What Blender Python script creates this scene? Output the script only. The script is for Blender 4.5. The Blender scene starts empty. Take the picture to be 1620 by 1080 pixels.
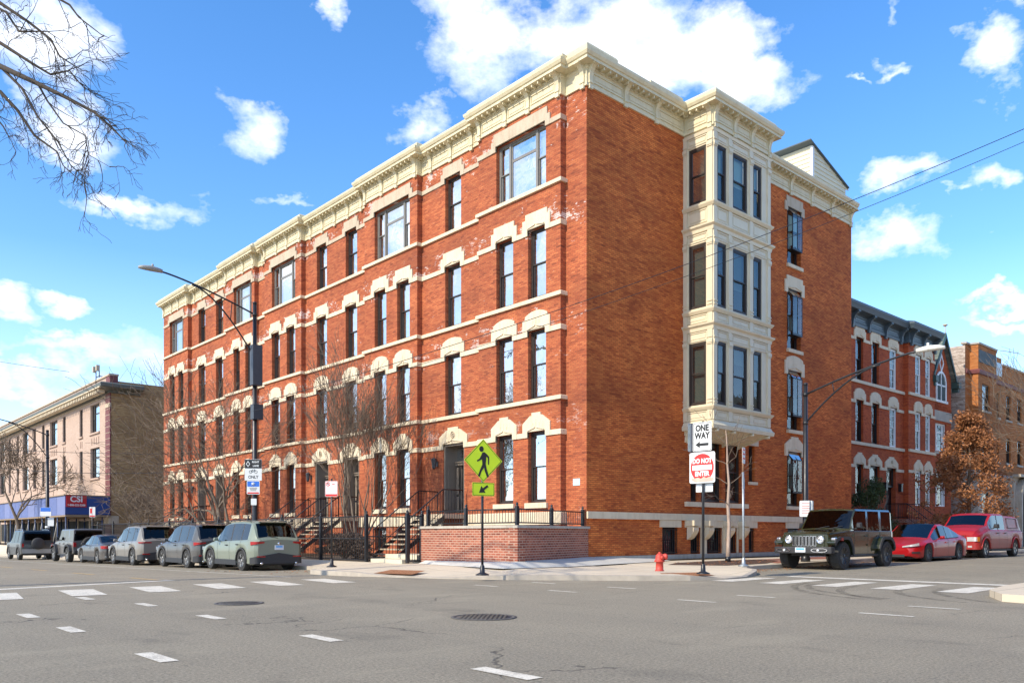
SUN_E = 3.9; SKY_S = .13; SKY_SAT = 1.30; SKY_V = 1.85; EXPO = 0.38
CLOUD = (10.3, 10.2, 10.1); CLOUD_SH = (5.6, 6.8, 9.2); HORIZ = (6.1, 8.6, 12.2)
import bpy, bmesh, math, random
from mathutils import Vector, Matrix
R = math.radians
C = bpy.context.scene.collection
random.seed(7)
# ---------------------------------------------------------------- materials
def new_mat(name):
    m = bpy.data.materials.new(name); m.use_nodes = True
    nt = m.node_tree; nt.nodes.clear()
    out = nt.nodes.new('ShaderNodeOutputMaterial'); b = nt.nodes.new('ShaderNodeBsdfPrincipled')
    nt.links.new(b.outputs[0], out.inputs[0])
    return m, nt, b
class N:
    """small node helper"""
    def __init__(s, nt): s.nt = nt
    def n(s, t, **k):
        o = s.nt.nodes.new(t)
        for a, v in k.items(): setattr(o, a, v)
        return o
    def l(s, a, b): s.nt.links.new(a, b)
    def math(s, op, a, b=None, c=None, clamp=False):
        o = s.n('ShaderNodeMath', operation=op); o.use_clamp = clamp
        for i, v in enumerate((a, b, c)):
            if v is None: continue
            if isinstance(v, (int, float)): o.inputs[i].default_value = v
            else: s.l(v, o.inputs[i])
        return o.outputs[0]
    def vmath(s, op, a, b=None):
        o = s.n('ShaderNodeVectorMath', operation=op)
        for i, v in enumerate((a, b)):
            if v is None: continue
            if isinstance(v, (tuple, list)): o.inputs[i].default_value = v
            else: s.l(v, o.inputs[i])
        return o
    def mix(s, f, a, b, mode='MIX'):
        o = s.n('ShaderNodeMix', data_type='RGBA', blend_type=mode); o.clamp_factor = True
        for i, v in ((0, f), (6, a), (7, b)):
            if isinstance(v, (int, float)): o.inputs[i].default_value = v
            elif isinstance(v, tuple): o.inputs[i].default_value = (*v, 1) if len(v) == 3 else v
            else: s.l(v, o.inputs[i])
        return o.outputs[2]
    def noise(s, vec, scale, detail=4, rough=.55, out=0):
        o = s.n('ShaderNodeTexNoise'); o.inputs['Scale'].default_value = scale
        o.inputs['Detail'].default_value = detail; o.inputs['Roughness'].default_value = rough
        if vec is not None: s.l(vec, o.inputs['Vector'])
        return o.outputs[out]
    def ramp(s, f, pts):
        o = s.n('ShaderNodeValToRGB'); e = o.color_ramp.elements
        while len(e) < len(pts): e.new(.5)
        for i, (p, c) in enumerate(pts):
            e[i].position = p; e[i].color = (c, c, c, 1) if isinstance(c, (int, float)) else (*c, 1)
        s.l(f, o.inputs[0]); return o.outputs[0]
    def mrange(s, f, a, b, c=0., d=1.):
        o = s.n('ShaderNodeMapRange'); o.clamp = True
        s.l(f, o.inputs[0])
        for i, v in enumerate((a, b, c, d)): o.inputs[i+1].default_value = v
        return o.outputs[0]
    def scale(s, vec, sc, loc=(0, 0, 0)):
        o = s.n('ShaderNodeMapping'); o.inputs['Scale'].default_value = sc; o.inputs['Location'].default_value = loc
        s.l(vec, o.inputs[0]); return o.outputs[0]
    def pos(s): return s.n('ShaderNodeNewGeometry').outputs['Position']
    def wallvec(s):
        """world position unrolled on walls parallel to x or y: (x+y, z)"""
        sp = s.n('ShaderNodeSeparateXYZ'); s.l(s.pos(), sp.inputs[0])
        c = s.n('ShaderNodeCombineXYZ'); s.l(s.math('ADD', sp.outputs[0], sp.outputs[1]), c.inputs[0]); s.l(sp.outputs[2], c.inputs[1])
        return c.outputs[0], sp
    def bump(s, h, b, strength=.3, dist=.02):
        o = s.n('ShaderNodeBump'); o.inputs['Strength'].default_value = strength; o.inputs['Distance'].default_value = dist
        s.l(h, o.inputs['Height']); s.l(o.outputs[0], b.inputs['Normal'])
def plain(name, col, rough=.6, var=.12, scale=6., metal=0., spec=.5, coat=0., bump=0.):
    m, nt, b = new_mat(name); k = N(nt)
    f = k.noise(k.pos(), scale, 5)
    c = k.mix(f, tuple(x*(1-var) for x in col), tuple(min(1, x*(1+var)) for x in col))
    k.l(c, b.inputs['Base Color']); b.inputs['Metallic'].default_value = metal
    k.l(k.mrange(f, .3, .7, max(.02, rough-.08), min(1, rough+.08)), b.inputs['Roughness'])
    b.inputs['Specular IOR Level'].default_value = spec; b.inputs['Coat Weight'].default_value = coat
    b.inputs['Coat Roughness'].default_value = .04
    if bump: k.bump(k.noise(k.pos(), scale*8, 4), b, bump)
    return m
def brick_mat(name, base, dark, light, mortar, mortar_amt=1., course=.068, length=.21, efflo=0., streak=1., soot=0., bmp=.35, msize=.008):
    m, nt, b = new_mat(name); k = N(nt)
    v, sp = k.wallvec()
    br = k.n('ShaderNodeTexBrick'); k.l(v, br.inputs['Vector']); br.offset = .5
    br.inputs['Scale'].default_value = 1.; br.inputs['Brick Width'].default_value = length
    br.inputs['Row Height'].default_value = course; br.inputs['Mortar Size'].default_value = msize
    br.inputs['Mortar Smooth'].default_value = .15; br.inputs['Bias'].default_value = 0.
    br.inputs['Color1'].default_value = (0, 0, 0, 1); br.inputs['Color2'].default_value = (1, 1, 1, 1); br.inputs['Mortar'].default_value = (.5, .5, .5, 1)
    # streaky patches of different firings, long along the courses
    s1 = k.noise(k.scale(v, (1.1, 7., 1)), 1., 6, .65)
    s2 = k.noise(k.scale(v, (.35, .6, 1), (4, 2, 0)), 1., 5, .6)
    s3 = k.noise(k.scale(v, (4.5, 30., 1), (1, 5, 0)), 1., 3, .6)
    t = k.math('ADD', k.math('MULTIPLY', br.outputs['Color'], .35), k.math('MULTIPLY', s1, .9*streak))
    t = k.math('ADD', t, k.math('MULTIPLY', s3, .5))
    c = k.ramp(k.math('MULTIPLY', t, .62), [(.33, dark), (.5, base), (.72, light)])
    c = k.mix(k.mrange(s2, .38, .68), c, k.mix(.5, c, dark), 'MIX')
    # scattered dark headers
    c = k.mix(k.mrange(s3, .64, .74), c, dark)
    if efflo:
        e1 = k.noise(k.scale(v, (1.3, 2.2, 1), (9, 3, 0)), 1., 5, .7)
        e2 = k.noise(k.scale(v, (5., 14., 1), (2, 7, 0)), 1., 4, .7)
        ph = k.math('PINGPONG', k.math('SUBTRACT', sp.outputs[2], 1.45), 1.79)     # patches gather below the sill courses
        zz = k.mrange(ph, .1, .75, 1., 0.)
        e = k.mrange(k.math('ADD', k.math('MULTIPLY', e1, .95), k.math('ADD', k.math('MULTIPLY', e2, .6), k.math('MULTIPLY', zz, .14))), .955, 1.0, 0., efflo)
        zl = k.mrange(sp.outputs[2], 3., 11., .25, 1.)
        c = k.mix(k.math('MULTIPLY', e, zl), c, (.75, .66, .6))
    if soot:
        s4 = k.noise(k.scale(v, (.25, .22, 1), (7, 1, 0)), 1., 5, .6)
        c = k.mix(k.mrange(s4, .45, .65, 0., soot), c, dark)
    c = k.mix(k.math('MULTIPLY', br.outputs['Fac'], mortar_amt), c, mortar)
    k.l(c, b.inputs['Base Color']); b.inputs['Roughness'].default_value = .85
    b.inputs['Specular IOR Level'].default_value = .25
    h = k.math('SUBTRACT', k.math('MULTIPLY', s3, .5), br.outputs['Fac'])
    k.bump(h, b, bmp, .012)
    return m
M = {}
M['brick'] = brick_mat('red_brick_street_face', (.45, .112, .045), (.15, .042, .024), (.62, .20, .075), (.27, .10, .055), .8, efflo=.8, bmp=.6, soot=.2)
M['brick_side'] = brick_mat('red_brick_side_face', (.56, .125, .030), (.17, .038, .014), (.84, .25, .058), (.20, .058, .024), .7, soot=.25, streak=1.15, bmp=.6)  # side brick coloured lighter, more orange, to offset this wall's shade
M['brick_planter'] = brick_mat('planter_brick', (.33, .095, .055), (.09, .03, .022), (.46, .17, .10), (.50, .36, .27), .8, .075, .22, msize=.011)
M['brick_row'] = brick_mat('row_house_brick', (.46, .085, .028), (.17, .035, .016), (.58, .14, .04), (.27, .08, .04), .5)
M['brick_tan'] = brick_mat('tan_common_brick', (.36, .21, .085), (.12, .065, .03), (.52, .35, .16), (.35, .25, .15), .6, .075, .22, streak=1.25)
M['brick_orange'] = brick_mat('orange_brick', (.43, .15, .04), (.20, .065, .02), (.55, .22, .07), (.40, .2, .09), .5)
M['brick_grey'] = brick_mat('weathered_common_brick', (.30, .22, .17), (.08, .05, .04), (.62, .52, .43), (.38, .30, .24), .6, .08, .24, streak=1.3)
M['brick_pink'] = brick_mat('painted_pink_brick', (.50, .375, .295), (.40, .29, .225), (.58, .44, .355), (.44, .325, .25), .45, bmp=.15)
M['brick_maroon'] = plain('maroon_glazed_brick', (.17, .05, .045), .6, .25, 9)
def stone_mat(name, col, dirt=.35, rough=.75):
    m, nt, b = new_mat(name); k = N(nt); p = k.pos()
    a = k.noise(p, 1.7, 6, .65); f = k.noise(k.scale(p, (6, 6, 1.2)), 1., 5, .6)
    c = k.mix(k.mrange(a, .4, .75, 0., dirt), col, tuple(x*.62 for x in col))
    c = k.mix(k.mrange(f, .48, .75, 0., dirt*1.2), c, (col[0]*.62, col[1]*.55, col[2]*.45))
    k.l(c, b.inputs['Base Color']); b.inputs['Roughness'].default_value = rough
    k.bump(k.noise(p, 30, 4), b, .12)
    return m
M['stone'] = stone_mat('cream_painted_stone', (.72, .61, .43), .35)
M['stone_grey'] = stone_mat('weathered_limestone', (.52, .43, .31), .45)
M['lime'] = stone_mat('grey_limestone', (.46, .42, .35), .5)
M['cornice'] = stone_mat('cream_painted_cornice', (.69, .61, .40), .3, .5)
M['oriel'] = stone_mat('cream_painted_timber', (.70, .62, .44), .2, .45)
M['slate_blue'] = plain('slate_blue_cornice_paint', (.07, .10, .12), .5, .25, 3)
M['frame_dark'] = plain('dark_brown_window_frame', (.035, .026, .022), .45, .2)
M['frame_grey'] = plain('grey_window_frame', (.20, .19, .17), .45, .12)
M['frame_black'] = plain('black_window_frame', (.012, .013, .014), .4, .2)
M['frame_white'] = plain('white_window_frame', (.75, .76, .74), .4, .06)
M['door_taupe'] = plain('taupe_door_paint', (.23, .19, .15), .45, .1)
M['iron'] = plain('black_iron_paint', (.016, .017, .02), .38, .3, 5, bump=.05)
M['iron_grey'] = plain('dark_grey_iron_paint', (.05, .056, .065), .4, .2, 5)
M['galv'] = plain('galvanised_steel', (.36, .40, .42), .42, .25, 12, .6)
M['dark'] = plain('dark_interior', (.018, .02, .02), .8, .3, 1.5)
M['blind_pale'] = plain('pale_blind', (.47, .60, .54), .7, .12, 1.1)  # pale tone also stands for the sky mirrored in the panes
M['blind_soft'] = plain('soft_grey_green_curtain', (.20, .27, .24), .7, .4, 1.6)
M['blind_mid'] = plain('shaded_blind', (.13, .19, .17), .7, .45, 1.8)  # middle tone of the blind colours
M['blind_dark'] = plain('dark_curtain', (.05, .07, .065), .7, .4, .9)  # near-black sheet standing for the unlit room behind
def glass_mat(name, tint=(.8, .9, .88), refl=.06, rough=.015, top=.85):
    m = bpy.data.materials.new(name); m.use_nodes = True; nt = m.node_tree; nt.nodes.clear(); k = N(nt)
    out = k.n('ShaderNodeOutputMaterial'); tr = k.n('ShaderNodeBsdfTransparent'); gl = k.n('ShaderNodeBsdfGlossy'); mx = k.n('ShaderNodeMixShader')
    tr.inputs[0].default_value = (*tint, 1); gl.inputs['Roughness'].default_value = rough
    wav = k.noise(k.pos(), 1.3, 3, .5); bp = k.n('ShaderNodeBump'); bp.inputs['Strength'].default_value = .25; bp.inputs['Distance'].default_value = .03
    k.l(wav, bp.inputs['Height']); k.l(bp.outputs[0], gl.inputs['Normal'])
    fr = k.n('ShaderNodeFresnel'); fr.inputs[0].default_value = 1.5
    k.l(k.math('MINIMUM', k.math('MULTIPLY_ADD', fr.outputs[0], 1.25, refl), top), mx.inputs[0])
    k.l(tr.outputs[0], mx.inputs[1]); k.l(gl.outputs[0], mx.inputs[2]); k.l(mx.outputs[0], out.inputs[0])
    return m
M['glass'] = glass_mat('window_glass')
M['car_glass'] = glass_mat('car_glass', (.16, .18, .18), .03, top=.5)
M['car_glass_dark'] = glass_mat('tinted_car_glass', (.04, .045, .05), .0, top=.35)
def paint(name, col, rough=.4, metal=.4, dust=.3, dustcol=(.26, .22, .18), coat=.45, zd=.9):
    m, nt, b = new_mat(name); k = N(nt); p = k.pos()
    sp = k.n('ShaderNodeSeparateXYZ'); k.l(p, sp.inputs[0])
    d = k.math('MULTIPLY', k.mrange(sp.outputs[2], 0., zd, 1., .0), k.mrange(k.noise(p, 2.5, 5, .7), .3, .65, .4, 1.))
    d = k.math('MULTIPLY', d, dust)
    k.l(k.mix(d, col, dustcol), b.inputs['Base Color'])
    b.inputs['Metallic'].default_value = metal; b.inputs['Roughness'].default_value = rough
    k.l(k.mrange(d, 0., 1., coat, 0.), b.inputs['Coat Weight']); b.inputs['Coat Roughness'].default_value = .05
    return m
M['tyre'] = plain('tyre_rubber', (.028, .027, .025), .8, .3, 14, bump=.2)
M['rim'] = plain('alloy_rim', (.42, .41, .39), .35, .15, 9, .8)
M['rim_black'] = plain('black_rim', (.02, .02, .022), .3, .2, 9, .3)
M['plastic'] = plain('black_plastic_trim', (.03, .031, .033), .6, .2, 8)
M['chrome'] = plain('chrome_trim', (.7, .7, .7), .15, .05, 8, .95)
M['lamp_red'] = plain('red_lamp_lens', (.36, .008, .008), .3, .2, 9, coat=.3)
M['lamp_amber'] = plain('amber_lamp_lens', (.75, .25, .02), .2, .2, 9, coat=1.)
M['lamp_clear'] = plain('clear_lamp_lens', (.72, .74, .74), .12, .1, 9, .3, coat=1.)
M['plate'] = plain('licence_plate_white', (.65, .68, .72), .4, .06)
M['plate_blue'] = plain('licence_plate_blue', (.13, .40, .75), .4, .3, 25)
def bark(name, col):
    m, nt, b = new_mat(name); k = N(nt); p = k.pos()
    f = k.noise(k.scale(p, (14, 14, 3)), 1., 5, .65)
    k.l(k.mix(f, tuple(x*.45 for x in col), tuple(x*1.5 for x in col)), b.inputs['Base Color']); b.inputs['Roughness'].default_value = .9
    k.bump(f, b, .5, .02); return m
M['bark'] = bark('grey_brown_bark', (.19, .145, .105)); M['bark_dark'] = bark('dark_bark', (.055, .043, .032)); M['bark_pale'] = bark('pale_birch_bark', (.42, .32, .25))
def leafm(name, a, b_, trans=.2):
    m, nt, b = new_mat(name); k = N(nt)
    g = k.n('ShaderNodeNewGeometry'); f = g.outputs['Random Per Island']
    f2 = k.noise(g.outputs['Position'], 1.6, 3)
    k.l(k.mix(k.math('ADD', k.math('MULTIPLY', f, .6), k.math('MULTIPLY', f2, .4)), a, b_), b.inputs['Base Color'])
    b.inputs['Roughness'].default_value = .65; return m
M['oak'] = leafm('dry_brown_oak_leaves', (.12, .040, .012), (.46, .195, .07))
M['yew'] = leafm('dark_evergreen_needles', (.012, .03, .008), (.07, .105, .03))
M['asphalt'] = None
# ---------------------------------------------------------------- mesh builder
class MB:
    def __init__(s, fn=None): s.v = []; s.f = []; s.s = []; s.mi = []; s.fn = fn; s.cur = 0
    def add(s, vs, fs, smooth=False):
        o = len(s.v)
        s.v += [s.fn(*p) if s.fn else tuple(p) for p in vs]
        s.f += [tuple(i+o for i in f) for f in fs]; s.s += [smooth]*len(fs); s.mi += [s.cur]*len(fs); return s
    def box(s, a, b):
        x0, y0, z0 = a; x1, y1, z1 = b
        return s.add([(x0,y0,z0),(x1,y0,z0),(x1,y1,z0),(x0,y1,z0),(x0,y0,z1),(x1,y0,z1),(x1,y1,z1),(x0,y1,z1)],
              [(0,3,2,1),(4,5,6,7),(0,1,5,4),(1,2,6,5),(2,3,7,6),(3,0,4,7)])
    def prism(s, poly, d0, d1, axis=1):
        """polygon in the two other axes, extruded along axis from d0 to d1"""
        n = len(poly)
        def p(a, b, d): return {0: (d, a, b), 1: (a, d, b), 2: (a, b, d)}[axis]
        vs = [p(a, b, d0) for a, b in poly]+[p(a, b, d1) for a, b in poly]
        return s.add(vs, [tuple(range(n))[::-1], tuple(range(n, 2*n))]+[(i, (i+1) % n, n+(i+1) % n, n+i) for i in range(n)])
    def tube(s, pts, r, n=8, r1=None, cap=True):
        P = [Vector(p) for p in pts]; m = len(P); rs = r if isinstance(r, (list, tuple)) else [r+(((r1 if r1 is not None else r)-r)*i/(m-1)) for i in range(m)]
        vs = []; fs = []; up = None
        for i, p in enumerate(P):
            t = (P[min(i+1, m-1)]-P[max(i-1, 0)])
            if t.length < 1e-9: t = Vector((0, 0, 1))
            t.normalize()
            if up is None:
                up = Vector((0, 0, 1)) if abs(t.z) < .9 else Vector((1, 0, 0))
            a = t.cross(up)
            if a.length < 1e-4: a = t.cross(Vector((.3, 1, .2)))
            a.normalize(); b = a.cross(t); up = b
            for j in range(n):
                q = 2*math.pi*j/n; vs.append(tuple(p+(a*math.cos(q)+b*math.sin(q))*rs[i]))
        for i in range(m-1):
            for j in range(n):
                fs.append((i*n+j, i*n+(j+1) % n, (i+1)*n+(j+1) % n, (i+1)*n+j))
        if cap: fs += [tuple(range(n))[::-1], tuple(range((m-1)*n, m*n))]
        return s.add(vs, fs, True)
    def lathe(s, prof, c=(0, 0, 0), axis=2, n=16, smooth=True):
        """prof: (radius, height) pairs"""
        vs = []; fs = []; m = len(prof)
        for r, h in prof:
            for j in range(n):
                q = 2*math.pi*j/n; a, b = r*math.cos(q), r*math.sin(q)
                p = {2: (a, b, h), 1: (a, h, b), 0: (h, a, b)}[axis]
                vs.append((c[0]+p[0], c[1]+p[1], c[2]+p[2]))
        for i in range(m-1):
            for j in range(n): fs.append((i*n+j, i*n+(j+1) % n, (i+1)*n+(j+1) % n, (i+1)*n+j))
        fs += [tuple(range(n))[::-1], tuple(range((m-1)*n, m*n))]
        return s.add(vs, fs, smooth)
    def sweep(s, path, prof, closed=False):
        """rectilinear plan path [(x,y)], outward side on the left of travel; prof [(offset,z)]"""
        n = len(path); offs = []
        def nor(a, b):
            d = Vector((b[0]-a[0], b[1]-a[1])); d.normalize(); return Vector((-d.y, d.x))
        for i in range(n):
            if i == 0: o = nor(path[0], path[1])
            elif i == n-1: o = nor(path[-2], path[-1])
            else:
                a, b = nor(path[i-1], path[i]), nor(path[i], path[i+1])
                o = (a+b)/(1+a.dot(b)) if a.dot(b) > -.9 else a
            offs.append(o)
        k = len(prof); vs = []
        for (x, y), o in zip(path, offs):
            for d, z in prof: vs.append((x+o.x*d, y+o.y*d, z))
        fs = []
        for i in range(n-1):
            for j in range(k):
                fs.append((i*k+j, (i+1)*k+j, (i+1)*k+(j+1) % k, i*k+(j+1) % k))
        fs += [tuple(range(k)), tuple(range((n-1)*k, n*k))[::-1]]
        return s.add(vs, fs)
    def build(s, name, mat, parent=None, fix=True, bevel=0, autos=None):
        me = bpy.data.meshes.new(name); me.from_pydata(s.v, [], s.f); 
        mats = mat if isinstance(mat, (list, tuple)) else [mat]
        for m in mats: me.materials.append(M[m] if isinstance(m, str) else m)
        me.polygons.foreach_set('material_index', s.mi)
        if fix:
            bm = bmesh.new(); bm.from_mesh(me); bmesh.ops.recalc_face_normals(bm, faces=bm.faces); bm.to_mesh(me); bm.free()
        me.polygons.foreach_set('use_smooth', s.s)
        if autos: 
            me.polygons.foreach_set('use_smooth', [True]*len(me.polygons)); me.set_sharp_from_angle(angle=R(autos))
        me.update()
        o = bpy.data.objects.new(name, me); C.objects.link(o)
        if parent is not None: o.parent = parent
        if bevel:
            b = o.modifiers.new('bevel', 'BEVEL'); b.width = bevel; b.segments = 2; b.limit_method = 'ANGLE'; b.angle_limit = R(40)
        return o
def thing(name, label, cat, loc=(0, 0, 0), rz=0., group=None):
    o = bpy.data.objects.new(name, None); C.objects.link(o); o.location = loc; o.rotation_euler = (0, 0, rz); o.empty_display_size = .3
    o['label'] = label; o['category'] = cat
    if group: o['group'] = group
    return o
def tag(o, label=None, cat=None, group=None, kind=None):
    if label: o['label'] = label
    if cat: o['category'] = cat
    if group: o['group'] = group
    if kind: o['kind'] = kind
    return o
def dup(o, parent=None):
    c = o.copy(); C.objects.link(c); c.parent = parent
    for ch in list(o.children): dup(ch, c)
    return c
def text_geo(txt, size, bold=0., ext=.002, spacing=1.):
    cu = bpy.data.curves.new('t', 'FONT'); cu.body = txt; cu.size = size; cu.align_x = 'CENTER'; cu.align_y = 'CENTER'
    cu.extrude = ext; cu.offset = bold; cu.resolution_u = 3; cu.space_character = spacing
    o = bpy.data.objects.new('t', cu); C.objects.link(o)
    dg = bpy.context.evaluated_depsgraph_get(); me = bpy.data.meshes.new_from_object(o.evaluated_get(dg))
    vs = [tuple(v.co) for v in me.vertices]; fs = [tuple(p.vertices) for p in me.polygons]
    bpy.data.objects.remove(o); bpy.data.curves.remove(cu); bpy.data.meshes.remove(me)
    return vs, fs
def zg(x, y):
    """street level: falls gently along the left street, rises along the right street"""
    return -.012*max(0., min(y, 70.)) + .010*max(0., min(x, 15.))
# ================================================================= windows
rblind = random.Random(17)
def win(parent, fn, u0, u1, z0, z1, style='sash', up='blind_pale', low='blind_mid', fm='frame_dark', rec=.16, grid=None, casing=.075):
    f = MB(fn); t = casing; o0, o1 = -rec-.09, -rec
    f.box((u0, o0, z0), (u0+t, o1, z1)); f.box((u1-t, o0, z0), (u1, o1, z1))
    f.box((u0+t, o0, z1-t), (u1-t, o1, z1)); f.box((u0+t, o0, z0), (u1-t, o1, z0+t*1.1))
    zm = (z0+z1)/2; g = []
    def sash(a, b, c, d, o, w=.045):
        f.box((a, o-.04, c), (a+w, o, d)); f.box((b-w, o-.04, c), (b, o, d))
        f.box((a+w, o-.04, c), (b-w, o, c+w)); f.box((a+w, o-.04, d-w), (b-w, o, d)); g.append((a+w, b-w, c+w, d-w, o-.02))
    ia, ib, ic, id_ = u0+t, u1-t, z0+t*1.1, z1-t
    if style == 'sash':
        sash(ia, ib, zm, id_, o1-.02); sash(ia, ib, ic, zm+.045, o1-.055)
    elif style == 'triple':      # sidelight | picture with transom | sidelight
        w = (u1-u0); a = u0+w*.23; b = u1-w*.23
        f.box((a-.05, o0, ic), (a+.05, o1+.01, id_)); f.box((b-.05, o0, ic), (b+.05, o1+.01, id_))
        zt = z0+(z1-z0)*.68
        sash(a+.05, b-.05, ic, zt, o1-.03, .05); sash(a+.05, b-.05, zt, id_, o1-.03, .05)
        for p, q in ((ia, a-.05), (b+.05, ib)): sash(p, q, zm, id_, o1-.02, .035); sash(p, q, ic, zm+.035, o1-.055, .035)
    elif style == 'fixed': sash(ia, ib, ic, id_, o1-.03)
    if grid:
        nx, nz = grid
        for (a, b, c, d, o) in list(g):
            for i in range(1, nx): x = a+(b-a)*i/nx; f.box((x-.012, o-.01, c), (x+.012, o+.012, d))
            for i in range(1, nz): z = c+(d-c)*i/nz; f.box((a, o-.012, z-.012), (b, o+.01, z+.012))
    w = f.build('window', fm, parent)
    p = MB(fn)
    for a, b, c, d, o in g: p.add([(a, o, c), (b, o, c), (b, o, d), (a, o, d)], [(0, 1, 2, 3)])
    p.build('pane', 'glass', w, fix=False)
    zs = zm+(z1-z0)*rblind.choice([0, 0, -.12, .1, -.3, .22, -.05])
    for nm, c, d, mt in (('blind', zs, z1, up), ('blind', z0, zs, low)):  # backing sheets: blinds, with room shade and mirrored sky in their colour
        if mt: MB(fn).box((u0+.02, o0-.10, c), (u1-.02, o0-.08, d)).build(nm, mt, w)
    return w
def wall_cells(mb, fn, u0, u1, z0, z1, holes, rev=.3):
    """wall face at o=0 with rectangular openings and reveals"""
    us = sorted({u0, u1, *[h[0] for h in holes], *[h[1] for h in holes]}); us = [u for u in us if u0 <= u <= u1]
    zs = sorted({z0, z1, *[h[2] for h in holes], *[h[3] for h in holes]}); zs = [z for z in zs if z0 <= z <= z1]
    old = mb.fn; mb.fn = fn
    for a, b in zip(us, us[1:]):
        for c, d in zip(zs, zs[1:]):
            um, zm = (a+b)/2, (c+d)/2
            if any(h[0] < um < h[1] and h[2] < zm < h[3] for h in holes): continue
            mb.add([(a, 0, c), (b, 0, c), (b, 0, d), (a, 0, d)], [(0, 1, 2, 3)])
    for h in holes:
        a, b, c, d = h[:4]
        mb.add([(a, 0, c), (b, 0, c), (b, 0, d), (a, 0, d), (a, -rev, c), (b, -rev, c), (b, -rev, d), (a, -rev, d)],
               [(0, 1, 5, 4), (1, 2, 6, 5), (2, 3, 7, 6), (3, 0, 4, 7)])
    mb.fn = old
# lintel outlines, relative to the opening's head (u: 0 centre, z: 0 = head)
def lintel_poly(kind, w):
    h = w/2; W = h+.24; b = -.2
    base = [(-W, b), (-h, b), (-h, 0), (h, 0), (h, b), (W, b)]
    if kind == 'step': top = [(W, .36), (W-.15, .36), (W-.15, .56), (-W+.15, .56), (-W+.15, .36), (-W, .36)]
    elif kind == 'round':
        top = [(W, .40), (W-.12, .40), (W-.14, .52)]
        for i in range(7): a = math.pi*(.30+.40*i/6); top.append((math.cos(a)*(W-.14)/math.cos(math.pi*.3), .52+(math.sin(a)-math.sin(math.pi*.3))*.75))
        top += [(-W+.12, .40), (-W, .40)]
    elif kind == 'clip': top = [(W, .30), (h*.55+.06, .56), (h*.5, .56), (h*.5, .66), (-h*.5, .66), (-h*.5, .56), (-h*.55-.06, .56), (-W, .30)]
    elif kind == 'head': base = [(-W, -.2), (-h, -.2), (-h, 0), (h, 0), (h, -.2), (W, -.2)]; top = [(W, .2), (W-.14, .2), (W-.14, .46), (-W+.14, .46), (-W+.14, .2), (-W, .2)]
    return base+top
def lintel(parent, fn, uc, w, zh, kind, mat='stone', th=.055):
    l = MB(fn)
    l.prism([(uc+a, zh+b) for a, b in lintel_poly(kind, w)], -.05, th, 1)
    if kind in ('step', 'round', 'clip'):
        q = .03 if kind == 'step' else .10
        for s in (-1, 1):       # carved drip label just over the opening
            a, b = uc+s*.03, uc+s*(w/2-.03)
            z1, z2 = zh+.07+q*.5, zh+.02
            l.add([(a, th, z1), (b, th, z2), (b, th+.035, z2), (a, th+.035, z1), (a, th, z1+.045), (b, th, z2+.045), (b, th+.035, z2+.045), (a, th+.035, z1+.045)],
                  [(0, 1, 2, 3), (4, 7, 6, 5), (0, 4, 5, 1), (1, 5, 6, 2), (2, 6, 7, 3), (3, 7, 4, 0)])
    if kind in ('round', 'clip'):
        for s in (-1, 0, 1):
            l.box((uc+s*.16-.012, th, zh+.2), (uc+s*.16+.012, th+.01, zh+.42-abs(s)*.1))
    return l.build('lintel', mat, parent)
def carved_disc(parent, fn, uc, z, r=.11, o=.06):
    d = MB(fn); pts = [(uc+math.cos(2*math.pi*i/20)*r, o+.012, z+math.sin(2*math.pi*i/20)*r*1.15) for i in range(21)]
    d.tube(pts, .017, 5)
    for k in range(5):
        a = k*1.257; d.tube([(uc, o+.01, z), (uc+math.cos(a)*r*.7, o+.014, z+math.sin(a)*r*.7)], .014, 4)
    return d.build('carved_rosette', 'stone_grey', parent)
# ================================================================= the corner apartment building
bld = thing('apartment_building', 'four storey red brick corner building with cream cornice, stone bands and timber bay window', 'building')
BAYS = [(.98, 5.4), (9.45, 13.6), (19.7, 23.95), (25.25, 29.2), (35.3, 39.8)]
OFF = .25
XR, YL = 18.94, 39.8
PATH = [(XR, .6), (XR, 0), (9.3, 0), (9.3, -1.3), (5.4, -1.3), (5.4, 0), (0, 0)]
LPATH = []
for a, b in BAYS: LPATH += [(0, a), (-OFF, a), (-OFF, b), (0, b)]
PATH = PATH+LPATH[:-1]+[(1.0, YL)]
PATH_R = PATH[:]                                  # outward = to the right of travel going -x then +y
def LF(base):  return lambda u, o, z: (-base-o, u, z)
def RF(base):  return lambda u, o, z: (u, -base-o, z)
HEAD = [4.80, 8.40, 12.0, 15.6]; SILL = [2.28, 5.95, 9.52, 13.40]
KIND = ['clip', 'round', 'step', 'head']
pairs = [((1.70, 2.62), (3.42, 4.36)), ((10.0, 10.95), (11.8, 12.75)), ((20.35, 21.3), (22.1, 23.05)), ((25.6, 26.45), (27.2, 28.05)), ((36.1, 37.0), (37.7, 38.6))]
wides = [(1.70, 4.36), (10.0, 12.75), (20.35, 23.05), (25.6, 28.05), (36.1, 38.6)]
singles = [(6.80, 7.84), (14.66, 15.70), (17.5, 18.52), (30.2, 31.3), (33.0, 34.1)]
doors = [(6.60, 7.95), (14.5, 15.9), (17.35, 18.7), (30.0, 31.4), (32.9, 34.3)]
wallL = MB(); holes_by = {}
segs = []
cur = 0.
for a, b in BAYS: segs.append((cur, a, 0.)); segs.append((a, b, OFF)); cur = b
ZT = 16.3
open_ = []          # (u0,u1,z0,z1,base,kind,floor)
for i in range(5):
    for f in range(3):
        for (a, b) in pairs[i]: open_.append((a, b, SILL[f], HEAD[f], OFF, 'pair', f))
    open_.append((*wides[i], SILL[3], HEAD[3], OFF, 'wide', 3))
    for f in (1, 2, 3): open_.append((*singles[i], SILL[f], HEAD[f], 0., 'single', f))
    open_.append((*doors[i], 2.0, HEAD[0], 0., 'door', 0))
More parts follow.
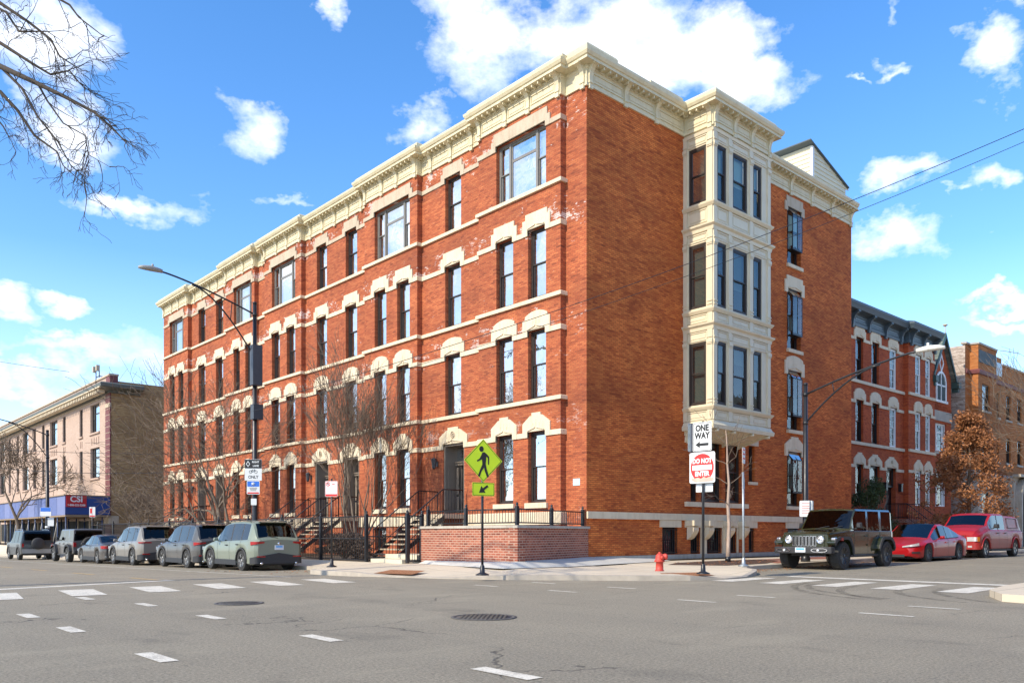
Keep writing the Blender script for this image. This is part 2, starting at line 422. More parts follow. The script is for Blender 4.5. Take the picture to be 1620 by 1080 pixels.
for i in (1, 2, 3):
    for (a, b) in pairs[i]: open_.append((a, b, .45, 1.45, OFF, 'base', 0))
for s in segs:
    hs = [h for h in open_ if s[0] <= h[0] < s[1] and h[4] == s[2]]
    wall_cells(wallL, LF(s[2]), s[0], s[1], -.8, ZT, hs)
for a, b in BAYS:
    for y in (a, b): wallL.fn = None; wallL.add([(0, y, -.8), (-OFF, y, -.8), (-OFF, y, ZT), (0, y, ZT)], [(0, 1, 2, 3)])
wallL.build('street_front_wall', 'brick', bld, fix=False)
rng = random.Random(3)
for (a, b, z0, z1, base, kind, f) in open_:
    fn = LF(base)
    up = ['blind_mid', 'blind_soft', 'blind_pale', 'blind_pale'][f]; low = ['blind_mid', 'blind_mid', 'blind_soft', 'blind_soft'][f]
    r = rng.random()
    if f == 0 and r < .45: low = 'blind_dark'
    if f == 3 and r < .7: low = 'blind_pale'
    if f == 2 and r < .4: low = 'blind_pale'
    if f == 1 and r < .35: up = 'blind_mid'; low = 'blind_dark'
    if kind == 'wide':
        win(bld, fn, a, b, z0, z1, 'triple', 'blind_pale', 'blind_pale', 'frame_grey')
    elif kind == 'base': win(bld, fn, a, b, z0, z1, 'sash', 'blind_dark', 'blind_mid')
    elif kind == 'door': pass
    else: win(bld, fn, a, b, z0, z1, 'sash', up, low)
    if kind != 'base':
        lintel(bld, fn, (a+b)/2, b-a, z1, KIND[f], 'stone_grey' if f == 3 else 'stone')
    if f == 0 and kind == 'pair': MB(fn).box((a-.1, -.1, 2.08), (b+.1, .09, 2.27)).build('window_sill', 'stone', bld)
# doors with taupe surrounds and transoms
for i, (a, b) in enumerate(doors):
    fn = LF(0.)
    d = MB(fn); zt = 4.80
    for (u0, u1) in ((a, a+.07), (b-.07, b)): d.box((u0, -.75, 1.95), (u1, -.03, zt))
    d.box((a+.07, -.75, zt-.08), (b-.07, -.03, zt)); d.box((a+.07, -.74, 3.98), (b-.07, -.55, 4.14)); d.box((a+.07, -.7, 4.08), (b-.07, -.5, 4.12))
    for u in (a+.12, b-.26):
        for (c, e) in ((2.05, 2.7), (2.8, 3.9)): d.box((u, -.60, c), (u+.14, -.575, e))
    # panelled jambs
    for (c, e) in ((2.1, 2.9), (3.0, 3.9)): d.box((b-.09, -.5, c), (b-.069, -.2, e)); d.box((a+.069, -.5, c), (a+.09, -.2, e))
    d.box((a+.07, -.80, 1.95), (a+.30, -.72, 3.98)); d.box((b-.30, -.80, 1.95), (b-.07, -.72, 3.98))
    dr = d.build('door', 'door_taupe', bld)
    w = MB(fn); u0, u1 = a+.30, b-.30
    w.box((u0, -.82, 1.97), (u0+.12, -.76, 3.98)); w.box((u1-.12, -.82, 1.97), (u1, -.76, 3.98))
    w.box((u0+.12, -.82, 3.82), (u1-.12, -.76, 3.98)); w.box((u0+.12, -.82, 1.97), (u1-.12, -.76, 2.72))
    w.box(((u0+u1)/2-.02, -.76, 2.05), ((u0+u1)/2+.02, -.75, 2.64)); w.build('door_leaf', 'door_taupe', dr)
    MB(fn).box((u0+.12, -.8, 2.72), (u1-.12, -.79, 3.82)).build('door_glass', 'blind_dark', dr)
    h = MB(fn); h.box((u0+.03, -.76, 2.75), (u0+.09, -.72, 3.15)); h.tube([(u0+.06, -.72, 2.82), (u0+.06, -.66, 2.85), (u0+.06, -.66, 3.02), (u0+.06, -.72, 3.05)], .012, 6); h.build('door_handle', 'iron', dr)
    tr = MB(fn); tr.add([(a+.07, -.64, 4.14), (b-.07, -.64, 4.14), (b-.07, -.64, 4.72), (a+.07, -.64, 4.72)], [(0, 1, 2, 3)]); tr.build('transom_pane', 'glass', dr, fix=False)
    MB(fn).box((a+.07, -.76, 4.14), (b-.07, -.74, 4.72)).build('transom_back', 'blind_dark', dr)
    if i == 0:
        vs, fs = text_geo('506', .36, .004, .003)
        n = MB(); n.add([(-(-.6), (a+b)/2-.0-x, 4.42+y) for x, y, z in vs], fs); n.build('house_number', 'frame_white', dr, fix=False)
    carved_disc(bld, fn, (a+b)/2, 4.8+.36)
    # wall lantern beside the door
    L = MB(fn); u = b+.42; z = 4.05
    if i != 1:
        L.lathe([(.02, .30), (.10, .26), (.13, .24), (.12, .22), (.12, .20)], (u, .18, z-.05), 2, 8)
        L.lathe([(.115, .20), (.075, -.12), (.05, -.16), (.02, -.18)], (u, .18, z-.05), 2, 8, False)
        L.tube([(u, 0, z+.05), (u, .12, z+.22), (u, .18, z+.24)], .02, 6); L.box((u-.05, -.01, z-.1), (u+.05, .03, z+.1))
        L.build('wall_lantern', 'iron_grey', bld)
# horizontal stone courses on the street front
def course(name, z0, z1, d, mat, cut=None):
    """follow the bay jogs; cut = openings (list of (u0,u1)) where the band stops"""
    m = MB()
    pts = LPATH[:-1]
    cuts = sorted(cut or [])
    def emit(path): 
        if len(path) > 1: m = MB(); m.sweep(path, [(-.02, z0), (d, z0), (d, z1-.02), (d-.02, z1), (-.02, z1)]); m.build(name, mat, bld)
    # walk along the path splitting at cuts
    path = [(0, .98), (-OFF, .98)]; y = .98
    marks = [(p, 'j') for p in range(0)]
    for i, (a, b) in enumerate(BAYS):
        evs = [(u0, u1) for u0, u1 in cuts if a < u0 < b]
        for u0, u1 in evs: path.append((-OFF, u0)); emit(path); path = [(-OFF, u1)]
        if i == 4: path.append((-OFF, YL)); emit(path); break
        path += [(-OFF, b), (0, b)]
        nb = BAYS[i+1][0]; evs = [(u0, u1) for u0, u1 in cuts if b < u0 < nb]
        for u0, u1 in evs: path.append((0, u0)); emit(path); path = [(0, u1)]
        path += [(0, nb), (-OFF, nb)]
for f in range(4):
    cut = []
    for h in open_:
        if h[6] == f and h[5] != 'base': w = .22; cut.append((h[0]-w, h[1]+w))
    course('lintel_band', HEAD[f]-.2, HEAD[f]-.02, .045, 'stone_grey' if f == 3 else 'stone', cut)
    if f: course('sill_band', SILL[f]-.15, SILL[f]-.01, .09, 'stone')
dc = [(a-.0, b+.0) for a, b in doors]
course('water_table', 1.50, 1.94, .06, 'stone', dc)
# right-hand side wall
wr = MB()
gw = [(12.92, 14.10, SILL[3]-.05, HEAD[3]+.02), (12.92, 14.10, 8.95, HEAD[2]), (12.92, 14.10, 5.40, HEAD[1]), (12.92, 14.10, 2.40, HEAD[0])]
gw = [(12.92, 14.10, 12.42, 15.62), (12.92, 14.10, 8.95, 12.02), (12.92, 14.10, 6.0, 8.42), (12.92, 14.10, 2.40, 4.82)]
gw[0] = (12.92, 14.10, 13.1, 15.62); gw[1] = (12.92, 14.10, 9.35, 12.02); gw[2] = (12.92, 14.10, 5.78, 8.42)
und = [(5.82, 6.32, 2.42, 4.9), (6.5, 7.9, 2.42, 4.9), (8.15, 9.3, 2.42, 4.9), (9.85, 10.3, 3.35, 4.85)]
bas = [(4.08, 5.02, .42, 1.42), (5.82, 6.42, .42, 1.42), (6.82, 7.88, .42, 1.42), (8.28, 8.92, .42, 1.42), (9.85, 10.28, .42, 1.42), (12.95, 13.95, .5, 1.42)]
ORH = [(5.4, 9.3, 5.3, 16.3)]
wall_cells(wr, RF(0), 0, XR, -.3, ZT, gw+und+bas+ORH)
wr.build('side_wall', 'brick_side', bld, fix=False); wr = MB(); wr.add([(XR, 0, -.3), (XR, 12, -.3), (XR, 12, ZT), (XR, 0, ZT)], [(0, 1, 2, 3)])
wr.build('rear_wall', 'brick_side', bld, fix=False); wr = MB(); wr.add([(0, YL, -1), (XR, YL, -1), (XR, YL, ZT), (0, YL, ZT)], [(0, 1, 2, 3)])
wr.build('end_wall', 'brick_side', bld, fix=False)
sb = MB(RF(0)); sb.box((0, -.02, 1.69), (XR, .07, 1.93)); sb.build('water_table', 'stone', bld)
pl_ = MB(RF(0)); pl_.box((.4, -.02, .15), (XR, .10, .40)); pl_.build('plinth', 'lime', bld)
for (a, b, c, d) in und: win(bld, RF(0), a, b, c, d, 'sash' if d-c > 2 else 'fixed', 'blind_mid' if rng.random() < .4 else 'blind_dark', 'blind_dark', rec=.12)
for (a, b, c, d) in bas:
    w = win(bld, RF(0), a, b, c, d, 'sash', 'blind_mid', 'blind_dark', 'frame_black', rec=.14, casing=.05)
    g = MB(RF(0))
    nbar = int((b-a)/.12)
    for i in range(nbar+1): u = a+.03+(b-a-.06)*i/nbar; g.box((u-.01, -.06, c+.02), (u+.01, -.04, d-.02))
    g.box((a, -.065, c+.05), (b, -.035, c+.08)); g.box((a, -.065, d-.1), (b, -.035, d-.07)); g.build('window_bars', 'iron', w)
for (a, b) in ((4.08, 5.02), (9.85, 10.28), (12.95, 13.95)):
    MB(RF(0)).box((a-.17, -.05, 1.42), (b+.17, .045, 1.685)).build('basement_lintel', 'stone', bld)
# stone frieze and console brackets under the bay
bs = MB(RF(0)); bs.box((5.45, -.02, 1.42), (9.6, .045, 1.687))
for u in (6.44, 7.9): bs.box((u, -.02, .40), (u+.36, .06, 1.42))
bs.box((8.94, -.02, .40), (9.02, .05, 1.42)); bs.build('basement_stone_frieze', 'stone', bld)
for u in (5.48, 6.5, 7.95, 9.0):
    c = MB(RF(0))
    c.box((u, .04, 1.48), (u+.42, .42, 1.686))
    pr = [(.04, 1.48), (.30, 1.48), (.36, 1.40), (.36, 1.30), (.30, 1.18), (.16, 1.02), (.04, .95)]
    c.prism(pr, u+.05, u+.37, 0); c.build('console_bracket', 'stone', bld)
MB(RF(0)).box((5.44, -.05, 2.22), (9.68, .12, 2.40)).build('window_sill', 'stone', bld)
MB(RF(0)).box((9.8, -.05, 3.22), (10.4, .10, 3.34)).build('window_sill', 'stone', bld)
# pale stone heads over the windows below the bay
hd = MB(RF(0)); hd.box((5.45, -.03, 4.65), (5.82, .05, 4.85)); hd.box((5.42, -.02, 4.9), (9.7, .06, 5.3))
hd.prism([(9.7, 4.85), (10.5, 4.85), (10.5, 5.1), (10.35, 5.3), (9.7, 5.3)], -.03, .07, 1); hd.build('lintel', 'stone', bld)
KR = ['clip', 'round', 'step', 'head']
for k, (a, b, c, d) in enumerate(gw):
    f = 3-k
    lintel(bld, RF(0), (a+b)/2, b-a, d, KR[f], 'stone_grey' if f == 3 else 'stone')
    MB(RF(0)).box((a-.06, -.1, c-.15), (b+.06, .1, c)).build('window_sill', 'stone', bld)
    # projecting glazed box (garden window) over a dark lower sash
    zb, zt = c+.62, d-.05; fr = MB(RF(0)); o = .26; t = .035; b0 = b; b = b-.30
    w = win(bld, RF(0), a, b0, c, d, 'fixed', 'blind_dark', 'blind_dark', 'frame_dark', rec=.2)
    zs = zt-.34
    for u in (a+.02, b-.02-t): fr.box((u, o-t, zb), (u+t, o, zs)); fr.box((u, -.05, zb), (u+t, -.05+t, zt))
    um = (a+b)/2
    fr.box((um-t/2, o-t, zb), (um+t/2, o, zs)); fr.box((a+.02, o-t, zb-.05), (b-.02, o, zb+.03)); fr.box((a+.02, o-t, zs-.03), (b-.02, o, zs+.02))
    fr.box((a+.02, -.05, zb-.05), (b-.02, o-t, zb-.01)); fr.box((a+.02, -.05, zt-.02), (b-.02, .0, zt+.02))
    for u in (a+.02, um-t/2, b-.02-t):
        fr.add([(u, -.05, zt-.03), (u+t, -.05, zt-.03), (u+t, o, zs-.03), (u, o, zs-.03), (u, -.05, zt+.02), (u+t, -.05, zt+.02), (u+t, o, zs+.02), (u, o, zs+.02)],
               [(0, 1, 2, 3), (4, 7, 6, 5), (0, 4, 5, 1), (1, 5, 6, 2), (2, 6, 7, 3), (3, 7, 4, 0)])
    fr.box((a+.03, 0, (zb+zs)/2-.01), (b-.03, o-.05, (zb+zs)/2+.01))
    for q in range(3):          # pots on the shelf
        uu = a+.15+q*.27; fr.lathe([(.05, 0), (.06, .14), (.05, .15)], (uu, .14, zb), 2, 8)
    gb = fr.build('garden_window', 'frame_black', bld)
    gp = MB(RF(0)); e = .012
    gp.add([(a+.03, o-e, zb), (b-.03, o-e, zb), (b-.03, o-e, zs), (a+.03, o-e, zs)], [(0, 1, 2, 3)])
    gp.add([(a+.03, 0, zt), (b-.03, 0, zt), (b-.03, o-e, zs), (a+.03, o-e, zs)], [(0, 1, 2, 3)])
    for u in (a+.03, b-.03): gp.add([(u, 0, zb), (u, o-e, zb), (u, o-e, zs), (u, 0, zt)], [(0, 1, 2, 3)])
    gp.build('pane', 'glass', gb, fix=False)
    if f < 3: MB(RF(0)).box((a+.05, .03, zb+(zs-zb)*.1), (b-.05, .04, zb+(zs-zb)*(.5 if f else .9))).build('blind', 'blind_mid', gb)
    else: MB(RF(0)).box((a+.05, .03, zb), (b-.05, .04, zs)).build('blind', 'blind_pale', gb)
# dark interior so openings read deep, flat roof
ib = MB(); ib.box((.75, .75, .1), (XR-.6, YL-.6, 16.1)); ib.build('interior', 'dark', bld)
rf = MB(); rf.box((.02, .02, 16.3), (XR-.02, YL-.02, 16.45)); rf.build('flat_roof', 'lime', bld)
# ---------------- cornice
cor = MB()
prof = [(-.05, 16.22), (.06, 16.22), (.06, 16.32), (.03, 16.34), (.03, 16.80), (.06, 16.84), (.06, 16.93), (.30, 16.95), (.33, 16.94), (.33, 17.03), (.37, 17.05), (.42, 17.14), (.43, 17.22), (.40, 17.24), (.05, 17.27), (.05, 16.9), (-.05, 16.9)]
def reorder(path): return path
cor.sweep(PATH[1:], prof)
cornice = cor.build('cornice', 'cornice', bld)
# raised parapet blocks above the bays and corners
def pblock(path, pr): q = MB(); q.sweep(path, pr); q.build('parapet_block', 'cornice', bld)
for a, b in BAYS: pblock([(-OFF+.3, a-.1), (-OFF-.02, a-.1), (-OFF-.02, b+.1), (-OFF+.3, b+.1)], [(0, 17.2), (.26, 17.2), (.27, 17.36), (.22, 17.42), (0, 17.42)])
pblock([(1.25, -.02), (-.02, -.02), (-.02, .7)], [(-.1, 17.2), (.28, 17.2), (.29, 17.40), (.25, 17.48), (-.1, 17.48)])
q = MB(); q.box((3.1, -.25, 17.24), (5.0, -.1, 17.46)); q.build('parapet_block', 'cornice', bld)
pblock([(9.1, -1.0), (9.1, -1.35), (5.4, -1.35), (5.4, 0)], [(-.1, 17.2), (.24, 17.2), (.25, 17.36), (.20, 17.44), (-.1, 17.44)])
def bracket(fn, u, big=False):
    """console under the cornice soffit: s-curve side profile, (o,z)"""
    w = .17
    pr = [(.02, 16.14), (.10, 16.14), (.10, 16.26), (.085, 16.30), (.10, 16.36), (.085, 16.42), (.085, 16.58), (.12, 16.70), (.18, 16.80), (.26, 16.86), (.34, 16.88), (.36, 16.91), (.36, 16.95), (.02, 16.95)]
    m = MB(fn); m.prism(pr, u-w/2, u+w/2, 0)
    m.box((u-w/2-.02, .02, 16.32), (u+w/2+.02, .115, 16.345)); m.box((u-w/2-.03, .25, 16.89), (u+w/2+.03, .38, 16.94))
    return m
def put_brackets(fn, us):
    for u in us: bracket(fn, u).build('bracket', 'cornice', cornice)
for i, (a, b) in enumerate(BAYS):
    L = b-a; put_brackets(LF(OFF), [a+.10, a+L*.36, a+L*.64, b-.10])
    nxt = BAYS[i+1][0] if i < 4 else None
    if nxt:
        g = nxt-b; k = max(1, round(g/1.35)); 
        put_brackets(LF(0), [b+g*(j+.5)/k for j in range(k)] if g > 2 else [b+g/2])
put_brackets(LF(0), [.14]); put_brackets(RF(0), [.14, 1.95, 3.68, 11.3, 13.15, 15.0, 16.9, 18.8])
put_brackets(RF(1.3), [5.5, 6.75, 7.95, 9.2])
bracket(lambda u, o, z: (5.4-o, u, z), -1.2).build('bracket', 'cornice', cornice)
# frieze panels and soffit dentil coffers
def frieze(fn, u0, u1):
    if u1-u0 < .4: return
    fp = MB(fn); a, b = u0+.13, u1-.13
    for (c, d) in ((16.40, 16.435), (16.70, 16.735)): fp.box((a, .02, c), (b, .06, d))
    fp.box((a, .02, 16.435), (a+.035, .06, 16.70)); fp.box((b-.035, .02, 16.435), (b, .06, 16.70))
    if b-a > .4: fp.box((a+.1, .02, 16.50), (b-.1, .045, 16.63))
    n = max(1, round((b-a)/.30))
    for i in range(n+1): u = a+(b-a)*i/n; fp.box((u-.025, .055, 16.84), (u+.025, .29, 16.955))
    fp.box((a-.06, .055, 16.83), (b+.06, .085, 16.86)); fp.build('frieze_panel', 'cornice', cornice)
for i, (a, b) in enumerate(BAYS):
    L = b-a; q = [a+.10, a+L*.36, a+L*.64, b-.10]
    for c, d in zip(q, q[1:]): frieze(LF(OFF), c, d)
    if i < 4:
        nb = BAYS[i+1][0]; g = nb-b; k = max(1, round(g/1.35)); q = [b]+([b+g*(j+.5)/k for j in range(k)] if g > 2 else [b+g/2])+[nb]
        for c, d in zip(q, q[1:]): frieze(LF(0), c, d)
q = [.14, 1.95, 3.68, 5.4]
for c, d in zip(q, q[1:]): frieze(RF(0), c, d)
q = [9.4, 11.3, 13.15, 15.0, 16.9, 18.8]
for c, d in zip(q, q[1:]): frieze(RF(0), c, d)
q = [5.5, 6.75, 7.95, 9.2]
for c, d in zip(q, q[1:]): frieze(RF(1.3), c, d)
frieze(lambda u, o, z: (5.4-o, u, z), -1.2, -.05)
# ---------------- timber bay (oriel) on the side wall
orl = MB(); OX0, OX1, OY = 5.4, 9.3, 1.3
def OS(u, o, z): return (OX0-o, u, z)            # side face looking -x ; u is y (-1.3..0)
FN = RF(OY)
owins = [(5.68, 6.28), (6.70, 7.70), (8.10, 8.72)]
oz = [(5.98, 8.32), (9.60, 12.0), (13.52, 15.62)]
oh = [(a, b, c, d) for a, b in owins for c, d in oz]
wall_cells(orl, FN, OX0, OX1, 5.2, 16.3, oh, .2)
wall_cells(orl, OS, -OY, 0, 5.2, 16.3, [(-1.0, -.22, c, d) for c, d in oz], .2)
orl.fn = None; orl.add([(OX1, 0, 5.2), (OX1, -OY, 5.2), (OX1, -OY, 16.3), (OX1, 0, 16.3)], [(0, 1, 2, 3)])
orl.add([(OX0, 0, 5.2), (OX1, 0, 5.2), (OX1, -OY, 5.2), (OX0, -OY, 5.2)], [(0, 1, 2, 3)])
oriel = orl.build('bay_window', 'oriel', bld, fix=False)
for c, d in oz:
    top = c > 9
    for (a, b) in owins: win(oriel, FN, a, b, c, d, 'sash', 'blind_pale' if c > 13 else 'blind_mid', 'blind_mid' if c > 13 else 'blind_dark', 'frame_dark', rec=.03, casing=.085)
    win(oriel, OS, -1.0, -.22, c, d, 'sash', 'blind_mid' if c > 13 else 'blind_dark', 'blind_dark', 'frame_dark', rec=.03, casing=.085)
om = MB(); opath = [(OX1, 0), (OX1, -OY), (OX0, -OY), (OX0, 0)]
for z0 in (5.9, 9.5, 13.42):    # moulded sill course below each row of windows
    om.fn = None; om.sweep(opath, [(-.02, z0-.13), (.06, z0-.13), (.12, z0-.04), (.13, z0), (-.02, z0+.03)])
for z0 in (8.95, 12.62):        # lower mould between storeys
    om.sweep(opath, [(-.02, z0-.22), (.05, z0-.22), (.07, z0-.1), (.15, z0-.03), (.16, z0+.03), (-.02, z0+.06)])
om.sweep(opath, [(-.02, 5.06), (.12, 5.06), (.14, 5.2), (.08, 5.26), (.04, 5.36), (-.02, 5.4)])
om.sweep(opath, [(-.02, 16.02), (.05, 16.02), (.08, 16.12), (-.02, 16.14)])
# pilasters with cap and foot blocks, panels between
for (zb, zt) in ((5.4, 8.73), (9.02, 12.40), (12.70, 16.02)):
    for (u, w) in ((5.4, .20), (6.36, .22), (7.80, .22), (9.08, .22)):
        om.fn = FN; om.box((u, 0, zb), (u+w, .045, zt)); 
        for z in (zb+.62, zb+.74, zt-.55, zt-.30): om.box((u-.01, .04, z), (u+w+.01, .075, z+.04))
        om.box((u-.015, .04, zt-.5), (u+w+.015, .09, zt-.38))
    for (u, w) in ((-1.3, .22), (-.17, .17)):
        om.fn = OS; om.box((u, 0, zb), (u+w, .045, zt))
        for z in (zb+.62, zb+.74, zt-.55, zt-.30): om.box((u-.01, .04, z), (u+w+.01, .075, z+.04))
        om.box((u-.015, .04, zt-.5), (u+w+.015, .09, zt-.38))
def opanel(fn, a, b, c, d):
    om.fn = fn; t = .035
    om.box((a, 0, c), (b, .03, c+t)); om.box((a, 0, d-t), (b, .03, d)); om.box((a, 0, c+t), (a+t, .03, d-t)); om.box((b-t, 0, c+t), (b, .03, d-t)); om.box((a+.09, 0, c+.09), (b-.09, .018, d-.09))
for (c, d) in ((5.42, 5.74), (9.05, 9.34), (12.75, 13.25), (8.36, 8.70), (12.06, 12.36), (15.68, 16.0)):
    for (a, b) in ((5.62, 6.34), (6.60, 7.78), (8.04, 9.06)): opanel(FN, a, b, c, d)
    opanel(OS, -1.06, -.19, c, d)
om.build('moulding', 'oriel', oriel)
so = MB()                        # underside: sloped boards and short brackets
so.add([(OX0, 0, 5.06), (OX1, 0, 5.06), (OX1, -OY, 5.06), (OX0, -OY, 5.06), (OX0+.15, 0, 4.75), (OX1-.15, 0, 4.75), (OX1-.15, -.25, 4.75), (OX0+.15, -.25, 4.75)],
       [(3, 2, 6, 7), (0, 3, 7, 4), (1, 5, 6, 2), (4, 7, 6, 5)])
for u in (5.55, 6.6, 7.9, 9.0): so.prism([(0, 4.62), (-.35, 4.72), (-1.25, 4.98), (-1.25, 5.06), (0, 5.06)], u, u+.09, 0)
for u in (5.6, 6.7, 7.95, 9.1): so.fn = FN; so.lathe([(.06, -.12), (.06, .10), (.03, .12)], (u, .0, 5.0), 1, 8)
so.fn = None; so.build('bay_underside', 'oriel', oriel)
# siding penthouse on the roof
ph = thing('roof_dormer', 'cream clapboard dormer with a sloping roof rising above the cornice of the corner building', 'dormer')
d = MB(); z0 = 16.4
x0, x1, y0, y1 = 15.4, 18.66, .15, 4.5; zl, zr = 19.15, 18.1
d.add([(x0, y0, z0), (x1, y0, z0), (x1, y0, zr), (x0, y0, zl), (x0, y1, z0), (x1, y1, z0), (x1, y1, zr), (x0, y1, zl)], [(0, 1, 2, 3), (4, 7, 6, 5), (0, 3, 7, 4), (1, 5, 6, 2), (3, 2, 6, 7)])
n = 14
for i in range(n):               # clapboards
    z = z0+.2*i; zt = zl-(zl-zr)
    xr = x1 if z < zr-.1 else x0+(zl-z)/(zl-zr)*(x1-x0)
    if xr-x0 > .2: d.prism([(y0, z), (y0-.028, z), (y0-.004, z+.18), (y0, z+.18)], x0+.08, xr-.05, 0)
    if z < zl-.1: d.prism([(x0, z), (x0-.028, z), (x0-.004, z+.18), (x0, z+.18)], y0+.08, y1, 1)
M['siding'] = plain('cream_clapboard_paint', (.66, .62, .45), .6, .08, 2)
d.build('siding_wall', 'siding', ph)
MB().box((x0-.04, y0-.04, z0), (x0+.12, y0+.08, zl-.05)).build('corner_board', 'frame_white', ph)
MB().box((x0-.045, 1.55, 17.6), (x0+.02, 2.2, 18.35)).build('window', 'frame_white', ph)
r = MB(); r.add([(x0-.35, y0-.12, zl+.1), (x1+.15, y0-.12, zr-.04), (x1+.15, y1, zr-.04), (x0-.35, y1, zl+.1), (x0-.35, y0-.12, zl+.15), (x1+.15, y0-.12, zr+.01), (x1+.15, y1, zr+.01), (x0-.35, y1, zl+.15)],
    [(0, 1, 2, 3), (4, 7, 6, 5), (0, 4, 5, 1), (1, 5, 6, 2), (2, 6, 7, 3), (3, 7, 4, 0)]); r.build('roof', 'slate_blue', ph)
# ---------------- stoops with railings
def rail_run(m, pts, h=.92, step=.13, r=.017):
    """handrail following pts (base line), balusters vertical"""
    top = [(x, y, z+h) for x, y, z in pts]; m.tube(top, .026, 6)
    m.tube([(x, y, z+.12) for x, y, z in pts], .015, 4)
    for (a, b) in zip(pts, pts[1:]):
        L = math.dist(a[:2], b[:2]); n = max(1, int(L/step))
        for i in range(n+1):
            t = i/n; x, y, z = (a[k]+(b[k]-a[k])*t for k in range(3)); m.tube([(x, y, z+.02), (x, y, z+h)], .009 if 0 < i < n else .022, 4)
stoops = []
def stoop(a, b, lab):
    t = thing('stoop', lab, 'stoop', (0, (a+b)/2, 0), 0, 'stoops of the street front'); w = (b-a)/2+.12
    s = MB(); s.box((-1.15, -w, 1.78), (-.07, w, 1.95)); zb = .42; n = 8; xs = -1.15
    rise = (1.95-zb)/n
    s.build('landing', 'stone_grey', t)
    for i in range(n): zt = 1.95-rise*(i+1); s = MB(); s.box((xs-.26*(i+1)-.03, -w, zt-.05), (xs-.26*i-.002, w, zt)); s.build('step', 'stone_grey', t)
    for sy in (-w-.03, w): st = MB(); st.prism([(-1.1, 1.7), (-1.1, 1.9), (xs-.26*n, zb), (xs-.26*n, zb-.2)], sy, sy+.03, 1); st.build('stringer', 'iron', t)
    for sy in (-w-.02, w+.02):
        m = MB(); rail_run(m, [(xs-.26*n-.02, sy, zb), (-1.15, sy, 1.97), (-.2, sy, 1.97)]); m.build('railing', 'iron', t)
    return t
st_l = ['stone stoop at the doorway nearest the street corner, with black iron railings', 'stone stoop behind the tall bare vase shaped tree, nearer the corner', 'stone stoop left of the tall bare vase shaped tree', 'stone stoop beside the spreading bare tree', 'stone stoop at the far end of the brick front']
for (a, b), l in zip(doors, st_l): stoop(a, b, l)
# ================================================================= ground and streets
def asphalt():
    m, nt, b = new_mat('worn_asphalt'); k = N(nt); p = k.pos()
    fine = k.noise(p, 34, 5, .9); g2 = k.noise(k.scale(p, (11, 6, 8)), 1., 4, .75); big = k.noise(k.scale(p, (.16, .16, .16)), 1., 5, .6)
    # long wear tracks: along the left street (y) and across the junction (x)
    t1 = k.noise(k.scale(p, (.75, .045, 1)), 1., 4, .6); t2 = k.noise(k.scale(p, (.05, .55, 1), (7, 3, 0)), 1., 4, .6)
    base = k.mix(k.mrange(big, .3, .7), (.26, .215, .134), (.37, .31, .20))
    base = k.mix(k.mrange(t1, .42, .68, 0., .5), base, (.165, .140, .090))
    base = k.mix(k.mrange(t2, .52, .72, 0., .35), base, (.155, .132, .086))
    base = k.mix(k.mrange(fine, .34, .66), k.mix(.74, base, (.05, .045, .036)), k.mix(.42, base, (.66, .60, .48)))
    base = k.mix(k.mrange(g2, .58, .70, 0., .5), base, (.07, .064, .054))
    oil = k.noise(k.scale(p, (.9, .5, 1), (3, 9, 0)), 1., 5, .65); base = k.mix(k.mrange(oil, .58, .74, 0., .45), base, (.09, .082, .068))
    pale = k.noise(k.scale(p, (.3, .9, 1), (13, 2, 0)), 1., 5, .65); base = k.mix(k.mrange(pale, .55, .72, 0., .4), base, (.40, .35, .25))
    # cracks
    vo = k.n('ShaderNodeTexVoronoi', feature='DISTANCE_TO_EDGE'); wv = k.vmath('ADD', p, k.vmath('SCALE', k.noise(p, .8, 4, .6, 1), None).outputs[0]).outputs[0]
    k.l(k.scale(wv, (.11, .2, .2)), vo.inputs['Vector']); vo.inputs['Scale'].default_value = 1.
    cr = k.math('MULTIPLY', k.mrange(vo.outputs[0], .0, .0032, 1., 0.), k.mrange(k.noise(p, .35, 3), .5, .6))
    base = k.mix(k.math('MULTIPLY', cr, .75), base, (.05, .046, .04))
    k.l(base, b.inputs['Base Color']); b.inputs['Roughness'].default_value = .85; b.inputs['Specular IOR Level'].default_value = .3
    k.bump(k.math('ADD', fine, k.math('MULTIPLY', cr, -1.)), b, .8, .014); return m
M['asphalt'] = asphalt()
def concrete(name, col, joint=1.52, dirt=.3):
    m, nt, b = new_mat(name); k = N(nt); p = k.pos()
    br = k.n('ShaderNodeTexBrick'); br.offset = 0.; k.l(p, br.inputs['Vector']); br.inputs['Scale'].default_value = 1
    br.inputs['Brick Width'].default_value = joint; br.inputs['Row Height'].default_value = joint; br.inputs['Mortar Size'].default_value = .014
    br.inputs['Color1'].default_value = (.2, .2, .2, 1); br.inputs['Color2'].default_value = (.8, .8, .8, 1); br.inputs['Mortar'].default_value = (0, 0, 0, 1)
    n1 = k.noise(p, .7, 6, .65); n2 = k.noise(p, 60, 3, .7)
    c = k.mix(k.mrange(n1, .35, .7, 0., dirt), col, tuple(x*.6 for x in col)); c = k.mix(k.mrange(n2, .35, .7), tuple(x*.8 for x in col), c)
    c = k.mix(.25, c, k.mix(br.outputs['Color'], tuple(x*.7 for x in col), tuple(min(1, x*1.2) for x in col)))
    c = k.mix(k.math('MULTIPLY', br.outputs['Fac'], .65), c, tuple(x*.3 for x in col))
    k.l(c, b.inputs['Base Color']); b.inputs['Roughness'].default_value = .9; k.bump(n2, b, .25, .006); return m
M['concrete'] = concrete('sunlit_concrete', (.66, .56, .41))  # cream base colour shared by all sidewalks
M['kerb'] = plain('concrete_kerb', (.42, .37, .30), .9, .35, 3, bump=.3)
M['grass_dull'] = plain('bare_yard_soil', (.10, .075, .05), .95, .5, 2, bump=.5)
M['mulch'] = plain('dark_mulch', (.10, .055, .035), .95, .6, 28, bump=.9)
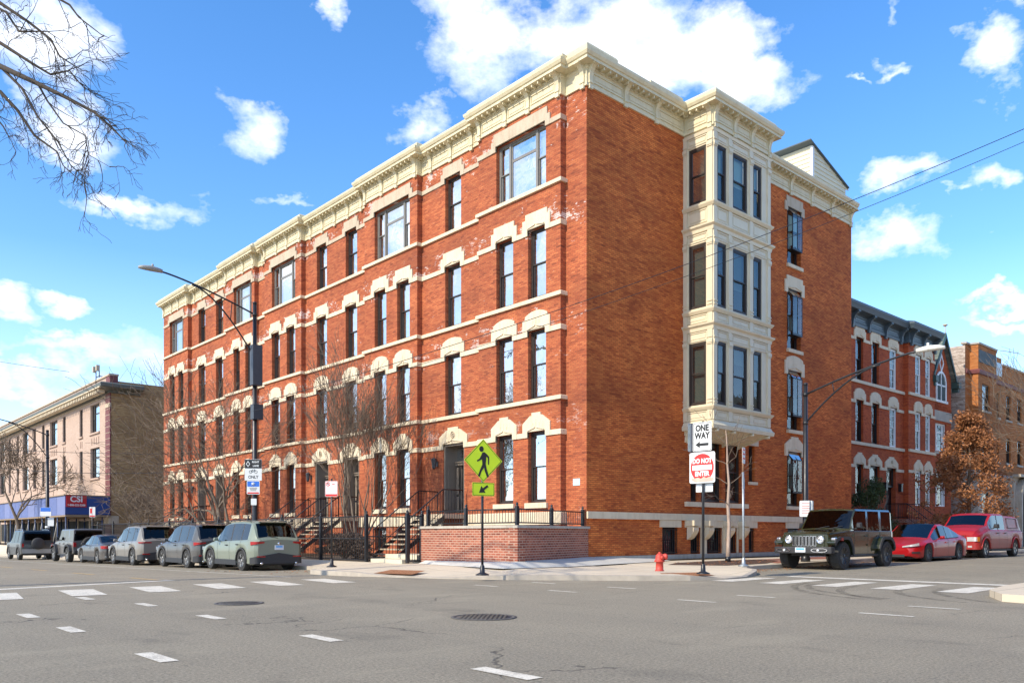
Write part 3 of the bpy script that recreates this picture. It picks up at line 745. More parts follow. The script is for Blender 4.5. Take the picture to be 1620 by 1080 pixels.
M['paver'] = brick_mat('red_sidewalk_paver', (.34, .13, .08), (.2, .07, .05), (.42, .18, .11), (.3, .2, .15), .5)
def mark_mat():
    m, nt, b = new_mat('road_marking_paint'); k = N(nt); p = k.pos()
    w = k.noise(p, 45, 4, .75); w2 = k.noise(p, 3.5, 4, .6)
    wear = k.mrange(k.math('ADD', w, k.math('MULTIPLY', w2, .5)), .70, .93, 0., .85)
    k.l(k.mix(wear, (.72, .67, .55), (.25, .22, .165)), b.inputs['Base Color']); b.inputs['Roughness'].default_value = .7; return m
M['marking'] = mark_mat()
M['marking_yellow'] = plain('worn_yellow_marking', (.55, .36, .14), .8, .3, 8)
M['tactile'] = plain('rust_red_tactile_panel', (.30, .13, .055), .8, .35, 20)
road = MB(); xs = [-600, -200, -60, -20, 0, 5, 10, 15, 30, 60, 120, 300, 700]; ys = [-600, -200, -60, -20, 0, 10, 20, 35, 50, 70, 120, 300, 800]
vs = [(x, y, zg(x, y)) for y in ys for x in xs]; n = len(xs)
road.add(vs, [(j*n+i, j*n+i+1, (j+1)*n+i+1, (j+1)*n+i) for j in range(len(ys)-1) for i in range(n-1)])
tag(road.build('road', 'asphalt'), 'worn grey asphalt of the two crossing streets', kind='structure')
# ---- our block: kerb line then pavement rising gently to the walls
KERB = [(-6.4, 110), (-6.4, 70), (-6.4, 50), (-6.4, 35), (-6.4, 20), (-6.4, 12), (-6.4, 6.3), (-6.55, 5.6), (-7.0, 4.9), (-7.8, 4.4), (-8.25, 3.7), (-8.4, 2.8), (-8.35, 1.2), (-8.05, -.1), (-7.3, -1.9), (-6.4, -3.5),
        (-5.3, -4.7), (-4.3, -5.8), (-3.3, -6.6), (-2.3, -6.95), (-1.0, -6.75), (.3, -6.25), (1.1, -5.75), (1.5, -5.2), (2.0, -4.85), (2.8, -4.7), (8, -4.7), (15, -4.7), (30, -4.7), (60, -4.7), (120, -4.7)]
def inner(i):
    x, y = KERB[i]
    if x <= -6.3 and y > 5.6: return (-5.15, y, .2)
    if x < -7 and y > 1: return (-5.15, max(y, 1.), .2)
    if y < -4 and x > 2.5: return (x, -.1, .24)
    if x > .2 : return (x, -.1, .24)
    if x > -2.5: return (x*.45+.3, -1.5, .22)
    return (-4.55 if y > -1 else -4.0+(y+1)*-.35*.5, max(-1.9, y) if y > -1.5 else -1.75, .2)
mids = [.15, 1.]
for nm, part in (('sidewalk', 0), ):
    m = MB(); kb = MB(); ins = []
    INN = [(-5.1, 110), (-5.1, 70), (-5.1, 50), (-5.1, 35), (-5.1, 20), (-5.1, 12), (-5.1, 6.3), (-5.1, 5.6), (-5.1, 4.9), (-5.0, 4.4), (-4.6, 3.7), (-4.5, 2.8), (-4.5, 1.5), (-4.5, .3), (-4.48, -.6), (-4.46, -1.2),
           (-4.2, -1.5), (-3.2, -1.2), (-2.2, -.75), (-1.2, -.55), (-.3, -.5), (.6, -.5), (1.2, -.5), (1.6, -.5), (2.0, -.5), (2.8, -.5), (8, -.5), (15, -.5), (30, -.5), (60, -.5), (120, -.5)]
    top = [(x, y, zg(x, y)+(.035 if i in (13, 14, 19, 20) else .13)) for i, (x, y) in enumerate(KERB)]
    inn = [(x, y, .2 if y > -3 else .2) for x, y in INN]
    cz = []
    k_in = []
    for i, (x, y) in enumerate(KERB):
        ix, iy = INN[i]; L = math.hypot(ix-x, iy-y); t = .16/L; k_in.append((x+(ix-x)*t, y+(iy-y)*t, top[i][2]+.004))
    n = len(KERB)
    m.add(k_in+inn, [(i, i+1, n+i+1, n+i) for i in range(n-1)])
    tag(m.build(nm, 'concrete'), 'pale concrete sidewalk with scored joints around the corner building', kind='structure')
    bot = [(x, y, zg(x, y)-.15) for x, y in KERB]
    kb.add(bot+top+[(x, y, z+.001) for x, y, z in k_in], [(i, i+1, n+i+1, n+i) for i in range(n-1)]+[(n+i, n+i+1, 2*n+i+1, 2*n+i) for i in range(n-1)])
    tag(kb.build('kerb', 'kerb'), 'low concrete kerb edging the sidewalk', kind='structure')
    # inner lot ground behind the sidewalk line
    lot = MB(); lotp = INN[:]; apr = MB()
    lot.add([(-5.1, 110, .19), (-5.1, 4.9, .19), (-4.4, 3.5, .19), (-4.4, -1.4, .19), (-4.4, -1.4, .19), (0, -.5, .24), (120, -.5, .24), (120, 110, .24)], [(0, 1, 2, 3, 5, 6, 7)])
    tag(lot.build('yard', 'grass_dull'), 'bare ground of the front yards', kind='structure')
    # raised apron of pale concrete against the planter and the side wall
    a_in = [(-4.41, 3.1, .30), (-4.41, .5, .33), (-4.41, -1.42, .37), (-2.2, -.70, .38), (.02, -.02, .40), (3.2, -.11, .30), (3.6, -.11, .27)]
    a_out = [(-4.55, 3.3, .20), (-5.0, .6, .20), (-5.3, -1.8, .205), (-2.6, -2.0, .205), (-.1, -1.5, .21), (3.0, -.9, .21), (3.8, -.6, .215)]
    apr.add(a_in+a_out, [(i, i+1, 7+i+1, 7+i) for i in range(6)])
    tag(apr.build('concrete_apron', plain('grey_concrete_apron', (.52, .51, .46), .9, .15, 2)), 'sloping pale concrete apron against the wall foot', kind='structure')
def strip(name, quads, mat, label, z=.006, kind='structure', sw=False):
    m = MB()
    for q in quads:
        vs = [(x, y, zg(x, y)+z) for x, y in q]; m.add(vs, [tuple(range(len(q)))])
    return tag(m.build(name, mat, fix=False), label, kind=kind)
def rect(x0, y0, x1, y1, w):
    d = Vector((x1-x0, y1-y0)); d.normalize(); nx, ny = -d.y*w/2, d.x*w/2
    return [(x0+nx, y0+ny), (x1+nx, y1+ny), (x1-nx, y1-ny), (x0-nx, y0-ny)]
# zebra bars of the two crossings
strip('crosswalk_marking', [[(-17.6+1.42*i, -2.15+.10*i), (-17.0+1.42*i, -2.2+.10*i), (-16.75+1.42*i, -.3+.12*i), (-17.4+1.42*i, -.25+.12*i)] for i in range(-2, 6)], 'marking', 'white zebra bars crossing the left street')
strip('crosswalk_marking', [[(-2.95, -8.3-1.33*i), (-.75, -8.25-1.33*i), (-.70, -8.8-1.33*i), (-2.95, -8.9-1.33*i)] for i in range(-1, 5)], 'marking', 'white zebra bars crossing the right street')
strip('stop_line', [rect(-12.7, 2.75, -22, -.4, .40)], 'marking', 'long white stop line before the left crossing')
strip('stop_line', [rect(.35, -7.2, .35, -13.1, .42)], 'marking', 'white line beyond the right crossing')
strip('lane_marking', [rect(-9.75, 60, -9.75, 2.0, .10)], 'marking', 'thin white line beside the parked cars')
q = []
for x, ys in ((-15.78, [-4.9, -7.6, -10.7, -13.8, -17.0]), (-17.63, [-5.7, -7.95, -10.95, -14.2]), (-16.15, [-2.8])):
    for y in ys: q.append(rect(x, y+.36, x, y-.36, .17))
for x, ys in ((-8.45, [-4.8, -7.2, -10.45, -13.7, -17.0]), (-6.75, [-4.9, -7.3, -10.55, -13.7, -16.9])):
    for y in ys: q.append(rect(x, y+.38, x, y-.40, .11))
strip('lane_marking', q, 'marking', 'short white dashes guiding lanes through the junction')
strip('lane_marking', [rect(-12.9, 2.9+6*i, -12.9, 5.4+6*i, .10) for i in range(8)], 'marking_yellow', 'worn yellow centre dashes on the left street')
for (x, y, s) in ((-12.96, -10.14, .40), (-14.53, -5.65, .34)):
    t = thing('manhole_cover', 'round iron manhole cover in the middle of the junction' if y < -8 else 'dark round manhole cover nearer the left crossing', 'manhole cover', (x, y, .004), 0, 'manhole covers')
    r = MB(); r.lathe([(s+.06, 0), (s+.06, .006), (s, .008), (s, 0)], n=28); r.build('rim', 'galv' if False else plain('worn_iron_rim', (.10, .095, .085), .6, .3, 30), t)
    c = MB(); c.lathe([(s, -.004), (s, .003)], n=28)
    for i in range(-4, 5):
        L = math.sqrt(max(0, (s*.9)**2-(i*.085)**2)); 
        for j in range(-4, 5):
            if abs(j*.085) < L: c.box((i*.085-.02, j*.085-.02, .003), (i*.085+.02, j*.085+.02, .010))
    c.build('lid', plain('dark_iron_lid', (.085, .078, .066), .5, .4, 40), t)
# curved tyre marks by the right crossing (old rubber on the asphalt)
tm = MB()
for (x0, y0, R_, a0, a1) in ((-1.2, -13.6, 4.4, 100, 165), (-1.3, -13.9, 4.9, 98, 160), (-2.2, -14.5, 4.1, 92, 150), (-2.2, -14.8, 3.3, 95, 160), (-1.4, -16.2, 4.2, 95, 150)):
    pts = []
    for i in range(15):
        a = R(a0+(a1-a0)*i/14); pts.append((x0+math.cos(a)*R_, y0+math.sin(a)*R_))
    for a, b in zip(pts, pts[1:]):
        qd = rect(*a, *b, .17); tm.add([(x, y, zg(x, y)+.003) for x, y in qd], [(0, 1, 2, 3)])
def rubber():
    m = bpy.data.materials.new('rubber_tyre_mark'); m.use_nodes = True; nt = m.node_tree; nt.nodes.clear(); k = N(nt)
    out = k.n('ShaderNodeOutputMaterial'); d = k.n('ShaderNodeBsdfDiffuse'); d.inputs[0].default_value = (.08, .074, .065, 1); tr = k.n('ShaderNodeBsdfTransparent'); mx = k.n('ShaderNodeMixShader')
    k.l(k.mrange(k.noise(k.pos(), 5, 5, .7), .38, .75, 0., .55), mx.inputs[0]); k.l(tr.outputs[0], mx.inputs[1]); k.l(d.outputs[0], mx.inputs[2]); k.l(mx.outputs[0], out.inputs[0]); return m
M['rubber'] = rubber()
tag(tm.build('tyre_mark', 'rubber', fix=False), 'curving dark tyre marks by the right crossing', kind='structure')
# tactile ramps, brick pavers, mulch bed
def sw_z(x, y):   # height on the pavement (approx. between kerb and wall)
    return .165
M['t'] = M['tactile']
tl = MB()
for c in ([(-8.55, 1.0), (-8.1, -.6), (-7.3, -.1), (-7.75, 1.3)], [(-5.0, -4.75), (-3.6, -5.95), (-3.2, -5.3), (-4.5, -4.2)]): pass
for c in ([(-8.0, .55), (-7.62, -.75), (-6.95, -.45), (-7.3, .75)], [(-3.6, -6.15), (-2.2, -6.6), (-2.05, -6.05), (-3.3, -5.65)]):
    z = .095; tl.add([(x, y, z-.01 if i < 2 else z+.06) for i, (x, y) in enumerate(c)], [(0, 1, 2, 3)])
    for i in range(1, 8):
        for j in range(1, 5):
            u, v = i/8, j/5
            x = (c[0][0]*(1-u)+c[1][0]*u)*(1-v)+(c[3][0]*(1-u)+c[2][0]*u)*v; y = (c[0][1]*(1-u)+c[1][1]*u)*(1-v)+(c[3][1]*(1-u)+c[2][1]*u)*v
            tl.lathe([(.022, 0), (.012, .008)], (x, y, z-.008+.068*v), 2, 6)
tag(tl.build('tactile_paving', 'tactile', fix=False), 'rust red bumpy tactile panels at the kerb ramps', kind='structure')
def z_sw(x, y):
    """height of the pavement on the right street"""
    t = (y+4.7)/4.2; return (zg(x, 0)+.13)*(1-t)+.2*t
bed = MB(); B = [(1.0, -2.6), (2.4, -1.9), (5.2, -1.7), (7.6, -2.0), (6.5, -3.3), (4.4, -4.1), (2.2, -4.0)]
bed.add([(x, y, z_sw(x, y)+.012) for x, y in B], [tuple(range(7))]); bed.add([(4.4, -2.7, .3)], [])
tag(bed.build('tree_bed', 'mulch', fix=False), 'dark mulch bed cut into the sidewalk', kind='structure')
pv = MB(); P = [(6.6, -1.9), (26, -1.6), (26, -4.3), (4.8, -4.25)]
pv.add([(x, y, z_sw(x, y)+.007) for x, y in P], [(0, 1, 2, 3)]); tag(pv.build('paver_strip', 'paver', fix=False), 'red brick paver strip along the kerb', kind='structure')
# far kerb with the corner of the opposite pavement on the right
isl = MB(); I = [(-4.6, -14.0), (-3.5, -13.45), (-1.9, -13.2), (3, -13.2), (60, -13.2), (60, -40), (-3.8, -40), (-4.9, -15.2)]
isl.add([(x, y, zg(x, 0)+.13) for x, y in I]+[(x, y, -.1) for x, y in I], [tuple(range(8))]+[(i, (i+1) % 8, 8+(i+1) % 8, 8+i) for i in range(8)])
tag(isl.build('sidewalk', 'concrete'), 'corner of the opposite sidewalk at the right edge', kind='structure')
opp = MB(); I = [(-17.9, 4.0), (-17.9, 90), (-60, 90), (-60, -60), (-23.0, -60), (-21.5, -4.5), (-19.2, -.5), (-18.3, 1.5)]
opp.add([(x, y, zg(x, y)+.13) for x, y in I]+[(x, y, -1.5) for x, y in I], [tuple(range(8))]+[(i, (i+1) % 8, 8+(i+1) % 8, 8+i) for i in range(8)])
tag(opp.build('sidewalk', 'concrete'), 'sidewalk across the left street', kind='structure')
# dry leaves gathered in the gutter
lv = MB(); rg = random.Random(5)
for i in range(700):
    if i < 520: x = 1.6+rg.random()*22; y = -4.75-abs(rg.gauss(0, .35)); z = zg(x, 0)+.01
    elif i < 620: x = 1.5+rg.random()*5; y = -2-rg.random()*2; z = z_sw(x, y)+.02
    else: x = -9.5+rg.random()*3; y = 2+rg.random()*8; z = zg(x, y)+.01; 
    if i >= 620 and (x > -6.5 or y < 4.3): continue
    a = rg.random()*6.28; s = .02+rg.random()*.035; c_, s_ = math.cos(a)*s, math.sin(a)*s
    lv.add([(x+c_, y+s_, z+rg.random()*.02), (x-s_, y+c_, z), (x-c_, y-s_, z+rg.random()*.03), (x+s_, y-c_, z)], [(0, 1, 2, 3)])
tag(lv.build('leaf_litter', 'oak', fix=False), 'dry brown leaves lying in the gutter', 'leaf litter', kind='stuff')
# ================================================================= planter wall with low railing
pw = thing('planter_wall', 'low red brick planter wall with a stone cap and black railing at the building corner', 'planter')
m = MB(); Pp = [(-4.4, 3.38), (-4.4, -1.4), (.06, -.02)]
def wallrun(mb, pts, z0, z1, th, ex=0.):
    for (a, b) in zip(pts, pts[1:]):
        d = Vector((b[0]-a[0], b[1]-a[1])); d.normalize(); nx, ny = -d.y*th, d.x*th; e = d*ex
        A = (a[0]-e.x+d.y*ex, a[1]-e.y-d.x*ex); Bq = (b[0]+e.x+d.y*ex, b[1]+e.y-d.x*ex)
        vs = [A, Bq, (Bq[0]+nx, Bq[1]+ny), (A[0]+nx, A[1]+ny)]
        mb.add([(x, y, z0) for x, y in vs]+[(x, y, z1) for x, y in vs], [(0, 3, 2, 1), (4, 5, 6, 7), (0, 1, 5, 4), (1, 2, 6, 5), (2, 3, 7, 6), (3, 0, 4, 7)])
wallrun(m, Pp, .0, 1.34, .3); m.build('brick_wall', 'brick_planter', pw)
m = MB(); 
for (z0, z1) in ((1.34, 1.42),): 
    wallrun(m, Pp[:2], z0, z1, .40, .05); wallrun(m, [(-4.2, -1.34), (.06, -.02)], z0, z1+.001, .38, .05)
m.build('coping', 'lime', pw)
MB().add([(-4.15, 3.3, 1.25), (-4.15, -1.1, 1.25), (-.1, .0, 1.25), (-.25, 3.3, 1.25)], [(0, 1, 2, 3)]).build('soil', 'mulch', pw, fix=False)
def iron_fence(parent, pts, z0, z1, posts, step=.125, pr=.045, finial=True, rails=(0.04,), name='railing', topin=.0):
    m = MB()
    for a, b in zip(pts, pts[1:]):
        L = math.dist(a, b); n = max(1, round(L/step)); d = ((b[0]-a[0])/L, (b[1]-a[1])/L)
        for zr in [z0+r for r in rails]+[z1-.02]:
            m.tube([(a[0], a[1], zr), (b[0], b[1], zr)], .020, 4)
        for i in range(1, n): x, y = a[0]+d[0]*L*i/n, a[1]+d[1]*L*i/n; m.tube([(x, y, z0+.02), (x, y, z1-.02)], .012, 4, cap=False)
    m.build(name, 'iron', parent)
    for (x, y) in posts:
        p = MB(); p.box((x-pr, y-pr, z0-.03), (x+pr, y+pr, z1+.04)); p.lathe([(pr*1.2, z1+.04), (pr*1.25, z1+.06), (pr*.6, z1+.075), (pr*.9, z1+.11), (pr*.8, z1+.15), (.005, z1+.18)], (x, y, 0), 2, 8); p.build('post', 'iron', parent)
C1, C2 = (-4.22, 3.2), (-4.22, -1.18)
iron_fence(pw, [C1, C2], 1.46, 1.92, [C1, (-4.22, 1.2), C2], .13)
iron_fence(pw, [C2, (-.12, .07)], 1.46, 1.92, [(-2.2, -.56), (-.12, .07)], .13)
# yard fence along the left street
fe = thing('iron_fence', 'tall black iron picket fence enclosing the front yard along the left street', 'fence', (-5.05, 18, 0))
def rel(pts): return [(x+5.05, y-18) for x, y in pts]
iron_fence(fe, rel([(-5.05, 5.68), (-5.05, 38)]), .22, 1.80, rel([(-5.05, 5.68+3.2*i) for i in range(11)]), .13, .05, rails=(.04, .78))
iron_fence(fe, rel([(-5.05, 5.68), (-3.3, 5.68)]), .30, 1.80, rel([(-3.3, 5.68)]), .13, .05, rails=(.04, .78))
gt = thing('gate', 'narrow black iron gate standing open beside the planter wall', 'gate', (-4.9, 3.42, 0))
iron_fence(gt, [(0, 0), (.62, .05)], .24, 1.78, [(0, 0), (.62, .05)], .11, .05, rails=(.04, .75))
lg = MB(); lg.box((-5.0, 3.6, .0), (-3.3, 5.5, .32)); lg.box((-4.4, 3.6, .32), (-3.3, 5.5, .47))
tag(lg.build('entry_platform', plain('cream_concrete_step', (.60, .54, .40), .9, .15, 3), bevel=.01), 'low cream concrete platform steps behind the open gate', 'steps')
# stoop flight to that platform is the first stoop; bushes in the yard come later
# ================================================================= pink three storey building with scaffold shed
pk = thing('pink_building', 'three storey pink painted brick commercial building with tan brick side wall and long dentilled cornice', 'building')
PX, PY, PE = -1.0, 49.4, 104.
def PF(u, o, z): return (PX-o, u, z)
rows = [(5.75, 8.2), (9.45, 11.75)]
pw_open = []
y = PY
pat = [(52.3, 54.9, 't'), (57.2, 58.15, 'n'), (62.7, 63.75, 'n'), (65.7, 68.4, 't'), (70.5, 71.6, 'n'), (74.1, 75.3, 'n'), (77.4, 80.1, 't'), (81.9, 83.0, 'n'), (86.0, 87.1, 'n'), (89.4, 92.1, 't'), (94, 95.1, 'n')]
for a, b, k in pat:
    for c, d in rows: pw_open.append((a, b, c, d, k))
m = MB(); wall_cells(m, PF, 50.55, PE, 2.2, 12.35, [h[:4] for h in pw_open], .3); m.fn = None
m.add([(PX, 50.5, 12.3), (PX, PE, 12.3), (PX, PE, 13.5), (PX, 50.5, 13.5)], [(0, 1, 2, 3)]); m.build('front_wall', 'brick_pink', pk, fix=False)
m = MB(); m.box((PX+.02, PY, -1), (30, PY+1.1, 13.1)); m.build('side_wall', 'brick_tan', pk)
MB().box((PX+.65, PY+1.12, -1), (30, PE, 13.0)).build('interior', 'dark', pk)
m = MB(PF); m.box((PY-.03, -.03, -1.), (50.55, .06, 12.3)); m.box((PY-.03, -.55, 12.8), (50.4, .05, 13.5)); m.build('corner_pier', 'brick_maroon', pk)
m = MB(PF)
for i in range(28): z = -.6+.46*i; m.box((PY-.04, .0, z), (50.56, .075, z+.03))
m.box((PY-.05, -.05, 11.05), (50.6, .09, 11.35)); m.box((PY-.06, -.6, 2.0), (50.7, .12, 2.6)); m.build('pier_joint', 'stone_grey', pk)
m = MB(PF); m.box((50.6, -.02, 11.95), (PE, .05, 12.05)); m.box((PY-.05, -.6, 13.5), (PE, .1, 13.64)); m.build('stone_coping', 'stone_grey', pk)
m = MB(); m.sweep([(1.2, PY), (PX, PY), (PX, PE)], [(-.05, 12.1), (.12, 12.15), (.15, 12.3), (.85, 12.42), (.95, 12.5), (1.0, 12.72), (.9, 12.8), (-.05, 12.88)])
cn = m.build('cornice', 'slate_grey' if 'slate_grey' in M else plain('grey_green_cornice_metal', (.13, .145, .13), .5, .2, 3), pk)
m = MB(PF)
m.box((PY+.1, .38, 12.10), (PY+54.9, .45, 12.40))
for i in range(110): u = PY+.1+i*.5; m.box((u, .45, 12.10), (u+.22, .86, 12.40))
m.build('dentil', 'stone', cn)
m = MB(PF); m.box((PY-.6, .82, 12.40), (PE, .97, 12.48)); m.build('cornice_fillet', 'stone', cn)
for (a, b, c, d, k) in pw_open:
    if k == 't': win(pk, PF, a, b, c, d, 'triple', 'blind_pale', 'blind_mid', 'frame_dark', rec=.18, casing=.06)
    else: win(pk, PF, a, b, c, d, 'sash', 'blind_dark', 'blind_dark', 'frame_dark', rec=.12)
    s = MB(PF); s.box((a-.12, -.02, c-.16), (b+.12, .12, c-.02)); s.build('window_sill', 'brick_pink', pk)
    if c > 9:
        s = MB(PF); nb = 4 if k == 't' else 2
        for q in range(nb): u = a+(b-a)*(q+.2)/nb; s.box((u, .0, c-.95), (u+.14, .05, c-.42))
        s.build('brick_ornament', 'brick_pink', pk)
# rooftop kit
for (x, y, z, l, h) in ((6.0, 51.5, 13.1, 'galvanised roof vent stack on the tan brick building', 1.0), ):
    t = MB(); t.lathe([(.35, z), (.35, z+h*.6), (.5, z+h*.65), (.5, z+h)], (x, y, 0), 2, 12); t.lathe([(.3, z), (.3, z+h*.5), (.42, z+h*.6), (.42, z+h*.9)], (x+1.0, y, 0), 2, 12); tag(t.build('roof_vent', 'galv'), l, 'vent')
t = thing('roof_floodlight', 'pair of small floodlights on a bracket at the roof corner of the pink building', 'floodlight', (-1.0, 51, 13.6))
m = MB(); m.tube([(0, 0, 0), (-.1, 1.0, .2), (-.1, 1.7, .2)], .04, 5); m.tube([(-.1, 1.0, .1), (-.1, 1.0, .9)], .04, 5); m.tube([(-.1, 1.9, -.3), (-.1, 1.9, .7)], .04, 5); m.build('bracket', 'iron', t)
for y in (1.0, 1.9): MB().box((-.35, y-.15, .6), (-.1, y+.15, 1.05)).build('lamp_head', 'stone_grey', t)
# scaffold shed over the sidewalk
sh = thing('sidewalk_shed', 'blue plywood sidewalk shed on steel posts wrapped round the foot of the pink building', 'scaffold')
M['blue_panel'] = plain('blue_plywood_panel', (.12, .16, .34), .7, .3, .7); M['navy_panel'] = plain('navy_plywood_panel', (.02, .06, .22), .7, .2, 1)  # front blue coloured as if sunlit, end panel left navy
M['shed_steel'] = plain('dark_blue_steel', (.02, .045, .12), .5, .3, 4)
SX = -4.23
for i in range(16):
    m = MB(); y = 49.2+i*2.45+.02; m.box((SX, y, 2.62), (SX+.04, y+2.41, 4.08)); 
    m.build('panel', 'blue_panel' if i % 4 else plain('pale_blue_plywood_panel', (.17, .205, .38), .7, .2, 1), sh)
MB().box((SX, 49.16, 2.66), (-1.1, 49.2, 4.08)).build('end_panel', 'navy_panel', sh)
m = MB(); m.box((SX+.02, 49.2, 2.5), (-1.05, 88, 2.64)); m.box((SX-.1, 49.1, 4.08), (-1.05, 88, 4.14)); m.build('deck', plain('timber_deck', (.30, .22, .14), .8, .3, 3), sh)
for i in range(14):
    y = 49.4+i*2.45
    for x in (SX+.1, -1.6): 
        m = MB(); m.tube([(x, y, -.6), (x, y, 2.5)], .055, 6); m.build('post', 'shed_steel', sh)
M['brace'] = plain('pale_steel_brace', (.45, .42, .36), .5, .2, 4)
for i in range(7): y = 51.8+i*2.45; m = MB(); m.tube([(SX+.1, y, 2.3), (SX+.1, y+1.8, .0)], .035, 4); m.build('brace', 'brace', sh)
sg = MB(); sg.box((SX+.05, 49.10, 3.22), (-2.78, 49.155, 4.12)); sgo = sg.build('sign_board', plain('red_sign_board', (.50, .02, .025), .5, .1, 3), sh)
def wall_text(parent, txt, size, mat, at, ux, bold=.0, name='lettering', spacing=1., sx=1.):
    """text lying in the vertical plane spanned by ux (horizontal reading direction) and z"""
    vs, fs = text_geo(txt, size, bold, .004, spacing); n_ = MB()
    nx, ny = ux[1], -ux[0]
    n_.add([(at[0]+ux[0]*x*sx+nx*z, at[1]+ux[1]*x*sx+ny*z, at[2]+y) for x, y, z in vs], fs)
    return n_.build(name, mat, parent, fix=False)
wall_text(sgo, 'CSI', .62, 'frame_white', (-3.48, 49.09, 3.80), (1, 0), .018)
wall_text(sgo, '1-800-222-2200', .19, 'frame_white', (-3.48, 49.09, 3.36), (1, 0), .006)
# shop fronts, their shade put in as a near-black sheet
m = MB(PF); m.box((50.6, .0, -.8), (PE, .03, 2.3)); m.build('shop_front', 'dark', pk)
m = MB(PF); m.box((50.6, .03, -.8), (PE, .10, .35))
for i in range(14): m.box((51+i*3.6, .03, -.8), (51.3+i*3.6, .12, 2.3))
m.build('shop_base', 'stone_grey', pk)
# ================================================================= red row house with slate cornice
rh = thing('row_house', 'three storey red brick row house with slate blue bracketed cornice and white paned windows', 'house')
RY = 2.75
HR = [5.15, 8.80, 12.35]; SR = [2.95, 6.40, 9.90]
rop = []
for f in range(3):
    for (a, b, k) in ((25.15, 26.1, 'b'), (27.15, 28.1, 'b'), (29.55, 30.5, 'w')):
        if f == 0 and a > 27: continue
        rop.append((a, b, SR[f], HR[f], 0., k, f))
    for (a, b) in ((32.5, 33.35), (34.05, 34.85)): rop.append((a, b, SR[f], HR[f], .3, 'w', f))
rop += [(26.9, 28.2, 3.3, HR[0], 0., 'k', 0), (29.1, 30.4, 2.1, HR[0], 0., 'd', 0)]
m = MB()
for (a, b, o) in ((19, 31.5, 0.), (31.5, 35.5, .3)): wall_cells(m, RF(o-RY), a, b, -.2, 12.95, [h[:4] for h in rop if h[4] == o], .28)
m.fn = None
for x in (31.5, 35.5): m.add([(x, RY, 0), (x, RY-.3, 0), (x, RY-.3, 12.95), (x, RY, 12.95)], [(0, 1, 2, 3)])
m.add([(35.5, RY-.3, 0), (35.5, RY+9, 0), (35.5, RY+9, 12.95), (35.5, RY-.3, 12.95)], [(0, 1, 2, 3)])
m.build('front_wall', 'brick_row', rh, fix=False)
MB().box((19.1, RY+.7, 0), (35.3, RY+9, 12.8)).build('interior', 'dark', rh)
for (a, b, c, d, o, k, f) in rop:
    fn = RF(o-RY)
    if k == 'w': win(rh, fn, a, b, c, d, 'sash', 'blind_pale', 'blind_mid', 'frame_white', rec=.05, grid=(2, 3), casing=.09)
    elif k == 'b' or k == 'k': win(rh, fn, a, b, c, d, 'sash', 'blind_dark' if k == 'b' else 'blind_mid', 'blind_dark', 'frame_black', rec=.12)
    else:
        w = win(rh, fn, a, b, 4.0, d, 'fixed', 'blind_mid', 'blind_mid', 'frame_black', rec=.15)
        dd = MB(fn); dd.box((a, -.4, 2.1), (b, -.3, 4.0)); dr = dd.build('door', 'frame_black', rh)
        hh = MB(fn); hh.lathe([(.03, -.3), (.04, -.24)], ((a+.15), 0, 3.0), 1, 8); hh.build('door_handle', 'chrome', dr)
    kd = ['clip', 'round', 'round'][f]; lintel(rh, fn, (a+b)/2, b-a, d, kd)
    if k in 'kd': carved_disc(rh, fn, (a+b)/2, d+.36, .09)
for f in range(3):
    for (zz, nm, dpt) in ((HR[f]-.2, 'lintel_band', .04), (SR[f]-.16, 'sill_band', .09)):
        if f == 0 and nm == 'sill_band': continue
        cuts = sorted((h[0]-.2, h[1]+.2) for h in rop if h[6] == f) if nm == 'lintel_band' else []
        for (a, b, o) in ((19, 31.5, 0.), (31.5, 35.5, .3)):
            cur = a
            for c0, c1 in cuts+[(99, 99)]:
                if c0 > b or c0 == 99: 
                    break
                if c0 < a-.3: continue
                if c0 > cur: mm = MB(RF(o-RY)); mm.box((cur, -.02, zz), (c0, dpt, zz+.17)); mm.build(nm, 'stone', rh)
                cur = max(cur, c1)
            if cur < b: mm = MB(RF(o-RY)); mm.box((cur, -.02, zz), (b+(.03 if o else 0), dpt, zz+.17)); mm.build(nm, 'stone', rh)
rpath = [(35.5, RY-.3), (31.5, RY-.3), (31.5, RY), (19, RY)]
m = MB(); m.sweep(rpath, [(-.02, 12.9), (.1, 12.9), (.12, 13.05), (.06, 13.1), (.06, 13.55), (.15, 13.6), (.50, 13.66), (.56, 13.8), (.62, 13.92), (.62, 14.04), (-.02, 14.3)])
rc = m.build('cornice', 'slate_blue', rh)
def rbr(fn, u): 
    mm = MB(fn); mm.prism([(.05, 12.75), (.16, 12.75), (.2, 12.95), (.22, 13.2), (.32, 13.42), (.44, 13.5), (.48, 13.66), (.05, 13.66)], u-.1, u+.1, 0); mm.box((u-.14, .30, 13.55), (u+.14, .52, 13.64)); mm.build('bracket', 'slate_blue', rc)
for u in (23.2, 24.6, 26.6, 28.8, 30.9): rbr(RF(-RY), u)
for u in (31.75, 33.5, 35.3): rbr(RF(.3-RY), u)
m = MB()
for (a, b, o) in ((23.4, 24.4, 0), (24.8, 26.4, 0), (26.8, 28.6, 0), (29.0, 30.7, 0), (31.95, 33.3, .3), (33.7, 35.1, .3)):
    m.fn = RF(o-RY); m.box((a+.1, .05, 13.15), (b-.1, .09, 13.2)); m.box((a+.1, .05, 13.42), (b-.1, .09, 13.47)); m.box((a+.2, .05, 13.26), (b-.2, .075, 13.36))
m.build('frieze_panel', plain('light_slate_paint', (.15, .2, .22), .5, .2, 3), rc)
m = MB(); m.box((30.0, 6, 14.2), (31.2, 7, 14.75)); tag(m.build('chimney', 'brick_tan', rh))
for u in (28.75, 30.85):
    L = MB(RF(-RY)); L.box((u-.1, 0, 3.75), (u+.1, .2, 4.2)); L.box((u-.13, 0, 4.2), (u+.13, .23, 4.25)); L.build('wall_lantern', 'iron', rh)
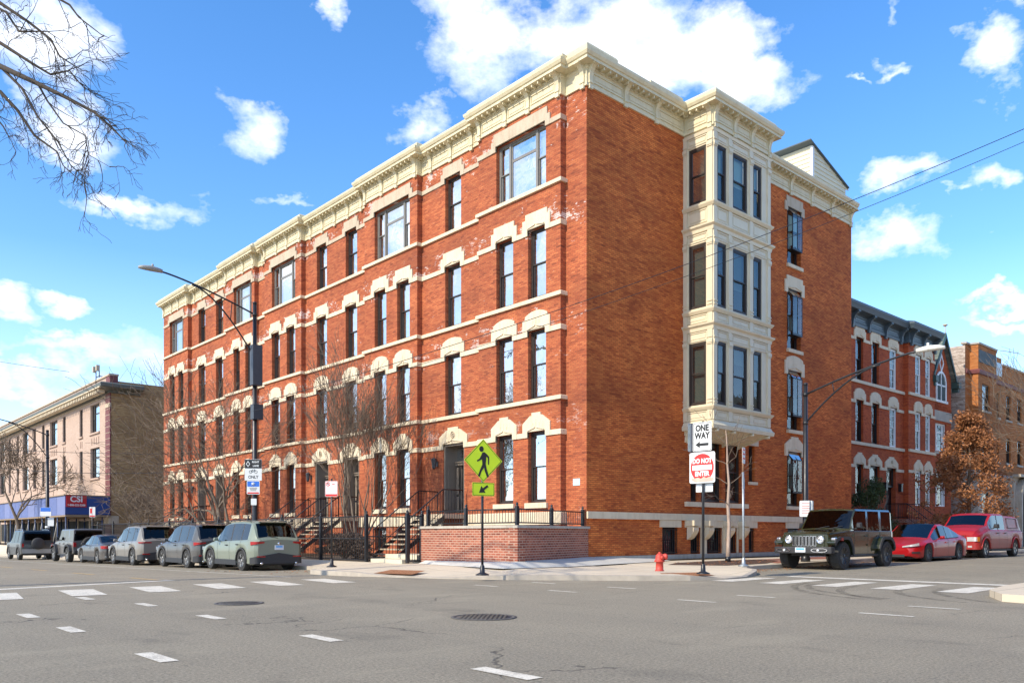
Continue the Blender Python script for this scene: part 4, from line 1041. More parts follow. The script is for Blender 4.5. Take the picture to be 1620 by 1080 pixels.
t = thing('stoop', 'dark stoop with railings in front of the row house door', 'stoop', (29.7, RY, 0))
s = MB(); s.box((-.9, -1.3, 1.85), (.9, 0, 2.05))
s.build('landing', 'brick_planter', t)
for i in range(8): s = MB(); s.box((-.8, -1.3-.27*(i+1), 1.85-.21*i-.26), (.8, -1.3-.27*i-.002, 1.85-.21*i)); s.build('step', 'brick_planter', t)
for sx in (-.85, .85):
    mm = MB(); rail_run(mm, [(sx, -3.4, .35), (sx, -1.3, 2.05), (sx, -.1, 2.05)]); mm.build('railing', 'iron', t)
f2 = thing('iron_fence', 'dark iron fence before the row house between the evergreen bush and the brown oak', 'fence', (31, -.6, 0))
iron_fence(f2, [(-6, 0), (6, 0)], .3, 1.55, [(-6, 0), (-3, 0), (0, 0), (3, 0), (6, 0)], .14, .04)
# ================================================================= gabled house
gh = thing('gabled_house', 'narrow red brick house with a slate gable, arched window and green eaves brackets', 'house')
GX0, GX1 = 35.55, 38.9; FNg = RF(-RY+.05)
gop = [(36.25, 38.1, 6.65, 8.5, 'm'), (36.25, 38.1, 3.0, 5.2, 'm')]
m = MB(); wall_cells(m, FNg, GX0, GX1, 0, 11.6, [h[:4] for h in gop], .25); m.fn = FNg
gm = (GX0+GX1)/2; m.add([(GX0, 0, 11.6), (GX1, 0, 11.6), (gm, 0, 14.1)], [(0, 1, 2)]); m.fn = None
m.add([(GX1, RY, 0), (GX1, RY+9, 0), (GX1, RY+9, 11.6), (GX1, RY, 11.6)], [(0, 1, 2, 3)]); m.add([(GX0, RY, 0), (GX0, RY+9, 0), (GX0, RY+9, 11.6), (GX0, RY, 11.6)], [(0, 1, 2, 3)])
m.build('front_wall', 'brick_row', gh, fix=False)
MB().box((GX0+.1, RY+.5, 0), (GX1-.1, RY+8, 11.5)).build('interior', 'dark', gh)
M['slate_roof'] = brick_mat('green_grey_slates', (.17, .20, .17), (.08, .10, .09), (.3, .33, .28), (.04, .05, .05), .8, .22, .25)
for s, xe in ((-1, GX0-.25), (1, GX1+.25)):
    m = MB(); zt, ze = 14.25, 11.35
    m.add([(xe, RY-.3, ze), (gm, RY-.3, zt), (gm, RY+9, zt), (xe, RY+9, ze), (xe, RY-.3, ze+.12), (gm, RY-.3, zt+.14), (gm, RY+9, zt+.14), (xe, RY+9, ze+.12)], [(0, 1, 2, 3), (4, 7, 6, 5), (0, 4, 5, 1), (1, 5, 6, 2), (2, 6, 7, 3), (3, 7, 4, 0)])
    m.build('roof_slope', 'slate_roof', gh)
    b = MB(); b.add([(xe, RY-.38, ze-.1), (gm, RY-.38, zt-.12), (gm, RY-.38, zt+.2), (xe, RY-.38, ze+.2), (xe, RY-.30, ze-.1), (gm, RY-.30, zt-.12), (gm, RY-.30, zt+.2), (xe, RY-.30, ze+.2)], [(0, 1, 2, 3), (4, 7, 6, 5), (0, 4, 5, 1), (1, 5, 6, 2), (2, 6, 7, 3), (3, 7, 4, 0)])
    b.box((xe-.1, RY-.5, ze-.35), (xe+.35, RY, ze+.05)); b.box((xe-.0, RY-.4, ze-.6), (xe+.25, RY, ze-.35)); b.build('bargeboard', plain('dark_green_eaves_paint', (.03, .07, .06), .5, .2, 4), gh)
m = MB(); m.tube([(gm, RY-.3, 14.2), (gm, RY-.3, 14.9)], .03, 5); m.lathe([(.02, 14.85), (.16, 14.95), (.16, 15.0)], (gm, RY-.3, 0), 2, 8); m.build('finial', 'stone_grey', gh)
# diamond panel + arched window
m = MB(FNg)
def ring(mb, pts, pts2, d0, d1):
    n = len(pts); vs = [(a, d0, b) for a, b in pts]+[(a, d0, b) for a, b in pts2]+[(a, d1, b) for a, b in pts]+[(a, d1, b) for a, b in pts2]
    fs = []
    for i in range(n):
        j = (i+1) % n; fs += [(i, j, n+j, n+i), (2*n+i, 3*n+i, 3*n+j, 2*n+j), (i, 2*n+i, 2*n+j, j), (n+i, n+j, 3*n+j, 3*n+i)]
    mb.add(vs, fs)
dm = lambda r, q: [(gm+r*q*.6, 12.5), (gm, 12.5+r*q), (gm-r*q*.6, 12.5), (gm, 12.5-r*q)]
ring(m, dm(.62, 1), dm(.45, 1), -.01, .04); 
AC, AR = (37.15, 11.1), .85
arch = lambda r: [(AC[0]-r, 10.0)]+[(AC[0]-r*math.cos(math.pi*i/12), AC[1]+r*math.sin(math.pi*i/12)) for i in range(13)]+[(AC[0]+r, 10.0)]
ring(m, arch(.85), arch(.70), -.01, .06); m.box((AC[0]-.04, 0, 10), (AC[0]+.04, .05, 11.8)); m.box((AC[0]-.7, 0, 10.95), (AC[0]+.7, .05, 11.05)); m.box((AC[0]-1, -.01, 9.85), (AC[0]+1, .1, 10.0))
m.build('arched_window', 'frame_white', gh)
m = MB(FNg); m.prism(arch(.72), -.02, .012, 1); m.build('arched_pane', 'blind_dark', gh)
for (c, d, e) in ((8.65, 9.3, .05), (6.45, 6.6, .08)): m = MB(FNg); m.box((GX0, -.01, c), (GX1, e, d)); m.build('stone_band', 'lime', gh)
m = MB(FNg)
for i in range(12): m.box((GX0+.1+i*.27, .0, 9.55), (GX0+.25+i*.27, .06, 9.7))
m.box((GX0, 0, 9.45), (GX1, .05, 9.52)); m.build('brick_corbel', 'brick_row', gh)
for h in gop: win(gh, FNg, *h[:4], 'triple', 'blind_dark', 'blind_dark', 'frame_white', rec=.1)
m = MB(FNg); ring(m, [(AC[0]-1.2*math.cos(math.pi*i/12), 4.9+.9*math.sin(math.pi*i/12)) for i in range(13)], [(AC[0]-1.0*math.cos(math.pi*i/12), 4.9+.7*math.sin(math.pi*i/12)) for i in range(13)], 0, .08); m.build('door_hood', 'lime', gh)
# ================================================================= orange apartment building
og = thing('orange_building', 'three storey orange brick building with rounded bay, grey limestone ground floor and arched doorway', 'building')
OFr = [(40.3, 2.3), (41.0, 2.3), (41.1, 1.75), (44.6, 1.75), (46.1, 2.35), (47.6, 2.35), (47.7, 2.35), (56, 2.35), (56.1, 1.6), (60, 1.6), (61.5, 2.3), (75, 2.3)]
m = MB(); lm = MB()
oopen = {2: [(40.75+.6, 42.95+.3, 0, 0)]}
def seg_fn(a, b):
    d = Vector((b[0]-a[0], b[1]-a[1])); L = d.length; d.normalize(); n_ = (d.y, -d.x)
    return L, (lambda u, o, z: (a[0]+d.x*u+n_[0]*o, a[1]+d.y*u+n_[1]*o, z))
tops = [14.15, 14.2, 14.2, 14.2, 14.2, 13.7, 13.7, 13.7, 14.1, 14.1, 13.7]
wp = {2: [(.75, 2.2)], 3: [(.55, 1.15)], 4: [(.5, .95)], 6: [(.9, 1.9), (3.4, 4.4), (6, 7.2)], 8: [(1, 2.6)], 9: [(.5, 1.2)], 10: [(2, 3.2)]}
for i, (a, b) in enumerate(zip(OFr, OFr[1:])):
    L, fn = seg_fn(a, b); ws = wp.get(i, []); hs = [(u0, min(u1, L-.1), z0, z1) for u0, u1 in ws for z0, z1 in ((6.5, 8.4), (9.75, 11.6))]
    wall_cells(m, fn, 0, L, 5.4, tops[i], hs, .25)
    for h in hs:
        win(og, fn, *h, 'sash', 'blind_mid' if h[2] > 8 else 'blind_dark', 'blind_dark', 'frame_dark', rec=.1)
        MB(fn).box((h[0]-.1, -.02, h[2]-.14), (h[1]+.1, .1, h[2])).build('window_sill', 'lime', og)
    gh_ = [(u0, min(u1, L-.1), 2.0, 4.1) for u0, u1 in ws] if i in (2, 3, 8) else []
    wall_cells(lm, fn, 0, L, 0, 5.0, gh_, .25)
    for h in gh_: win(og, fn, *h, 'sash', 'blind_dark', 'blind_dark', 'frame_black', rec=.1)
m.fn = None; m.build('front_wall', 'brick_orange', og, fix=False); lm.fn = None; lm.build('limestone_base', 'lime', og, fix=False)
rev = OFr[::-1]
m = MB(); m.sweep(rev, [(-.02, 4.95), (.1, 4.95), (.22, 5.1), (.25, 5.2), (.12, 5.3), (.06, 5.35), (.06, 5.55), (-.02, 5.6)]); m.build('stone_cornice', 'lime', og)
m = MB(); 
for sgm, zt in ((rev[7:], 14.2), ): m.sweep(sgm, [(-.3, zt), (.08, zt), (.1, zt+.12), (-.3, zt+.16)])
m.sweep([(75, 2.3), (47.6, 2.35)], [(-.3, 13.7), (.08, 13.7), (.1, 13.82), (-.3, 13.86)])
m.build('coping', 'lime', og)
m = MB(); m.sweep(rev, [(-.02, 12.15), (.10, 12.2), (.14, 12.4), (.05, 12.5), (-.02, 12.52)]); m.build('string_course', 'brick_maroon', og)
m = MB(); m.sweep([(44.5, 1.75), (41.15, 1.75)], [(-.02, 13.0), (.03, 13.0), (.03, 13.85), (-.02, 13.85)]); m.build('parapet_panel', plain('charcoal_panel', (.035, .035, .033), .6, .2, 3), og)
m = MB(); m.sweep([(47.6, 2.35), (46.1, 2.35), (44.65, 1.77)], [(-.02, 12.85), (.04, 12.85), (.04, 13.8), (-.02, 13.8)]); m.build('metal_panel', 'galv', og)
m = MB(); m.box((40.3, 2.31, 0), (40.8, 20, 14.1)); m.build('side_wall', 'brick_grey', og)
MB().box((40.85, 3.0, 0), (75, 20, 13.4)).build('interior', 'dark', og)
# projecting stone doorway
m = MB(RF(-1.3)); A = (49.7, 3.6); ar = lambda r, k=1.35: [(A[0]-r, 0)]+[(A[0]-r*math.cos(math.pi*i/14), A[1]+r*k*math.sin(math.pi*i/14)) for i in range(15)]+[(A[0]+r, 0)]
m.box((48.0, -1.1, 0), (51.6, -.35, 5.4)); ring(m, ar(1.35), ar(1.1), -.36, .08); ring(m, ar(1.1), ar(.85), -.36, 0); m.box((47.9, -.4, 5.4), (51.7, .15, 5.6)); m.lathe([(.22, -.3), (.22, .15), (.1, .2)], (49.7, 0, 5.35), 1, 8)
m.build('stone_doorway', 'lime', og)
m = MB(RF(-1.3)); m.prism(ar(.86), -.34, -.3, 1); m.build('door', 'dark', og)
# the brick block across the right street: outside the picture, added for the windows' and cars' reflections
ob = thing('brick_building', 'brick building across the right street from the corner building', 'building')
OB = lambda u, o, z: (u, -22.0+o, z)
hs = [(4+3.2*i, 5.2+3.2*i, z, z+2.2) for i in range(14) for z in (1.2, 4.9, 8.6)]
m = MB(); wall_cells(m, OB, 2.0, 52, -.2, 12.4, hs); m.fn = None; m.add([(2, -22, -.2), (2, -36, -.2), (2, -36, 12.4), (2, -22, 12.4)], [(0, 1, 2, 3)]); m.add([(2, -22, 12.4), (52, -22, 12.4), (52, -36, 12.4), (2, -36, 12.4)], [(0, 1, 2, 3)]); m.build('wall', 'brick_row', ob, fix=False)
MB().box((2.6, -35, 0), (51, -22.6, 12.2)).build('interior', 'dark', ob); q = MB(OB); q.box((2, -.02, 11.9), (52, .35, 12.6)); q.build('cornice', 'stone_grey', ob)
for h in hs: q = MB(OB); q.box((h[0]-.15, -.1, h[3]), (h[1]+.15, .06, h[3]+.3)); q.build('lintel', 'stone', ob)
# ================================================================= street furniture
M['sign_yellow'] = plain('fluorescent_yellow_green_sheet', (.66, .86, .02), .45, .04, 5)
M['sign_white'] = plain('white_sign_sheet', (.72, .74, .72), .45, .05, 5)
M['sign_red'] = plain('red_sign_sheet', (.70, .03, .025), .45, .06, 5)
M['sign_black'] = plain('black_sign_ink', (.015, .015, .015), .5, .1, 5)
M['sign_blue'] = plain('blue_sign_sheet', (.03, .16, .62), .45, .05, 5)
M['lamp_metal'] = plain('grey_lamp_housing', (.30, .30, .27), .5, .2, 10)
class Face:
    """a board standing upright: u to the right as read, v up, w out of the face"""
    def __init__(s, c, ang): s.c = Vector(c); a = R(ang); s.n = Vector((math.cos(a), math.sin(a), 0)); s.u = Vector((-s.n.y, s.n.x, 0))
    def __call__(s, u, w, v): p = s.c+s.u*u+s.n*w; return (p.x, p.y, p.z+v)
def rrect(w, h, r, k=4):
    pts = []
    for cx, cy, a0 in ((w/2-r, h/2-r, 0), (-w/2+r, h/2-r, 90), (-w/2+r, -h/2+r, 180), (w/2-r, -h/2+r, 270)):
        for i in range(k+1): a = R(a0+90*i/k); pts.append((cx+r*math.cos(a), cy+r*math.sin(a)))
    return pts
def board(parent, fc, pts, mat, t=.004, w=0., name='sign_panel'):
    m = MB(fc); m.prism(pts, w-t, w, 1); return m.build(name, mat, parent)
def ltr(parent, fc, txt, size, mat, u=0, v=0, bold=0, w=.003, sx=1., name='lettering', spacing=1.):
    vs, fs = text_geo(txt, size, bold, .001, spacing); m = MB(fc); m.add([(u+x*sx, w+z, v+y) for x, y, z in vs], fs); return m.build(name, mat, parent, fix=False)
def pole(parent, x, y, z0, z1, r=.03, mat='iron', lean=(0, 0), base=True, n=10):
    m = MB(); m.tube([(x, y, z0), (x+lean[0], y+lean[1], z1)], r, n)
    if base: m.lathe([(.17, z0), (.175, z0+.02), (.12, z0+.045), (.065, z0+.07), (.055, z0+.22), (.04, z0+.25), (r, z0+.27)], (x, y, 0), 2, 12)
    return m.build('pole', mat, parent)
BACK = 'galv'
# pedestrian crossing sign, facing -y
x, y = -7.23, -3.22; zb = .14
t = thing('crossing_sign', 'yellow green diamond pedestrian crossing sign with an arrow plate on a black pole', 'sign', (0, 0, 0))
pole(t, x, y, zb, 3.36, .032)
f = Face((x, y-.04, 2.98), -102); s = .535
D = lambda k: [(s*k, 0), (0, s*k), (-s*k, 0), (0, -s*k)]
dd = board(t, f, D(1.0), 'sign_yellow')
m = MB(f); ring(m, D(.955), D(.925), 0, .002); m.build('border', 'sign_black', dd)
m = MB(f)
def blob(pts, w=.004): m.prism(pts, 0, w, 1)
blob([(-.055+.062*math.cos(a*.5236), .285+.072*math.sin(a*.5236)) for a in range(12)])
blob([(-.03, .20), (.03, .21), (.09, .17), (.16, .10), (.155, -.09), (.125, -.10), (.12, .07), (.08, .10), (.07, -.02), (.06, -.10), (-.03, -.10), (-.04, .03), (-.10, -.0), (-.17, -.035), (-.185, .0), (-.11, .045), (-.06, .13)])
blob([(-.03, -.095), (.03, -.095), (.02, -.17), (-.06, -.28), (-.10, -.40), (-.155, -.385), (-.10, -.24)])
blob([(.01, -.095), (.065, -.095), (.09, -.20), (.155, -.40), (.105, -.42), (.03, -.24)])
m.build('walking_figure', 'sign_black', dd)
f = Face((x, y-.04, 2.27), -102); dd = board(t, f, rrect(.62, .33, .03), 'sign_yellow', name='arrow_plate')
m = MB(f); ring(m, rrect(.595, .305, .025), rrect(.575, .285, .02), 0, .002)
c_, s_ = math.cos(R(215)), math.sin(R(215))
ar_ = [(-.13, -.022), (.04, -.022), (.04, -.085), (.16, 0), (.04, .085), (.04, .022), (-.13, .022)]
ar_ = [(-.15, -.03), (.0, -.03), (.0, -.10), (.15, 0), (.0, .10), (.0, .03), (-.15, .03)]
m.prism([(a*c_-b*s_, a*s_+b*c_) for a, b in ar_], 0, .004, 1); m.build('arrow', 'sign_black', dd)
# one way / do not enter
x, y = -2.6, -6.49
t = thing('do_not_enter_sign', 'red and white do not enter sign below a one way sign on a black pole', 'sign')
pole(t, x, y, .14, 4.05, .034)
f = Face((x-.045, y, 2.86), 182); dd = board(t, f, rrect(.76, .79, .05), 'sign_white')
board(dd, f, [(.345*math.cos(i*math.pi/18), .355*math.sin(i*math.pi/18)) for i in range(36)], 'sign_red', .003, .003, 'red_disc')
board(dd, f, rrect(.58, .13, .01), 'sign_white', .002, .006, 'white_bar')
ltr(dd, f, 'DO NOT', .165, 'sign_white', 0, .165, .008, .006, .85); ltr(dd, f, 'ENTER', .165, 'sign_white', 0, -.16, .008, .006, .85)
sm = MB(f); rg = random.Random(2)
pts = [(-.33, -.30), (-.30, -.245), (-.22, -.27), (-.12, -.25), (-.03, -.285), (.05, -.235), (.13, -.27), (.22, -.24), (.33, -.27), (.35, -.33), (.2, -.36), (-.2, -.365)]
sm.prism(pts, .003, .0075, 1); sm.build('faded_patch', plain('faded_red_smear', (.80, .42, .33), .6, .35, 7), dd)
f = Face((x-.045, y+.0, 3.65), 182); dd = board(t, f, rrect(.56, .74, .04), 'sign_white', .006, name='one_way_panel')
m = MB(f); ring(m, rrect(.53, .71, .035), rrect(.505, .685, .03), 0, .002)
m.prism([(-.20, -.20), (-.07, -.115), (-.07, -.165), (.19, -.165), (.19, -.235), (-.07, -.235), (-.07, -.285)], 0, .004, 1); m.build('arrow', 'sign_black', dd)
ltr(dd, f, 'ONE', .22, 'sign_black', 0, .215, .010, .003, .85); ltr(dd, f, 'WAY', .22, 'sign_black', 0, .02, .010, .003, .85)
f2_ = Face((x+.06, y+.30, 3.65), 262); board(t, f2_, rrect(.50, .74, .04), BACK, name='rear_panel')
board(t, Face((x+.05, y, 2.35), 182), rrect(.50, .22, .02), 'sign_white', name='small_panel')
# parking sign on the bump-out
x, y = -6.94, 4.73
t = thing('parking_sign', 'white and red no parking sign on a short black pole by the iron fence', 'sign')
pole(t, x, y, .10, 2.95, .03)
f = Face((x-.03, y-.03, 2.62), -140); dd = board(t, f, rrect(.42, .50, .03), 'sign_white')
m = MB(f); ring(m, [(-.11+.07*math.cos(a*.3927), .15+.07*math.sin(a*.3927)) for a in range(16)], [(-.11+.052*math.cos(a*.3927), .15+.052*math.sin(a*.3927)) for a in range(16)], 0, .003)
m.prism([(-.165, .19), (-.15, .205), (-.055, .11), (-.07, .095)], 0, .003, 1); m.box((-.2, 0, -.235), (.2, .003, -.17)); ring(m, rrect(.40, .48, .025), rrect(.385, .465, .02), 0, .003); m.build('red_marks', 'sign_red', dd)
ltr(dd, f, 'P', .09, 'sign_black', -.11, .15, .003); ltr(dd, f, 'NO', .055, 'sign_red', .07, .15, .002)
m = MB(f)
for i in range(3): m.box((-.15, 0, .03-.05*i), (.15, .002, .036-.05*i))
m.build('small_print', 'frame_grey', dd)
# grey leaning parking sign pole
x, y = 2.23, -4.60
t = thing('parking_sign', 'parking sign seen nearly edge on, atop a grey leaning steel pole', 'sign')
pole(t, x, y, .16, 3.1, .035, 'galv', (.05, .05)); m = MB(); m.tube([(x+.05, y+.05, 3.0), (x+.055, y+.055, 3.85)], .03, 8); m.build('pole_extension', plain('rusty_tube', (.30, .17, .10), .7, .3, 8), t)
f = Face((x+.05, y+.02, 3.62), 288); dd = board(t, f, rrect(.32, .50, .03), 'sign_white'); m = MB(f)
for v in (.15, .02, -.12): m.box((-.12, 0, v), (.12, .002, v+.05))
m.build('red_marks', 'sign_red', dd); board(t, Face((x+.05, y+.02, 2.75), 288), rrect(.18, .36, .02), 'galv', name='small_panel')
def street_lamp(lab, x, y, zt, tip, r=.085, two=True, box=False, rise=(.4, 1.3), dz=.0, headmat='lamp_metal', mat='iron', lbase=None):
    z0 = (zg(x, y) if lbase is None else lbase); t = thing('street_lamp', lab, 'street lamp', (0, 0, 0), 0, 'street lamps')
    m = MB(); m.tube([(x, y, z0), (x, y, z0+1.), (x, y, zt)], [r*1.25, r*1.15, r*.8], 12); m.lathe([(r*1.9, z0), (r*1.9, z0+.25), (r*1.3, z0+.4)], (x, y, 0), 2, 12); m.lathe([(r*.9, zt-.02), (r*.95, zt+.04), (.01, zt+.07)], (x, y, 0), 2, 12); m.build('pole', mat, t)
    tx, ty, tz = tip; P0 = Vector((x, y, zt-rise[0])); P3 = Vector(tip); d = Vector((tx-x, ty-y, 0)); L = d.length; d.normalize()
    def curve(a, h, e):
        pts = []
        for i in range(13):
            s_ = i/12; p = a+(P3-a)*s_*e; p.z = a.z+(P3.z-a.z)*(1-(1-s_)**h)*(1 if e == 1 else 1); pts.append(tuple(p))
        return pts
    m = MB(); m.tube(curve(P0, 1.35, 1), .035, 8)
    Q = Vector((x, y, zt-rise[1])); pts = []
    top = curve(P0, 1.35, 1); E = Vector(top[8])-Vector((0, 0, .05))
    for i in range(11): s_ = i/10; p = Q+(E-Q)*s_; p.z = Q.z+(E.z-Q.z)*(1-(1-s_)**1.6); pts.append(tuple(p))
    m.tube(pts, .032, 8); m.tube([top[3], pts[4]], .018, 6)
    for zz in (zt-rise[0], zt-rise[1]): m.lathe([(r*1.0, zz-.06), (r*1.05, zz+.06)], (x, y, 0), 2, 10)
    m.build('arm', mat, t)
    h = MB(); w = Vector((-d.y, d.x, 0))
    def hp(a, b, c): p = P3+d*a+w*b+Vector((0, 0, c)); return tuple(p)
    sec = [(-.15, .05, .06), (.05, .11, .09), (.30, .15, .10), (.55, .13, .07), (.70, .05, .03)]
    vs = []; 
    for a, b, c in sec: vs += [hp(a, -b, -.02), hp(a, -b*.7, c), hp(a, b*.7, c), hp(a, b, -.02), hp(a, b*.5, -.06), hp(a, -b*.5, -.06)]
    fs = [(i*6+j, i*6+(j+1) % 6, i*6+6+(j+1) % 6, i*6+6+j) for i in range(4) for j in range(6)]+[tuple(range(6))[::-1], tuple(range(24, 30))]
    h.add(vs, fs, True); h.tube([hp(.2, 0, .08), hp(.2, 0, .2)], .04, 8); h.build('lamp_head', headmat, t)
    return t
l1 = street_lamp('tall black street lamp with control box and lane signs before the long brick front', -6.0, 12.53, 10.41, (-9.75, 12.53, 10.92), .095, rise=(.45, 2.2))
m = MB(); m.box((-6.2, 12.25, 7.1), (-5.8, 12.55, 8.7)); m.box((-6.15, 12.3, 5.75), (-5.75, 12.6, 6.35)); m.build('control_box', 'iron_grey', l1)
f = Face((-6.12, 12.38, 3.72), -125); dd = board(l1, f, rrect(.66, .84, .02), 'sign_white', .02, .06, 'lane_sign')
m = MB(f); m.box((-.325, .06, .06), (.325, .064, .41)); m.build('black_field', 'sign_black', dd)
m = MB(f); ring(m, [(-.12, .235), (-.20, .36), (-.28, .235), (-.20, .11)], [(-.145, .235), (-.20, .315), (-.255, .235), (-.20, .155)], .06, .067); m.build('diamond', 'sign_white', dd)
ltr(dd, f, 'RIGHT', .105, 'sign_white', .09, .31, .003, .066, .9); ltr(dd, f, 'LANE', .105, 'sign_white', .10, .16, .003, .066, .9); ltr(dd, f, 'ONLY', .17, 'sign_black', 0, -.29, .004, .062, .85)
m = MB(f)
for cx in (-.10, .10): ring(m, [(cx+.065*math.cos(a*.5236), -.08+.065*math.sin(a*.5236)) for a in range(12)], [(cx+.05*math.cos(a*.5236), -.08+.05*math.sin(a*.5236)) for a in range(12)], .06, .063)
for a, b in (((-.10, -.08), (-.04, .0)), ((-.04, .0), (.06, .0)), ((.06, .0), (0, -.08)), ((0, -.08), (-.04, 0)), ((-.1, -.08), (0, -.08)), ((.10, -.08), (.05, .03))):
    m.tube([(a[0], .063, a[1]), (b[0], .063, b[1])], .007, 4)
m.build('bicycle_symbol', 'sign_black', dd)
f = Face((-6.12, 12.38, 3.02), -125); dd = board(l1, f, rrect(.50, .54, .04), 'sign_white', .02, .06, 'snow_route_sign')
board(dd, f, rrect(.46, .21, .02), 'sign_blue', .002, .064, 'blue_field').location = (0, 0, .14)
m = MB(f)
for a in range(3): 
    c_, s_ = math.cos(R(60*a+30))*.08, math.sin(R(60*a+30))*.08; m.tube([(-c_, .066, .14-s_), (c_, .066, .14+s_)], .016, 4)
m.build('snowflake', 'sign_white', dd)
m = MB(f); m.box((-.22, .06, -.245), (.22, .064, -.19)); m.build('red_strip', 'sign_red', dd)
m = MB(f)
for i in range(3): m.box((-.15+.02*i, .06, -.03-.05*i), (.15-.02*i, .063, -.005-.05*i))
m.build('small_print', 'frame_grey', dd)
board(l1, Face((-6.1, 12.38, 2.45), -125), rrect(.22, .26, .02), 'sign_white', .02, .06, 'small_panel')
l2 = street_lamp('black street lamp in front of the pink building', -6.0, 46.48, 8.5, (-9.6, 46.5, 9.15), .12, rise=(.3, 1.9))
f = Face((-6.12, 46.3, 2.75), -125); dd = board(l2, f, rrect(.72, .62, .05), 'sign_white', .02, .08, 'snow_route_sign'); m = MB(f); m.box((-.34, .08, .02), (.34, .085, .30)); m.build('blue_field', 'sign_blue', dd)
board(l2, Face((-5.8, 46.3, 2.05), -125), rrect(.42, .60, .03), 'sign_white', .02, .08, 'small_panel')
m = MB()
for z in (1.2, 1.6): m.lathe([(.15, z), (.15, z+.14)], (-6.0, 46.48, 0), 2, 12)
m.build('tape_band', 'sign_white', l2)
l3 = street_lamp('street lamp with a long arm reaching right behind the dark green off-road car', 6.6, -4.3, 6.40, (6.75, -8.15, 6.98), .085, rise=(.35, 1.35), headmat=plain('white_lamp_housing', (.72, .72, .66), .4, .06, 5))
f = Face((6.48, -4.38, 2.05), -150); dd = board(l3, f, rrect(.42, .56, .04), 'sign_white', .004, .03, 'notice_board')
m = MB(f)
for v in (.17, .08, 0, -.08, -.16): m.box((-.13, .03, v), (.13, .032, v+.025))
m.build('small_print', plain('faded_red_print', (.6, .25, .22), .5, .1, 5), dd)
board(l3, Face((6.62, -4.46, 2.05), -80), rrect(.42, .56, .04), 'galv', .004, .05, 'side_board')
x, y = -3.6, 44.5
t = thing('parking_sign', 'small parking sign on a post by the blue scaffold shed end', 'sign'); pole(t, x, y, -.35, 3.1, .03, 'iron_grey'); f = Face((x, y-.03, 2.75), -125); dd = board(t, f, rrect(.40, .72, .03), 'sign_white'); m = MB(f); m.box((-.18, 0, -.33), (.18, .003, -.24)); m.box((-.15, 0, -.1), (.0, .003, .25)); m.build('red_marks', 'sign_red', dd)
# fire hydrant
M['hydrant'] = plain('faded_red_hydrant_paint', (.52, .055, .035), .55, .25, 9, bump=.1)
t = thing('fire_hydrant', 'short faded red fire hydrant with a side outlet on the sidewalk', 'hydrant', (-2.35, -4.9, .155), R(-20))
m = MB(); m.lathe([(.125, 0), (.13, .02), (.105, .03), (.10, .24), (.14, .25), (.145, .285), (.12, .295), (.115, .36), (.10, .43), (.06, .475), (.03, .485), (.03, .52), (.0, .52)], n=18); m.build('barrel', 'hydrant', t)
m = MB(); m.lathe([(.075, .05), (.075, .15), (.09, .15), (.09, .21), (.05, .215), (.03, .25), (.0, .25)], (0, 0, .385), 0, 12); m.build('outlet_cap', 'hydrant', t)
m = MB(); m.lathe([(.06, -.13), (.05, -.17), (.02, -.18)], (0, 0, .37), 1, 10); m.build('front_cap', 'hydrant', t)
m = MB()
for i in range(8): a = i*.785; m.lathe([(.013, .285), (.013, .30)], (.128*math.cos(a), .128*math.sin(a), 0), 2, 6)
m.build('flange_bolt', 'hydrant', t)
# blue street notice on the brick corner
pq = MB(); pq.box((-.012, .30, 2.82), (-.003, .62, 3.05)); o = tag(pq.build('wall_plaque', plain('pale_blue_notice', (.50, .72, .82), .5, .12, 12)), 'small pale blue notice fixed to the brick near the building corner', 'sign')
# overhead wires
def wire(pts, r, lab):
    A, B_, s_ = pts; P = []
    for i in range(33): t_ = i/32; P.append((A[0]+(B_[0]-A[0])*t_, A[1]+(B_[1]-A[1])*t_, A[2]+(B_[2]-A[2])*t_-s_*4*t_*(1-t_)))
    m = MB(); m.tube(P, r, 4); return tag(m.build('overhead_wire', 'iron'), lab, 'wire', 'overhead wires')
FWD, RGT, CAM = Vector((.6667, .7453, 0)), Vector((.7453, -.6667, 0)), Vector((-20.27, -18.9, 1.15))
def at(px, py, d): """point of the street scene at depth d""" ; return tuple(CAM+FWD*d+RGT*((px-810)/1299*d)+Vector((0, 0, (845-py)/1299*d)))
wire((at(1800, 125, 22), at(400, 640, 25), .55), .010, 'upper of the two thin wires crossing the brick side wall')
wire((at(1800, 145, 22), at(400, 650, 25), .62), .008, 'lower of the two thin wires crossing the brick side wall')
wire((at(-150, 722, 40), at(420, 735, 40), .6), .012, 'thin wire in front of the pink building, the lowest there')
wire((at(-150, 545, 60), at(110, 588, 60), .1), .015, 'thin wire in the sky above the pink building')
wire((at(-150, 700, 45), at(420, 715, 45), .3), .012, 'thin wire in front of the pink building, below its upper windows')
